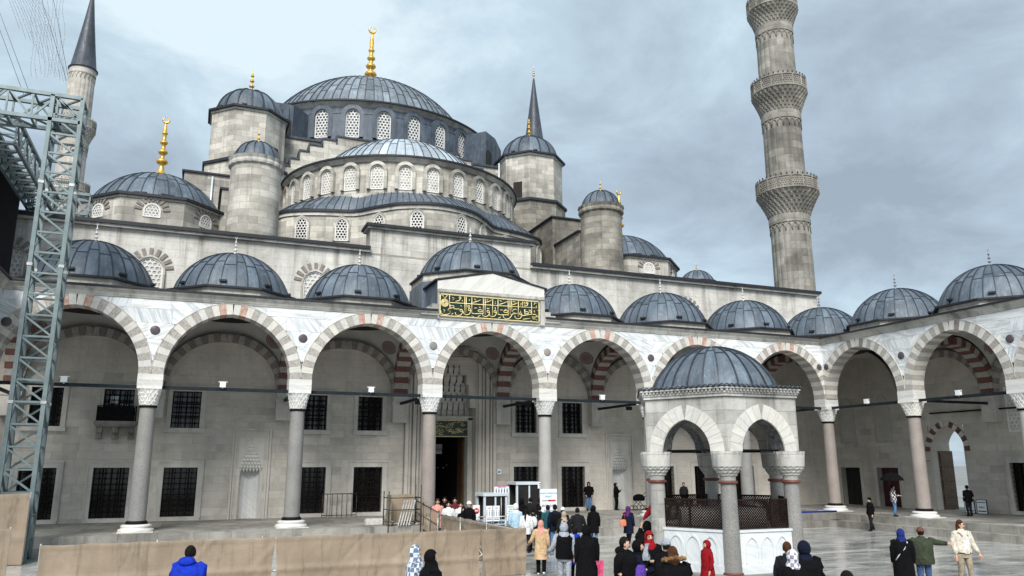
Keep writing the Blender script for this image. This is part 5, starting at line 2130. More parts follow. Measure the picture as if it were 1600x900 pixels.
m.tube([(2.2, -.25, 6.75), (9.5, -.25, 6.75)], .05, 6)
m.build('curtain_rod', 'iron', rwt)
m = MB(); m.bar((1.1, -.25, 4.0), (1.1, 0, 4.0), .05); m.tube([(.8, -.28, 3.7), (1.0, -.35, 4.0), (1.15, -.3, 4.3), (1.0, -.25, 4.6)], .03, 5); m.tube([(.3, -.04, 3.72), (1.6, -.04, 3.78)], .02, 4)
m.build('wall_bracket', 'iron', rwt)
# houses down the slope beyond the gate
hb = thing('house', 'small grey roofed house seen through the open gate', 'house', (58, 6.5, -6))
m = MB(); m.box(-4, 4, -5, 5, 0, 5.2); m.build('wall', 'granite_pale', hb)
m = MB(); m.prism([(-4.6, -5.5), (4.6, -5.5), (4.6, 5.5), (-4.6, 5.5)], 5.2, 7.2, taper=[(-.2, -4.5), (.2, -4.5), (.2, 4.5), (-.2, 4.5)]); m.build('roof', 'granite_grey', hb)

# ------------------------------------------------------------ fountain in the middle of the court
FX, FY = 0.0, -19.6
ft = thing('fountain', 'six sided marble ablution fountain with lead dome and dark grille in mid court', 'fountain', (FX, FY, 0))
HEXA = [PI / 3 * k for k in range(6)]


def hexpoly(r):
    return [(r * math.cos(a), r * math.sin(a)) for a in HEXA]


m = MB(); m.prism(hexpoly(3.55), -.05, .40); m.build('lower_step', 'step_stone', ft)
m = MB(); m.prism(hexpoly(2.75), .40, .79); m.build('upper_step', 'step_stone', ft)
RCOL = 2.11
fcol = ['granite_grey', 'granite_pale', 'granite_pale', 'fountain_marble', 'granite_grey', 'granite_grey']
for k, a in enumerate(HEXA):
    m = MB(); m.lathe([(.235, .80), (.225, 1.2), (.215, 2.4), (.205, 3.12)], 24)
    o = m.build('column', fcol[k], ft); o.location = (RCOL * math.cos(a), RCOL * math.sin(a), 0)
    m = MB(); m.lathe([(.205, 3.09), (.25, 3.10), (.262, 3.135), (.25, 3.17), (.205, 3.18)], 24); m.lathe([(.235, .79), (.27, .795), (.265, .83), (.235, .85)], 24)
    m.build('collar', 'collar_red', o)

    def cmod(aa, i, r, z):
        t = (z - 3.19) / .72
        return r * (1 + (.05 if i % 2 else -.02) * (1 if math.cos(aa * 14 + (PI if (i // 2) % 2 else 0)) > 0 else -1) * (0 if i in (0, 1, 8, 9) else 1))
    m = MB(); m.lathe([(.205, 3.17), (.21, 3.28), (.25, 3.31), (.26, 3.37), (.30, 3.39), (.31, 3.45), (.355, 3.47), (.365, 3.53), (.39, 3.55), (.405, 3.74), (.42, 3.95), (.1, 3.95)], 56, mod=cmod, smooth=False)
    m.build('capital', 'fountain_marble', o)
# six arched sides
side = RCOL                                  # hexagon: side = radius
apo = RCOL * math.cos(PI / 6)
ZF0, ZFT = 3.92, 5.42
for k in range(6):
    am = HEXA[k] + PI / 6
    hs = side / 2
    hw = .70
    m = MB()
    nx = 40
    ow = side / 2 + .16
    xs = [-ow + 2 * ow * i / nx for i in range(nx + 1)]

    def inner(x):
        e2_ = hw * .25; R_ = hw + e2_
        q = R_ * R_ - (abs(x) + e2_) ** 2
        return 3.95 + math.sqrt(q) if q > 0 and abs(x) < hw else 3.92
    for yy, fl in ((-.24, False), (.24, True)):
        f = 1.0 if yy < 0 else .86
        m.sheet([[(x * f, yy, inner(x * f)) for x in xs], [(x * f, yy, ZFT) for x in xs]], smooth=False, flip=fl)
    ins = [(x, inner(x)) for x in [-hw + 2 * hw * i / 24 for i in range(25)]]
    o = m.build('arch_wall', 'fountain_marble', ft)
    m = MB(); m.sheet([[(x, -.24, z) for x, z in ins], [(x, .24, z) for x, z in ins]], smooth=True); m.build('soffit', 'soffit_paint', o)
    o.location = (apo * math.cos(am), apo * math.sin(am), 0); o.rotation_euler = (0, 0, am + PI / 2)
    # ring of voussoirs
    R0 = hw + hw * .25
    sp = math.acos(hw * .25 / R0)
    me = wedge_mesh('fount_wedge', R0 + .02, R0 + .42, sp / 7, -.265, -.20, ('voussoir_white',))
    for s_ in (-1, 1):
        for j in range(7):
            phi = sp * (j + .5) / 7
            ang = (PI - phi) if s_ < 0 else phi
            put('voussoir', me, o, ((hw * .25) * (1 if s_ < 0 else -1), 0, 3.95), (0, -ang, 0))
    m = MB(); m.tube([(-ow + .3, 0, 3.98), (ow - .3, 0, 3.98)], .025, 6); m.build('tie_rod', 'iron', o)
    # carved parapet and grille between the columns
    m = MB()
    m.box(-hs + .20, hs - .20, -.10, .10, .79, 1.84)
    m.box(-hs + .18, hs - .18, -.13, .13, 1.84, 1.90); m.box(-hs + .18, hs - .18, -.14, .14, .79, 1.0)
    for c_ in (-.5, 0, .5):
        pts = arch_pts(.42, .72, 5, .5)
        pts2 = [(x * .86, z * .92) for x, z in pts]
        mm = MB(); ring_strip(mm, [(x + c_, z + 1.04) for x, z in pts], [(x + c_, z + 1.04) for x, z in pts2], -.128, -.10)
        m.add(mm.v, mm.f)
        m.box(c_ - .21, c_ + .21, -.125, -.10, 1.0, 1.025)
    po = m.build('parapet_panel', 'fountain_panel_marble', ft)
    po.location = o.location; po.rotation_euler = o.rotation_euler
    m = MB()
    ww, z0, z1 = hs - .20, 1.95, 2.66
    for d_ in (-1, 1):
        q = -ww * 2 - 1
        while q < ww * 2 + 1:
            xa, xb = q, q + (z1 - z0) * d_
            pa, pb_ = Vector((xa, 0, z0)), Vector((xb, 0, z1))
            # clip to the panel
            def clip(pa, pb_):
                dx = pb_.x - pa.x
                ta, tb = 0.0, 1.0
                for lim, sg_ in ((-ww, 1), (ww, -1)):
                    fa_, fb_ = (pa.x - lim) * sg_, (pb_.x - lim) * sg_
                    if fa_ < 0 and fb_ < 0:
                        return None
                    if fa_ < 0:
                        ta = max(ta, fa_ / (fa_ - fb_))
                    if fb_ < 0:
                        tb = min(tb, fa_ / (fa_ - fb_))
                return (pa.lerp(pb_, ta), pa.lerp(pb_, tb)) if tb > ta + .02 else None
            c2 = clip(pa, pb_)
            if c2:
                m.bar(c2[0], c2[1], .022, .022)
            q += .075
    for z in (z0, z1):
        m.box(-ww, ww, -.03, .03, z - .025, z + .025)
    for x in (-ww, -.1 if k % 2 else .3, ww):
        m.box(x - .025, x + .025, -.03, .03, z0, z1)
    go = m.build('grille', 'iron_rust', ft)
    go.location = o.location; go.rotation_euler = o.rotation_euler
m = MB(); m.prism(hexpoly(1.35), .79, 2.35); m.build('basin', 'granite_pale', ft)
m = MB()
m.prism(hexpoly(2.46), 5.42, 5.50); m.prism(hexpoly(2.50), 5.50, 5.56); m.prism(hexpoly(2.58), 5.62, 5.66)
ev = m.build('cornice', 'fountain_marble', ft)
m = MB()
for k in range(6):
    a, b = Vector((*hexpoly(2.50)[k], 0)), Vector((*hexpoly(2.50)[(k + 1) % 6], 0))
    d = (b - a).normalized(); nrm = Vector((d.y, -d.x, 0))
    L_ = (b - a).length
    nn = 22
    for i in range(nn):
        p = a + d * (L_ * (i + .5) / nn) + Vector((0, 0, 5.59))
        m.bar(p - nrm * .06, p + nrm * .05, .065, .075)
m.build('dentils', 'fountain_marble', ev)
m = MB()
for k in range(6):
    a, b = Vector((*hexpoly(2.60)[k], 0)), Vector((*hexpoly(2.60)[(k + 1) % 6], 0))
    d = (b - a).normalized()
    L_ = (b - a).length
    nn = 16
    for i in range(nn):
        p = a + d * (L_ * (i + .5) / nn)
        c_ = L_ / nn / 2
        m.tube([p - d * c_ + Vector((0, 0, 5.67)), p - d * c_ * .6 + Vector((0, 0, 5.715)), p + Vector((0, 0, 5.735)), p + d * c_ * .6 + Vector((0, 0, 5.715)), p + d * c_ + Vector((0, 0, 5.67))], .024, 5)
m.prism(hexpoly(2.56), 5.655, 5.69)
m.build('eave_scallops', 'lead_dark', ev)
fd = lead_dome(ft, (0, 0, 5.68), 1.86, 1.38, 24, 2, 'lead', name='dome', rib=.045, ribh=.045)
m = MB(); m.prism(hexpoly(2.56), 5.69, 5.74, taper=hexpoly(1.9)); m.build('dome_skirt', 'lead', fd)
m = MB(); m.prism(hexpoly(2.2), 5.30, 5.40); m.build('ceiling', 'vault_plaster', ft)


# ------------------------------------------------------------ steel truss of the site roof
def truss(m, a, b, w_, bays, side_vec, up_vec, chord=.155, brace=.075):
    """box truss between a and b (centre line)"""
    a, b = Vector(a), Vector(b)
    s_, u_ = Vector(side_vec) * (w_ / 2), Vector(up_vec) * (w_ / 2)
    cor = [s_ + u_, s_ - u_, -s_ - u_, -s_ + u_]
    for c_ in cor:
        m.bar(a + c_, b + c_, chord)
    for i in range(bays + 1):
        p = a.lerp(b, i / bays)
        for k in range(4):
            m.bar(p + cor[k], p + cor[(k + 1) % 4], brace)
    for i in range(bays):
        p, q = a.lerp(b, i / bays), a.lerp(b, (i + 1) / bays)
        for k in range(4):
            c0, c1 = cor[k], cor[(k + 1) % 4]
            if i % 2 == k % 2 or k in (1, 3):
                m.bar(p + c0, q + c1, brace)
            else:
                m.bar(p + c1, q + c0, brace)


TXc, TYc, TW = -20.55, -3.2, 1.12
tr = thing('truss_gantry', 'grey steel truss tower and beams carrying a black cover over the left wing', 'truss', (TXc, TYc, 0))
m = MB(); truss(m, (0, 0, 0), (0, 0, 18.9), TW, 22, (1, 0, 0), (0, 1, 0))
m.box(-.75, .75, -.75, .75, 0, .06)
m.build('tower', 'truss_steel', tr)
m = MB(); truss(m, (.56, 0, 18.35), (-9.5, 0, 18.35), TW, 11, (0, 1, 0), (0, 0, 1)); m.build('cross_beam', 'truss_steel', tr)
m = MB(); truss(m, (-2.5, .56, 17.5), (-2.5, 11.5, 17.5), TW, 11, (1, 0, 0), (0, 0, 1), .14); m.build('long_beam', 'truss_steel', tr)
m = MB(); truss(m, (-2.5, 10.9, 16.6), (-2.5, 10.9, 17.2), TW, 1, (1, 0, 0), (0, 1, 0)); truss(m, (-1.9, 10.9, 17.5), (-.2, 10.9, 17.5), TW, 2, (0, 1, 0), (0, 0, 1)); m.build('end_frame', 'truss_steel', tr)
m = MB(); m.box(-9.6, -3.1, .7, 12, 18.0, 18.2); m.box(-12.6, -3.12, 8.5, 8.7, 12.6, 18.0)
m.build('black_cover', 'black_fabric', tr)
m = MB()
for z in (6.0, 11.5, 15.0):
    for sx in (-1, 1):
        for sy in (-1, 1):
            m.box(sx * .56 - .10, sx * .56 + .10, sy * .56 - .10, sy * .56 + .10, z - .06, z + .06)
m.build('coupler', 'pipe_steel', tr)

# strings of lights hung between the minarets
ls = thing('light_strings', 'strings of small lamps hanging from wires in the sky at top left', 'light string', (-24, 15, 27))
m = MB()
A = lambda u, v, yy=16.0: (lambda r: CAM + r * ((yy - CAM.y) / r.y))(ray(u, v))
wires = [((-30, -60), (48, 150)), ((-40, -60), (38, 150)), ((56, -30), (104, 126)), ((78, -30), (106, 118))]
off = Vector((24, -15, -27))
for a, b in wires:
    m.tube([A(*a) + off, A(*b) + off], .018, 4)
m.build('wire', 'pipe_dark', ls)
m = MB(); b_ = MB()
lr_ = random.Random(2)
for i in range(13):
    t = i / 12
    top = (2 + 60 * t, -30); bot_u = 30 + 74 * t ** .8; bot_v = 40 + 95 * t ** .7 + lr_.uniform(-4, 4)
    L0 = (max(-8, -15 + 50 * t), -30 + 20 * t)
    pts = []
    for k in range(15):
        s2 = k / 14
        u = L0[0] + (bot_u - L0[0]) * s2 ** .55
        v = L0[1] + (bot_v - L0[1]) * s2 ** 1.5 + 14 * math.sin(PI * s2) * (1 - t)
        pts.append(A(u, v) + off)
    m.tube(pts, .008, 3)
    for p in pts:
        b_.lathe([(.001, -.06), (.032, 0), (.001, .06)], 4, p)
for i in range(9):
    u = 50 + 6.2 * i
    pts = [A(u + 2 * math.sin(k + i), -20 + (138 + 3 * math.sin(i * 2.2)) * k / 12) + off for k in range(13)]
    m.tube(pts, .008, 3)
    for p in pts:
        b_.lathe([(.001, -.06), (.032, 0), (.001, .06)], 4, p)
m.build('cord', 'pipe_dark', ls)
b_.build('bulb', 'pipe_steel', ls)


# ------------------------------------------------------------ tarpaulin fences
def tarp_fence(label, pts, h, seams_, group='tarpaulin fences', seed=1, low=0.02, z0=0.0, sag=.05):
    """pipe frame with a wrinkled tarpaulin laced to it; pts = plan polyline"""
    P = [Vector((p[0], p[1], 0)) for p in pts]
    t = thing('tarpaulin_fence', label, 'fence', (P[0].x, P[0].y, z0), 0, group)
    o = P[0]
    fr = random.Random(seed)
    pipes = MB()
    for i in range(len(P) - 1):
        a, b = P[i] - o, P[i + 1] - o
        L_ = (b - a).length
        d = (b - a) / L_
        nrm = Vector((d.y, -d.x, 0))
        for zz in (.55, h - .03):
            pipes.tube([a + Vector((0, 0, zz)) - nrm * .06, b + Vector((0, 0, zz)) - nrm * .06], .026, 6)
        npost = max(1, int(L_ / 2.4))
        for k in range(npost + 1):
            p = a.lerp(b, k / npost) - nrm * .07
            pipes.tube([p, p + Vector((0, 0, h + .05))], .026, 6)
            if k < npost:
                q = a.lerp(b, (k + 1) / npost) - nrm * .07
                pipes.tube([p + Vector((0, 0, .1)), q + Vector((0, 0, h - .1))], .018, 5)
        # sheets
        cuts = [0.0] + [s_ for s_ in seams_[i]] + [1.0]
        for c_ in range(len(cuts) - 1):
            s0, s1 = cuts[c_] + (.0015 if c_ else 0), cuts[c_ + 1]
            nx = max(6, int(L_ * (s1 - s0) / .07)); nz = 22
            ph = [fr.uniform(0, 6.28) for _ in range(6)]
            fold = [(fr.random(), fr.uniform(-2.2, 2.2), fr.uniform(-.05, .06)) for _ in range(max(5, int(L_ * (s1 - s0) * 1.6)))]
            g = []
            for j in range(nz + 1):
                zz = j / nz
                row = []
                for k in range(nx + 1):
                    s_ = s0 + (s1 - s0) * k / nx
                    ul = (k / nx)
                    x = s_ * L_
                    dd = .012 * math.sin(x * 5 + ph[0] + 3 * zz) + .018 * math.sin(x * 1.7 + ph[1] - 2 * zz) * math.sin(PI * zz)
                    for (fx, sl, am) in fold:
                        dist = (ul - fx) * L_ * (s1 - s0) - sl * (zz - .5)
                        dd += am * math.exp(-(dist / .075) ** 2) * (.25 + .75 * abs(zz - .35))
                    for pp in range(npost + 1):
                        dd += .03 * math.exp(-((x - L_ * pp / npost) / .12) ** 2)
                    dd += .045 * math.exp(-((zz - .38) / .045) ** 2) + .03 * math.exp(-((zz - .97) / .03) ** 2)
                    edge = min(ul, 1 - ul) * L_ * (s1 - s0)
                    pinch = 0.0
                    zt = low + (h + .02 - low) * zz - (sag * math.sin(PI * ul * max(1, npost)) ** 2 * zz ** 6 * .5)
                    xx = x + (.10 * math.sin(PI * zz) * (1 - zz) * (1 if k == 0 and c_ else (-1 if k == nx and c_ < len(cuts) - 2 else 0)))
                    row.append(a + d * xx + nrm * (dd + .03) + Vector((0, 0, zt)))
                g.append(row)
            m = MB(); m.sheet(g, smooth=True)
            m.build('tarpaulin', 'tarp', t)
    pipes.build('pipe_frame', 'pipe_steel', t)
    return t


tarp_fence('long brown tarpaulin fence across the front of the courtyard', [(-18.0, -14.3), (-3.75, -13.8)], 1.50, [[.425, .885]], seed=4)
tarp_fence('brown tarpaulin fence running back from the corner towards the portal', [(-3.85, -13.6), (-4.0, -4.6)], 1.45, [[.35, .7]], seed=9)
tarp_fence('sagging tarpaulin sheet on white pipes at the left edge', [(-21.6, -15.0), (-18.75, -14.2)], 1.95, [[]], seed=12, sag=.5)
tarp_fence('flat tarpaulin hoarding standing at the foot of the steel tower', [(-23.5, -4.5), (-19.95, -4.3)], 2.55, [[.45]], seed=15)
# metal railing from the fence to the portal steps
rl = thing('barrier_railing', 'grey pipe railing with pale slats in front of the portal', 'railing', (-4.0, -4.5, 0))
m = MB()
for z in (.35, .95, 1.5):
    m.tube([(0, 0, z), (.15, 4.4, z + .35)], .03, 6)
for k in range(4):
    y_ = 4.4 * k / 3
    m.tube([(.15 * k / 3, y_, 0 if k < 2 else .1), (.15 * k / 3, y_, 1.6 + .35 * k / 3)], .035, 6)
m.build('frame', 'pipe_dark', rl)
for k in range(16):
    m = MB(); y_ = .25 + 4.0 * k / 15; z = .35 * y_ / 4.4
    m.bar((.0 + .03 * y_, y_, .38 + z), (.0 + .03 * y_, y_, 1.46 + z), .05, .02)
    m.build('slat', 'tarp', rl)
# site store: boarding and leaning planks on the arcade floor
st_ = thing('site_hoarding', 'brown boarded site shelter beside the third column', 'hoarding', (-4.75, -1.0, 0.0))
m = MB(); m.box(-.70, .62, .35, .40, .75, 2.18); m.box(-.73, -.68, -.45, .4, .75, 2.18); m.build('board', 'tarp', st_)
m = MB()
for x, y_ in ((-.85, -.6), (-.85, .45), (.72, -.6), (.72, .45)):
    m.tube([(x, y_, .2 if y_ < 0 else .75), (x, y_, 2.35 + .3 * (x > 0))], .03, 6)
for z in (.95, 1.5, 2.05):
    m.tube([(-.85, -.6, z), (.72, -.6, z)], .024, 6)
    m.tube([(.72, -.6, z), (.72, .45, z)], .024, 6); m.tube([(-.85, -.6, z), (-.85, .45, z)], .024, 6)
m.build('scaffold_pipe', 'pipe_dark', st_)
for k in range(5):
    m = MB(); m.bar((-.42 + .13 * k, -.80, .80), (.0 + .13 * k, -.30, 1.92), .055, .03)
    o = m.build('plank', 'pipe_steel', thing('leaning_planks', 'pale planks leaning on the brown site shelter', 'planks', (-4.75, -1.0, 0)) if k == 0 else bpy.data.objects['leaning_planks'])
rb = MB()
r3 = random.Random(8)
for k in range(26):
    x, y_, z = r3.uniform(-.9, .9), r3.uniform(-.3, .3), r3.uniform(0, .18)
    q = r3.uniform(.05, .14)
    rb.lathe([(.001, -q * .6), (q, -q * .2), (q * .8, q * .3), (.001, q * .5)], 5, (x, y_, z + q * .4), smooth=False)
ro_ = rb.build('rubble_pile', 'rubble'); ro_.location = (-4.6, -1.15, PLAT)
tag(ro_, 'small heap of broken stone in front of the site shelter', 'rubble'); stuff(ro_)
# low railing by the wall and stone bench
ra = thing('wall_railing', 'low grey railing against the wall between two barred windows', 'railing', (-6.55, 6.25, PLAT))
m = MB()
for z in (.1, 1.25):
    m.tube([(-.95, 0, z), (.95, 0, z)], .025, 6)
for k in range(8):
    m.tube([(-.95 + 1.9 * k / 7, 0, .0), (-.95 + 1.9 * k / 7, 0, 1.25)], .018, 5)
m.build('bars', 'pipe_dark', ra)
bn = MB(); bn.box(-.45, .45, -.2, .2, 0, .22); bn.box(-.42, .42, -.18, .18, .22, .28)
bo = bn.build('stone_block_seat', 'granite_bench'); bo.location = (-5.9, .1, PLAT)
tag(bo, 'white stone block lying left of the site shelter', 'stone block')

# ------------------------------------------------------------ booths, signs and barriers at the portal


def booth(label, x, y_, w_, d_, h, mat, rz=0):
    t = thing('ticket_booth', label, 'booth', (x, y_, 0), rz, 'booths beside the portal')
    m = MB()
    for sx in (-1, 1):
        for sy in (-1, 1):
            m.box(sx * w_ / 2 - .05, sx * w_ / 2 + .05, sy * d_ / 2 - .05, sy * d_ / 2 + .05, 0, h)
    m.box(-w_ / 2 - .1, w_ / 2 + .1, -d_ / 2 - .1, d_ / 2 + .1, h, h + .14)
    for z in (.95,):
        m.box(-w_ / 2, w_ / 2, -d_ / 2 - .04, -d_ / 2 + .04, z, z + .08); m.box(-w_ / 2 - .04, -w_ / 2 + .04, -d_ / 2, d_ / 2, z, z + .08)
    m.box(-.04, .04, -d_ / 2 - .04, -d_ / 2 + .04, .95, h)
    m.build('frame', mat, t)
    m = MB(); m.box(-w_ / 2, w_ / 2, -d_ / 2 - .02, -d_ / 2 + .02, 0.02, .95); m.box(-w_ / 2 - .02, -w_ / 2 + .02, -d_ / 2, d_ / 2, .02, .95); m.build('panel', 'booth_blue' if mat == 'alu_white' else 'alu_white', t)
    m = MB(); m.box(-w_ / 2, w_ / 2, d_ / 2 - .02, d_ / 2, .02, h); m.box(w_ / 2 - .02, w_ / 2, -d_ / 2, d_ / 2, .02, h); m.build('back', 'interior_dark', t)
    m = MB(); m.box(-w_ / 2, w_ / 2, -d_ / 2 - .005, -d_ / 2 + .005, 1.0, h); m.build('window', 'dark_glass', t)
    return t


def board(label, x, y_, z0, w_, h, texts, legs=True, mat='sign_white', cat='sign', extra=None, rz=0.0, name='notice_board'):
    t = thing(name, label, cat, (x, y_, 0 if legs is True else z0), rz)
    b0 = z0 if legs is True else 0
    m = MB(); m.box(-w_ / 2, w_ / 2, -.02, .02, b0, b0 + h); m.build('panel', mat, t)
    if legs is True:
        m = MB()
        for sx in (-1, 1):
            m.tube([(sx * w_ * .42, .03, 0), (sx * w_ * .42, .03, b0 + h)], .022, 6)
        m.build('post', 'pipe_steel', t)
    for (tx, tz, sz, mt) in texts:
        text_mesh('lettering', tx, sz, mt, t, (0, -.026, b0 + h * tz))
    if extra:
        for (x0, x1, za, zb, mt) in extra:
            mm = MB(); mm.box(x0 * w_, x1 * w_, -.028, -.018, b0 + h * za, b0 + h * zb)
            mm.build('printed_mark', mt, t)
    return t


booth('white framed ticket booth with blue panels beside the portal column', -.75, -2.5, 1.10, 1.0, 2.12, 'alu_white')
booth('glazed white booth with flat dark roof further right of the portal', 2.3, .6, 1.40, 1.2, 2.55, 'alu_white')
ibd = board('tall white information board with red arrow and blue heading by the fourth column', .89, -5.55, .95, .84, 1.55,
            [('TOURIST INFORMATION', .86, .082, 'sign_teal'), ('POINT', .76, .11, 'sign_teal'), ('ENTRANCE', .49, .135, 'sign_navy'), ('EINGANG', .36, .11, 'sign_blue'), ('VISITORS', .24, .09, 'sign_navy'), ('EXIT', .12, .09, 'sign_blue')],
            extra=[(-.40, .12, .655, .68, 'tan_wool'), (-.02, .36, .645, .69, 'sign_red')])
m = MB(); m.add([(.28, -.027, 0), (.38, -.027, .045), (.28, -.027, .09)], [(0, 1, 2)])
o = m.build('arrow_head', 'sign_red', ibd); o.location = (0, 0, .95 + 1.55 * .640)
m = MB(); m.tube([(.26 + .10 * math.cos(t * PI / 10), -.027, .95 + .36 + .10 * math.sin(t * PI / 10)) for t in range(21)], .014, 5); m.bar((.19, -.027, 1.24), (.33, -.027, 1.38), .018)
m.build('prohibition_mark', 'sign_red', ibd)


def pictos(w_, n):
    ex = []
    for i in range(n):
        c_ = (-.38 + .76 * i / (n - 1))
        ex += [(c_ - .035, c_ + .035, .32, .62, 'sign_navy'), (c_ - .022, c_ + .022, .64, .74, 'sign_navy')]
    return ex


board('white dress code sign with purple edge mounted above the booth', -.45, -3.05, 2.12, .74, .48, [('DRESS CODE', .80, .07, 'sign_magenta')], legs=False, extra=pictos(1, 5) + [(-.5, .5, .93, 1.0, 'sign_magenta'), (-.42, .42, .12, .15, 'sign_navy')])
m = MB(); m.tube([(0, .03, -2.1), (0, .03, .3)], .02, 6); m.build('post', 'pipe_steel', bpy.data.objects['notice_board.001'])
for dx, wh in ((-1.26, 'left'), (-.90, 'right')):
    board('white dress code notice on the barrier, %s one of the pair by the booth' % wh, dx, -3.55, 1.0, .32, .70, [('INFO', .82, .06, 'sign_magenta')], extra=pictos(1, 3) + [(-.4, .4, .1, .13, 'sign_navy'), (-.4, .4, .2, .23, 'sign_navy')])
board('narrow white notice with three green lines and a blue foot', -.22, -3.62, 1.0, .34, .72, [('MOSQUE', .85, .07, 'sign_dark_green'), ('OPEN', .70, .07, 'sign_dark_green'), ('VISITORS', .57, .06, 'sign_dark_green'), ('PRAYER', .3, .06, 'sign_blue'), ('TIME', .14, .08, 'sign_blue')], extra=[(-.5, .5, .47, .485, 'sign_teal')])
ne = board('small white board with a red no entry disc among the crowd', -1.68, -2.9, 1.05, .34, .66, [])
m = MB(); m.lathe([(.14, 0), (.14, .012), (.001, .012)], 24); o = m.build('red_disc', 'sign_red', ne); o.location = (0, -.02, 1.45); o.rotation_euler = (PI / 2, 0, 0)
m = MB(); m.box(-.09, .09, -.036, -.033, 1.43, 1.47); m.build('white_bar', 'sign_white', ne)
m = MB(); m.box(-.13, .13, -.02, .02, 0, .30); m.box(-.08, .08, -.025, -.02, .08, .22, 1)
o = m.build('wall_notice', ['sign_white', 'sign_teal']); o.location = (3.15, WY - .05, 3.0); tag(o, 'small white and green notice on the wall right of the portal', 'sign')
m = MB(); m.box(-.19, .19, -.02, .02, 0, .34); m.box(-.14, .14, -.025, -.02, .05, .08, 1); m.box(-.14, .14, -.025, -.02, .14, .18, 1); m.box(-.14, .14, -.025, -.02, .23, .28, 1)
o = m.build('roof_notice', ['sign_white', 'sign_blue']); o.location = (2.95, -.10, 2.35); tag(o, 'small white notice hung at the corner of the glazed booth', 'sign')
br = thing('crowd_barrier', 'pale steel rail barrier in front of the ticket booth', 'barrier', (-1.75, -3.4, 0))
m = MB()
for z in (.85, 1.2):
    m.tube([(0, 0, z), (2.6, -.3, z)], .028, 6)
for k in range(3):
    m.tube([(2.6 * k / 2, -.15 * k, 0), (2.6 * k / 2, -.15 * k, 1.2)], .028, 6)
m.build('rails', 'pipe_steel', br)
# A boards by the gate
for (uu, txt, lab) in ((5.05, 'WC', 'small board reading WC beside the gate, left one of the two'), (5.85, 'INFO', 'small white board with dark lines beside the gate, right one of the two')):
    x, y_ = 28.4, -uu
    t = board(lab, x, y_, PLAT, .62, .78, [(txt, .42, .26 if txt == 'WC' else .15, 'sign_magenta' if txt == 'WC' else 'sign_navy')], legs=False, rz=-PI / 2, mat='sign_white', extra=[(-.4, .4, .16, .24, 'sign_navy'), (-.4, .4, .80, .86, 'sign_navy')])
    mm = MB()
    for (x0, x1, za, zb) in ((-.33, -.30, 0, .81), (.30, .33, 0, .81), (-.33, .33, .78, .81), (-.33, .33, 0, .03)):
        mm.box(x0, x1, -.03, .03, za, zb)
    mm.build('frame', 'sign_navy', t)
    mm = MB(); mm.bar((0, .3, 0), (0, 0, .7), .03); mm.build('stay', 'iron', t)
# red sprinkler line at the foot of the right arcade
m = MB(); m.tube([(17.6, -.95, PLAT + .05), (22.2, -.95, PLAT + .05)], .05, 6)
o = m.build('blue_hose', 'royal_blue'); tag(o, 'blue hose lying along the arcade floor behind the fountain', 'hose')


# ------------------------------------------------------------ people
SKINNED = []
ppl = random.Random(77)


def loft(m, rings, n=20, wob=.006, cap_top=True, rr=None, open_front=None):
    """rings: (z, rx, ry, cx, cy)"""
    rr = rr or ppl
    ph = [rr.uniform(0, 6.28) for _ in range(4)]
    g = []
    for i, (z, rx, ry, cx, cy) in enumerate(rings):
        row = []
        for k in range(n):
            a = 2 * PI * k / n
            f = 1 + wob / max(rx, .05) * (math.sin(3 * a + ph[0] + 2.3 * i) + .7 * math.sin(7 * a + ph[1] - 1.7 * i))
            row.append((cx + rx * f * math.cos(a), cy + ry * f * math.sin(a), z))
        row.append(row[0])
        g.append(row)
    m.sheet(g, smooth=True)
    if cap_top:
        z, rx, ry, cx, cy = rings[-1]
        m.add([g[-1][k] for k in range(n)], [tuple(range(n))], None, True)


def ellipsoid(m, c, r, keep=None, nu=18, nv=12):
    g = {}
    vs_, fs = [], []
    for i in range(nv + 1):
        t = -PI / 2 + PI * i / nv
        for k in range(nu):
            a = 2 * PI * k / nu
            vs_.append((c[0] + r[0] * math.cos(t) * math.cos(a), c[1] + r[1] * math.cos(t) * math.sin(a), c[2] + r[2] * math.sin(t)))
    for i in range(nv):
        for k in range(nu):
            k2 = (k + 1) % nu
            f = (i * nu + k, i * nu + k2, (i + 1) * nu + k2, (i + 1) * nu + k)
            if keep:
                p = Vector((0, 0, 0))
                for q in f:
                    p += Vector(vs_[q])
                p /= 4
                d = ((p.x - c[0]) / r[0], (p.y - c[1]) / r[1], (p.z - c[2]) / r[2])
                if not keep(*d):
                    continue
            fs.append(f)
    m.add(vs_, fs, None, True)


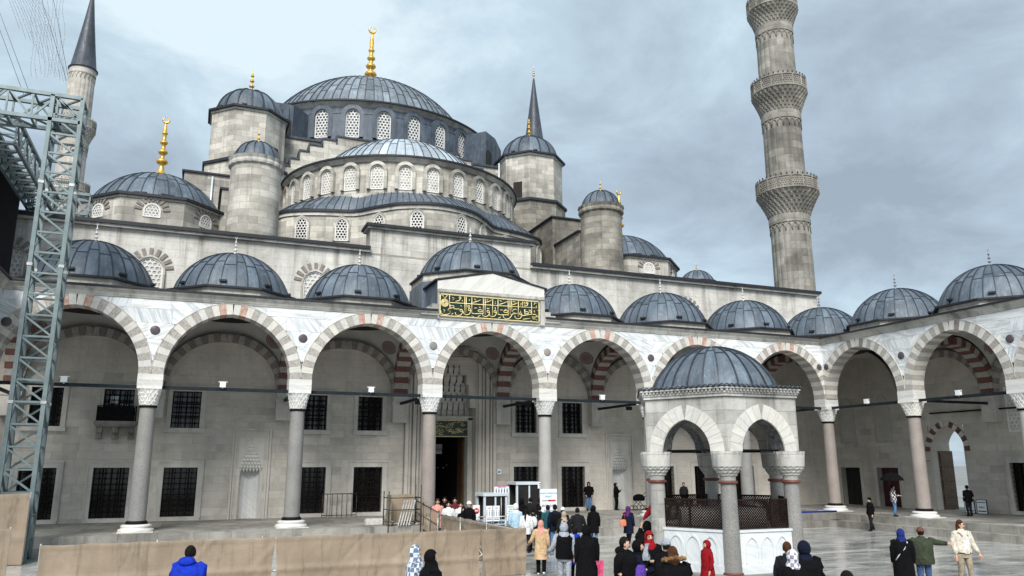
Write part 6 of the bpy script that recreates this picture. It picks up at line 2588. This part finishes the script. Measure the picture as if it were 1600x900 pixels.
def body_mesh(t, s, arms, legs, turn, fingers):
    """one continuous skin-modifier body on a posed skeleton"""
    vs_, ed, rad = [], [], []

    def v(p, r, par=None):
        vs_.append(Vector(p) * s); rad.append(r * s if not isinstance(r, tuple) else (r[0] * s, r[1] * s))
        if par is not None:
            ed.append((par, len(vs_) - 1))
        return len(vs_) - 1
    pel = v((0, 0, .95), (.12, .095))
    sp = v((0, .01, 1.15), (.115, .085), pel)
    ch = v((0, .0, 1.36), (.135, .095), sp)
    nk = v((0, .01, 1.475), .052, ch)
    hb = v((0, -.004, 1.545), .060, nk)
    ct, st_2 = math.cos(turn), math.sin(turn)

    def h(x, y, z):
        return (x * ct - y * st_2, x * st_2 + y * ct, z)
    hm = v(h(0, -.012, 1.625), (.078, .090), hb)
    ht = v(h(0, .0, 1.70), (.066, .078), hm)
    v(h(0, -.118, 1.60), .014, hm)
    for q, sx in enumerate((-1, 1)):
        el, wr = arms[q]
        sh = v((sx * .165, 0, 1.41), .058, ch)
        e = v(el, .043, sh)
        w_ = v(wr, .030, e)
        d = (Vector(wr) - Vector(el)).normalized()
        pal = v(Vector(wr) + d * .075, .034, w_)
        if fingers:
            side_ = d.cross(Vector((0, 1, 0)) if abs(d.y) < .8 else Vector((1, 0, 0))).normalized()
            nrm = side_.cross(d).normalized()
            base = Vector(wr) + d * .085
            for fi, (off, ln) in enumerate(((-.030, .075), (-.010, .085), (.010, .080), (.030, .062))):
                a_ = v(base + side_ * off + d * .03, .010, pal)
                b_2 = v(base + side_ * off * 1.25 + d * (.03 + ln * .55) + nrm * .008, .009, a_)
                v(base + side_ * off * 1.3 + d * (.03 + ln) + nrm * .026, .008, b_2)
            a_ = v(Vector(wr) + d * .05 + side_ * -.042, .011, pal)
            v(Vector(wr) + d * .09 + side_ * -.066 + nrm * .01, .009, a_)
        else:
            v(Vector(wr) + d * .17, .022, pal)
    for q, sx in enumerate((-1, 1)):
        kn, an = legs[q]
        hp_ = v((sx * .09, 0, .90), .080, pel)
        k = v(kn, .055, hp_)
        a = v(an, .038, k)
        v((an[0], an[1] - .14, an[2] - .045), .030, a)
    me = bpy.data.meshes.new('body')
    me.from_pydata([tuple(p) for p in vs_], ed, [])
    me.materials.append(MATS['skin'])
    o = put('body', me, t)
    md_ = o.modifiers.new('Skin', 'SKIN')
    md_.use_smooth_shade = True
    for i, r in enumerate(rad):
        sv = me.skin_vertices[0].data[i]
        sv.radius = r if isinstance(r, tuple) else (r, r)
        sv.use_root = (i == 0)
    sub = o.modifiers.new('Sub', 'SUBSURF'); sub.levels = 1; sub.render_levels = 1
    SKINNED.append(o)
    return o


ARM = {
    'down': lambda sx: ((sx * .245, .03, 1.13), (sx * .25, -.05, .88)),
    'pocket': lambda sx: ((sx * .28, .06, 1.14), (sx * .20, -.12, .96)),
    'front': lambda sx: ((sx * .25, -.05, 1.14), (sx * .09, -.30, 1.16)),
    'phone': lambda sx: ((sx * .24, -.08, 1.14), (sx * .10, -.30, 1.30)),
    'out': lambda sx: ((sx * .42, -.04, 1.34), (sx * .68, -.14, 1.30)),
    'half': lambda sx: ((sx * .30, .02, 1.14), (sx * .44, -.14, .98)),
    'up': lambda sx: ((sx * .27, -.08, 1.30), (sx * .20, -.16, 1.58)),
}


def person(label, u, vtop, d, gz=0.0, face=180, top='black_cloth', bottom='charcoal', head='hair', head_mat='black_hair', hem=.84, arms=('down', 'down'), stride=0.0,
           shoes='charcoal', wide=1.0, fingers=False, features=False, turn=0.0, extra=None, group=None, sleeve=None, H=None, pos=None, collar=None):
    if pos is None:
        p = at_d(u, vtop, d)
    else:
        p = Vector(pos)
    hh = H or (p.z - gz)
    hh = max(.8, min(2.02, hh))
    addh = {'hood': .045, 'scarf': .03, 'beanie': .03, 'hair': .02, 'hat': .05}.get(head, .02)
    s = hh / (1.745 + addh)
    t = thing('person', label, 'person', (p.x, p.y, gz), -HEAD + R(face), group)
    A = [ARM[a](sx) if isinstance(a, str) else a for a, sx in zip(arms, (-1, 1))]
    lg = []
    for sx in (-1, 1):
        f = sx * stride
        lg.append(((sx * .105, -.03 - f * .45, .50), (sx * .105, .02 - f, .085 + (.05 if f < 0 else 0))))
    body_mesh(t, s, A, lg, turn, fingers)
    S = lambda *q: tuple(k * s for k in q)
    # torso garment
    m = MB()
    w_ = wide
    rings = []
    if hem < .2:
        rings += [(hem, .30 * w_, .27 * w_, 0, 0), (.45, .26 * w_, .22 * w_, 0, 0), (.85, .225 * w_, .175 * w_, 0, 0)]
    elif hem < .7:
        rings += [(hem, .245 * w_, .20 * w_, 0, 0), (.80, .225 * w_, .18 * w_, 0, 0)]
    else:
        rings += [(hem, .205 * w_, .155 * w_, 0, 0), (hem + .05, .215 * w_, .165 * w_, 0, 0)]
    rings += [(1.05, .200 * w_, .155 * w_, 0, .005), (1.25, .215 * w_, .158 * w_, 0, .005), (1.38, .222 * w_, .145 * w_, 0, .005), (1.44, .185 * w_, .125, 0, .008), (1.49, .10, .09, 0, .01), (1.53, .072, .075, 0, .008)]
    loft(m, [(z * s, rx * s, ry * s, cx * s, cy * s) for z, rx, ry, cx, cy in rings], 22, .007 * s, cap_top=False)
    m.build('coat', top, t)
    for q, sx in enumerate((-1, 1)):
        el, wr = A[q]
        sh = Vector((sx * .175 * w_, .005, 1.405)) * s
        el, wr = Vector(el) * s, Vector(wr) * s
        m = MB()
        pts = [sh - Vector((sx * .05, 0, -.01)) * s, sh, sh.lerp(el, .5) + Vector((sx * .01, 0, 0)) * s, el, el.lerp(wr, .5), wr.lerp(el, .02)]
        m.tube(pts, [k * s * (w_ * .5 + .5) for k in (.075, .084, .076, .068, .060, .050)], 12)
        m.build('sleeve', sleeve or top, t)
    if hem > .15:
        m = MB()
        loft(m, [(.78 * s, .17 * s, .13 * s, 0, 0), (.95 * s, .175 * s, .135 * s, 0, 0), (1.02 * s, .16 * s, .12 * s, 0, 0)], 18, .003)
        for q, sx in enumerate((-1, 1)):
            kn, an = Vector(lg[q][0]) * s, Vector(lg[q][1]) * s
            hp_ = Vector((sx * .095, 0, .90)) * s
            m.tube([hp_ + Vector((0, 0, .04)) * s, hp_.lerp(kn, .5), kn, kn.lerp(an, .5), an + Vector((0, 0, .0))], [k * s for k in (.098, .092, .076, .068, .066)], 12)
        m.build('trousers', bottom, t)
    for q, sx in enumerate((-1, 1)):
        an = Vector(lg[q][1]) * s
        m = MB()
        ellipsoid(m, (an.x, an.y - .05 * s, an.z - .035 * s), (.048 * s, .135 * s, .05 * s), None, 12, 8)
        m.build('shoe', shoes, t)
    # head covering
    hc = Vector((0, 0, 1.63)) * s
    m = MB()
    ct, st_2 = math.cos(turn), math.sin(turn)

    def face_open(x, y, z, fy=-.35, fz=.45):
        yy = -x * st_2 + y * ct
        return not (yy < fy and z < fz)
    if head in ('hair', 'longhair'):
        ellipsoid(m, (hc.x, hc.y + .012 * s, hc.z + .022 * s), (.090 * s, .106 * s, .118 * s), lambda x, y, z: face_open(x, y, z, -.25, .52) and z > (-.55 if head == 'hair' else -.9), 20, 14)
        if head == 'longhair':
            rg = [(1.30, .11, .05, 0, .085), (1.42, .115, .065, 0, .06), (1.52, .105, .075, 0, .04), (1.62, .098, .09, 0, .03), (1.70, .07, .08, 0, .02)]
            loft(m, [(a * s, b * s, c * s, dd * s, e * s) for a, b, c, dd, e in rg], 18, .005)
        m.build('hair', head_mat, t)
    elif head == 'hood':
        ellipsoid(m, (hc.x, hc.y + .018 * s, hc.z + .005 * s), (.118 * s, .138 * s, .150 * s), lambda x, y, z: face_open(x, y, z, -.55, .62), 22, 14)
        loft(m, [(1.41 * s, .175 * s, .15 * s, 0, .01), (1.47 * s, .145 * s, .135 * s, 0, .012), (1.53 * s, .115 * s, .115 * s, 0, .015)], 18, .006, cap_top=False)
        m.build('hood', head_mat, t)
    elif head == 'hood_down':
        ellipsoid(m, (hc.x, hc.y + .012 * s, hc.z + .022 * s), (.090 * s, .106 * s, .118 * s), lambda x, y, z: face_open(x, y, z, -.25, .52) and z > -.55, 20, 14)
        m.build('hair', head_mat, t)
        m = MB(); ellipsoid(m, (0, .085 * s, 1.50 * s), (.165 * s, .115 * s, .085 * s), None, 18, 10)
        m.build('hood', collar or top, t)
    elif head == 'scarf':
        ellipsoid(m, (hc.x, hc.y + .010 * s, hc.z), (.104 * s, .122 * s, .138 * s), lambda x, y, z: face_open(x, y, z, -.55, .50), 22, 14)
        loft(m, [(1.30 * s, .185 * s, .165 * s, 0, 0), (1.40 * s, .195 * s, .155 * s, 0, 0), (1.47 * s, .135 * s, .125 * s, 0, 0), (1.53 * s, .098 * s, .11 * s, 0, .0), (1.58 * s, .095 * s, .105 * s, 0, .018 * s)], 20, .008, cap_top=False)
        m.build('head_scarf', head_mat, t)
    elif head in ('beanie', 'hat'):
        ellipsoid(m, (hc.x, hc.y + .008 * s, hc.z + .035 * s), (.097 * s, .112 * s, .115 * s), lambda x, y, z: z > -.12, 20, 12)
        if head == 'hat':
            m.lathe([(.10 * s, 0), (.17 * s, -.02 * s), (.17 * s, -.01 * s), (.09 * s, .03 * s)], 20, (hc.x, hc.y, hc.z + .03 * s))
        else:
            m.lathe([(.094 * s, 0), (.104 * s, .004), (.104 * s, .05 * s), (.096 * s, .055 * s)], 20, (hc.x, hc.y + .004, hc.z + .012 * s))
        m.build('cap', head_mat, t)
        m = MB()
        ellipsoid(m, (hc.x, hc.y + .014 * s, hc.z + .0), (.086 * s, .102 * s, .105 * s), lambda x, y, z: face_open(x, y, z, -.1, .9) and z < .2 and z > -.7, 20, 14)
        m.build('hair', 'black_hair', t)
    if features:
        def hp2(x, y, z):
            return (x * ct - y * st_2, x * st_2 + y * ct, z)
        m = MB()
        for sx in (-1, 1):
            p_ = hp2(sx * .032 * s, -.090 * s, 1.632 * s); ellipsoid(m, p_, (.013 * s, .009 * s, .007 * s), None, 8, 6)
            p_ = hp2(sx * .033 * s, -.092 * s, 1.655 * s); ellipsoid(m, p_, (.022 * s, .010 * s, .005 * s), None, 8, 6)
        m.build('eyes', 'black_hair', t)
        m = MB(); p_ = hp2(0, -.088 * s, 1.563 * s); ellipsoid(m, p_, (.022 * s, .010 * s, .006 * s), None, 8, 6); m.build('mouth', 'maroon', t)
        m = MB()
        for sx in (-1, 1):
            ellipsoid(m, hp2(sx * .082 * s, .0, 1.615 * s), (.012 * s, .022 * s, .034 * s), None, 8, 6)
        m.build('ears', 'skin', t)
    if extra:
        extra(t, s)
    return t


def fur_trim(t, s):
    m = MB()
    fr = random.Random(4)
    n = 110
    for k in range(n):
        a = 2 * PI * k / n
        p = Vector((.17 * math.cos(a), .05 + .15 * math.sin(a), 1.53 + .05 * math.sin(a))) * s
        for q in range(5):
            d = Vector((math.cos(a) + fr.uniform(-.6, .6), math.sin(a) + fr.uniform(-.6, .6), fr.uniform(-.2, .9))).normalized() * .065 * s
            m.tube([p, p + d * .6, p + d], [.012 * s, .008 * s, .001], 4)
    m.build('fur_collar', 'fur', t)


def back_print(t, s):
    m = MB()
    for i, (x, w_) in enumerate(((-.12, .022), (-.085, .03), (-.04, .02), (-.005, .034), (.045, .022), (.08, .03))):
        m.box((x) * s, (x + w_) * s, .172 * s, .182 * s, 1.20 * s, (1.245 + .008 * (i % 2)) * s)
    m.build('back_print', 'white_cloth', t)


def arm_patch(t, s):
    m = MB()
    m.box(-.335 * s, -.325 * s, -.03 * s, .07 * s, 1.19 * s, 1.23 * s)
    m.build('sleeve_patch', 'white_cloth', t)


def strap(t, s):
    m = MB()
    m.tube([Vector(q) * s for q in ((-.10, .02, 1.47), (-.12, .13, 1.42), (-.03, .172, 1.25), (.12, .16, 1.08), (.2, .10, .95))], .014 * s, 5)
    m.build('bag_strap', 'white_cloth', t)


def white_shirt(t, s):
    m = MB(); m.add([Vector(q) * s for q in ((-.07, -.166, .90), (.07, -.166, .90), (.085, -.168, 1.25), (.06, -.13, 1.45), (-.06, -.13, 1.45), (-.085, -.168, 1.25))], [(0, 1, 2, 5), (5, 2, 3, 4)])
    m.build('shirt', 'white_cloth', t)
    m = MB(); loft(m, [(.895 * s, .18 * s, .14 * s, 0, 0), (.93 * s, .18 * s, .14 * s, 0, 0)], 20, 0); m.build('belt', 'charcoal', t)
    m = MB(); m.tube([Vector(q) * s for q in ((-.16, -.10, 1.46), (-.10, -.15, 1.42), (-.075, -.17, 1.36))], .028 * s, 6); m.tube([Vector(q) * s for q in ((.16, -.10, 1.46), (.10, -.15, 1.42), (.075, -.17, 1.36))], .028 * s, 6); m.build('collar', 'cream', t)


def pony(t, s):
    m = MB(); m.tube([Vector(q) * s for q in ((0, .10, 1.66), (.02, .15, 1.55), (.03, .16, 1.40), (.02, .15, 1.25))], [.035 * s, .045 * s, .04 * s, .01 * s], 8); m.build('ponytail', 'black_hair', t)


def rucksack(mat):
    def f(t, s):
        m = MB(); ellipsoid(m, (0, .21 * s, 1.20 * s), (.155 * s, .10 * s, .22 * s), None, 14, 10); m.build('rucksack', mat, t)
        m = MB()
        for sx in (-1, 1):
            m.tube([Vector(q) * s for q in ((sx * .11, .16, 1.40), (sx * .12, .0, 1.475), (sx * .13, -.15, 1.35), (sx * .15, -.14, 1.1))], .018 * s, 5)
        m.build('rucksack_strap', mat, t)
    return f


# near the camera
person('person in a bright blue hooded jacket seen from behind, before the long tarpaulin fence', 300, 841, 16.6, face=165, top='royal_blue', bottom='navy', head='hood_down', wide=1.42, turn=.9, extra=back_print, features=True, arms=('pocket', 'pocket'))
person('person wrapped in a blue white checked shawl at the long fence', 650, 850, 17.2, face=105, top='plaid_cloth', bottom='charcoal', head='scarf', head_mat='plaid_cloth', wide=1.1, hem=.4, arms=('front', 'front'))
person('person in a black veil and cloak, head bowed, beside the checked shawl', 674, 857, 16.2, face=110, top='black_cloth', head='scarf', head_mat='black_cloth', hem=.1, wide=1.3, arms=('front', 'front'))
# the party by the fountain
person('dark haired youth in a black padded coat looking right', 976, 838, 18.4, face=60, top='black_cloth', bottom='black_cloth', head='hood_down', wide=1.35, features=True, arms=('pocket', 'front'), turn=.35)
person('person in dark coat bowed between the youth and the red scarf', 998, 842, 18.9, face=70, top='navy', bottom='black_cloth', head='hood', head_mat='black_cloth', wide=1.1, arms=('front', 'front'))
person('person in a red head scarf and black coat holding a pale cloth', 1014, 827, 20.2, face=10, top='black_cloth', bottom='black_cloth', head='scarf', head_mat='red_cloth', hem=.35, wide=1.15, features=True, arms=('front', 'front'), gz=.0)
person('person in a grey woolly hat behind the fur collar', 1040, 841, 18.6, face=200, top='black_cloth', bottom='black_cloth', head='beanie', head_mat='grey_marl', wide=1.1)
person('person in a black coat with a brown fur hood, back to us', 1050, 853, 16.6, face=195, top='black_cloth', bottom='black_cloth', head='longhair', head_mat='brown_hair', hem=.5, wide=1.45, extra=fur_trim, arms=('half', 'half'))
person('child in a red hooded jacket standing against the fountain wall', 1103, 843, 20.2, gz=.40, face=-75, top='red_cloth', bottom='black_cloth', head='hood', head_mat='red_cloth', hem=.62, wide=1.15, features=True, arms=('down', 'down'), extra=arm_patch)
person('person in a black coat raising a red umbrella by the fountain column', 1011, 806, 23.6, gz=.0, face=160, top='black_cloth', bottom='black_cloth', head='hood', head_mat='black_cloth', hem=.3, wide=1.3, arms=('down', 'up'))
person('person in a navy hood and black coat, right of the fountain', 1254, 838, 17.6, face=190, top='black_cloth', bottom='black_cloth', head='hood', head_mat='navy', hem=.5, wide=1.4, arms=('half', 'down'))
person('person in a pale patterned head scarf before the navy hood', 1237, 857, 16.4, face=180, top='black_cloth', bottom='black_cloth', head='scarf', head_mat='pattern_scarf', hem=.4, wide=1.3, extra=rucksack('black_cloth'))
person('brown haired person half hidden behind the navy hood', 1229, 846, 18.4, face=150, top='charcoal', bottom='black_cloth', head='hair', head_mat='brown_hair', wide=1.0, features=True)
person('person in black of whom only the head shows at the lower edge', 1322, 891, 12.8, face=180, top='black_cloth', bottom='black_cloth', head='hair', head_mat='black_hair')
# the three at the right
person('person in a blue head scarf and long black coat with white strap', 1406, 825, 23.0, face=165, top='black_cloth', bottom='black_cloth', head='scarf', head_mat='blue_scarf', hem=.30, wide=1.15, extra=strap)
person('person in olive jacket and brown cap pointing to the right', 1437, 823, 23.4, face=170, top='olive', bottom='denim', head='beanie', head_mat='brown_knit', hem=.80, wide=1.35, fingers=True, arms=(((-.40, -.06, 1.36), (-.68, -.12, 1.33)), 'pocket'))
person('person in a cream jacket and beige trousers walking towards us', 1499, 812, 24.6, face=5, top='cream', bottom='khaki', head='longhair', head_mat='brown_hair', hem=.92, wide=1.1, fingers=True, features=True, turn=.7, arms=('down', ((.30, .02, 1.14), (.40, -.06, .90))), extra=white_shirt, shoes='white_cloth', stride=.08)
# middle of the court
person('person in a beige coat and pink head scarf walking to the portal', 845, 812, 27.4, face=170, top='beige_coat', bottom='black_cloth', head='scarf', head_mat='pink_scarf', hem=.52, arms=('down', 'half'), shoes='white_cloth', stride=.10)
person('person in a grey hood and black body warmer seen from behind', 881, 815, 24.0, face=178, top='black_cloth', bottom='grey_marl', head='hood', head_mat='grey_marl', sleeve='grey_marl', wide=1.12, arms=('down', 'half'), stride=.08)
person('person in a bright blue anorak between the grey hood and the long black coat', 898, 824, 24.6, face=180, top='royal_blue', bottom='black_cloth', head='hood_down', hem=.7, collar='royal_blue')
person('person in a long black hooded coat walking away, hair loose', 916, 819, 22.6, face=178, top='black_cloth', bottom='black_cloth', head='hood', head_mat='black_cloth', hem=.12, wide=1.2, arms=('down', 'down'))
person('person in dark jacket and pale trousers walking to the steps', 902, 793, 33.5, face=180, top='charcoal', bottom='grey_marl', head='hair', arms=('pocket', 'pocket'), stride=.07)
person('person in a black hooded coat and blue jeans left of the steps', 927, 789, 36.8, face=175, top='black_cloth', bottom='bright_denim', head='hood', head_mat='black_cloth', hem=.58, shoes='white_cloth', stride=.10)
person('person in a purple head scarf striding with an orange bag', 981, 790, 37.0, face=150, top='navy', bottom='black_cloth', head='scarf', head_mat='purple', hem=.55, stride=.26, shoes='white_cloth')
person('person in a black hooded jacket and jeans leaning at the barred window', 925, 759, 0, gz=PLAT, face=0, top='black_cloth', bottom='bright_denim', head='hood', head_mat='black_cloth', wide=1.15, pos=(8.9, 5.9, 0), H=1.78, arms=('pocket', 'pocket'))
person('person in black standing in the niche with a phone', 966, 763, 0, gz=PLAT, face=60, top='black_cloth', bottom='black_cloth', head='hood', head_mat='black_cloth', pos=(10.9, 6.0, 0), H=1.7, arms=('phone', 'phone'))
# right wing
person('person in black walking alone before the right arcade steps', 1363, 777, 0, face=-80, top='black_cloth', bottom='charcoal', head='beanie', head_mat='black_cloth', stride=.15, pos=tuple(at_z(1363, 830, 0)), H=1.80)
person('person in a checked shirt under the black umbrella', 1424, 775, 0, gz=PLAT, face=60, top='check_shirt', bottom='bright_denim', head='hair', pos=(21.95, -5.55, 0), H=1.70, arms=('down', 'front'))
person('person in black standing in the gateway', 1488, 775, 0, gz=PLAT, face=190, top='black_cloth', bottom='charcoal', head='beanie', head_mat='black_cloth', wide=1.25, pos=(25.9, -7.0, 0), H=1.68, arms=('pocket', 'pocket'))
person('person at the wall between fountain and right arcade, nearly hidden', 1064, 760, 0, gz=PLAT, face=0, top='charcoal', bottom='black_cloth', head='hair', pos=(15.2, 4.8, 0), H=1.7)
# queue at the booths
Q = [('pale blue top with white hood', 806, 786, 35.0, 170, 'pale_blue', 'denim', 'hood', 'white_cloth'), ('white shirt and long black ponytail', 822, 795, 34.2, 175, 'white_cloth', 'charcoal', 'hair', 'black_hair'),
     ('black coat left of the white rucksack', 843, 790, 36.5, 180, 'black_cloth', 'black_cloth', 'hair', 'black_hair'), ('black jacket carrying a white rucksack', 833, 793, 34.6, 185, 'charcoal', 'black_cloth', 'hair', 'black_hair'),
     ('dark green jacket in the queue', 856, 789, 35.2, 180, 'green_jacket', 'denim', 'hair', 'black_hair'), ('navy jacket beside the dark green one', 867, 788, 34.8, 178, 'navy', 'bright_denim', 'hair', 'black_hair'),
     ('white woolly hat in the queue', 879, 792, 34.2, 180, 'black_cloth', 'charcoal', 'beanie', 'white_cloth'), ('pale scarf in front of the white hat', 881, 798, 32.6, 180, 'charcoal', 'black_cloth', 'scarf', 'tan_wool'),
     ('black hood at the head of the queue', 815, 778, 39.5, 180, 'black_cloth', 'black_cloth', 'hood', 'black_cloth'), ('charcoal coat near the booth door', 829, 777, 40.5, 170, 'charcoal', 'black_cloth', 'hair', 'black_hair'),
     ('black cap under the glazed booth roof', 843, 778, 41.0, 190, 'black_cloth', 'charcoal', 'beanie', 'charcoal'), ('dark jacket just left of the information board', 850, 784, 38.0, 180, 'black_cloth', 'denim', 'hair', 'brown_hair')]
for i, (lab, u, v, d, fc, tp, bt, hd, hmt) in enumerate(Q):
    person('person in the queue: ' + lab, u, v, d, face=fc, top=tp, bottom=bt, head=hd, head_mat=hmt, hem=.75, group='queue at the booths', extra=(pony if 'pony' in lab else (rucksack('white_cloth') if 'rucksack' in lab and 'carrying' in lab else (rucksack('black_cloth') if i in (5, 10) else None))))
# group coming out of the portal
G = [('pink top and pale blue sleeve', 684, 778, 38.5, 10, 'pink_scarf', 'denim', 'hair', 'brown_hair'), ('dark coat behind the pink top', 695, 774, 40.5, 0, 'black_cloth', 'black_cloth', 'hair', 'black_hair'),
     ('white top with long dark hair', 701, 783, 37.0, 5, 'white_cloth', 'charcoal', 'longhair', 'black_hair'), ('maroon jumper at the back', 711, 777, 40.0, 0, 'maroon', 'black_cloth', 'hair', 'black_hair'),
     ('white scarf over a black dress', 720, 784, 37.6, 0, 'white_cloth', 'black_cloth', 'hair', 'black_hair'), ('black veil with open face', 724, 791, 36.2, 5, 'black_cloth', 'black_cloth', 'scarf', 'black_cloth'),
     ('white cap and black robe', 733, 781, 36.0, -30, 'black_cloth', 'black_cloth', 'beanie', 'white_cloth')]
for (lab, u, v, d, fc, tp, bt, hd, hmt) in G:
    person('person leaving the portal: ' + lab, u, v, d, face=fc, top=tp, bottom=bt, head=hd, head_mat=hmt, hem=.6, features=True, group='people at the portal')

# turn the skin modifiers into plain meshes
dg = bpy.context.evaluated_depsgraph_get()
for o in SKINNED:
    me = bpy.data.meshes.new_from_object(o.evaluated_get(dg))
    o.modifiers.clear()
    o.data = me
    me.polygons.foreach_set('use_smooth', [True] * len(me.polygons))


# ------------------------------------------------------------ things people hold or left about
def umbrella(label, p, r, mat, open_=True, tilt=(0, 0, 0)):
    t = thing('umbrella', label, 'umbrella', p)
    t.rotation_euler = tilt
    m = MB()
    if open_:
        m.lathe([(r, 0), (r * .9, .10 * r / .5), (r * .6, .26 * r / .5), (.001, .36 * r / .5)], 8, (0, 0, .75), smooth=False)
        m.build('canopy', mat, t)
        m = MB(); m.tube([(0, 0, 0), (0, 0, .75 + .4 * r / .5)], .012, 5); m.tube([(0, 0, 0), (0, .03, -.05), (0, .06, 0)], .014, 5); m.build('handle', 'iron', t)
    else:
        m.lathe([(.02, 0), (.07, .15), (.10, .45), (.05, .8), (.012, .95)], 10, (0, 0, 0), mod=lambda a, i, r_, z: r_ * (1 + .25 * math.sin(a * 5)), smooth=False)
        m.build('canopy', mat, t)
        m = MB(); m.tube([(0, 0, -.25), (0, 0, 1.05)], .012, 5); m.build('handle', 'white_cloth', t)
    return t


umbrella('open black umbrella over the checked shirt', (21.75, -5.75, PLAT + 1.2), .62, 'black_cloth')
umbrella('closed red umbrella held up slanting beside the fountain column', tuple(at_d(1005, 812, 23.4)), .5, 'red_cloth', False, (R(8), R(38), R(-20)))
m = MB()
loft(m, [(0, .13, .06, 0, 0), (.03, .16, .075, 0, 0), (.18, .155, .07, 0, 0), (.27, .12, .05, 0, 0), (.29, .02, .01, 0, 0)], 16, .006)
m.tube([(-.1, 0, .26), (-.06, 0, .5), (.06, 0, .5), (.1, 0, .26)], .012, 5)
o = m.build('shoulder_bag', 'orange_bag'); p = at_d(974, 822, 36.6); o.location = p; tag(o, 'orange bag carried by the striding purple scarf', 'bag')
m = MB(); g = [[(x * .1 + .03 * math.sin(z * 9 + x), .03 * math.sin(x * 3 + z * 5), -z) for x in (-1, -.3, .4, 1)] for z in (0, .2, .4, .6, .8)]
m.sheet(g); o = m.build('pink_cloth', 'pink_cloth'); o.location = at_d(937, 876, 22.4); tag(o, 'strip of pink cloth hanging from the hand of the long black coat', 'cloth')
m = MB()
loft(m, [(-.2, .12, .05, 0, 0), (-.18, .14, .06, 0, 0), (.05, .12, .055, .01, 0), (.12, .08, .04, .01, 0)], 14, .012)
o = m.build('purple_bag', 'violet'); o.location = at_d(1001, 892, 17.6); tag(o, 'purple bag at the lower edge beside the padded coat', 'bag')
m = MB()
loft(m, [(-.16, .09, .05, .02, 0), (-.05, .10, .06, 0, 0), (.02, .05, .04, -.01, 0), (.12, .04, .03, .02, 0), (.2, .06, .03, .05, 0)], 14, .014)
o = m.build('grey_bundle', 'grey_marl'); o.location = at_d(1009, 864, 18.7); tag(o, 'grey blue cloth bundle held under the red head scarf', 'bundle')
# pram by the niche
t = thing('pram', 'dark pram parked in front of the niche', 'pram', (12.2, 5.4, PLAT))
m = MB(); ellipsoid(m, (0, 0, .72), (.42, .28, .28), lambda x, y, z: z > -.4); m.build('hood', 'black_cloth', t)
m = MB()
m.tube([(-.4, -.22, .15), (.2, -.22, .75), (.6, -.22, 1.05)], .018, 6); m.tube([(-.4, .22, .15), (.2, .22, .75), (.6, .22, 1.05)], .018, 6); m.tube([(.6, -.22, 1.05), (.6, .22, 1.05)], .018, 6); m.tube([(.35, -.22, .15), (-.2, -.22, .6)], .018, 6); m.tube([(.35, .22, .15), (-.2, .22, .6)], .018, 6)
m.build('frame', 'iron', t)
for x in (-.4, .35):
    for y_ in (-.22, .22):
        m = MB(); m.tube([(x + .14 * math.cos(k * PI / 6), y_, .15 + .14 * math.sin(k * PI / 6)) for k in range(13)], .022, 5); m.build('wheel', 'black_cloth', t)
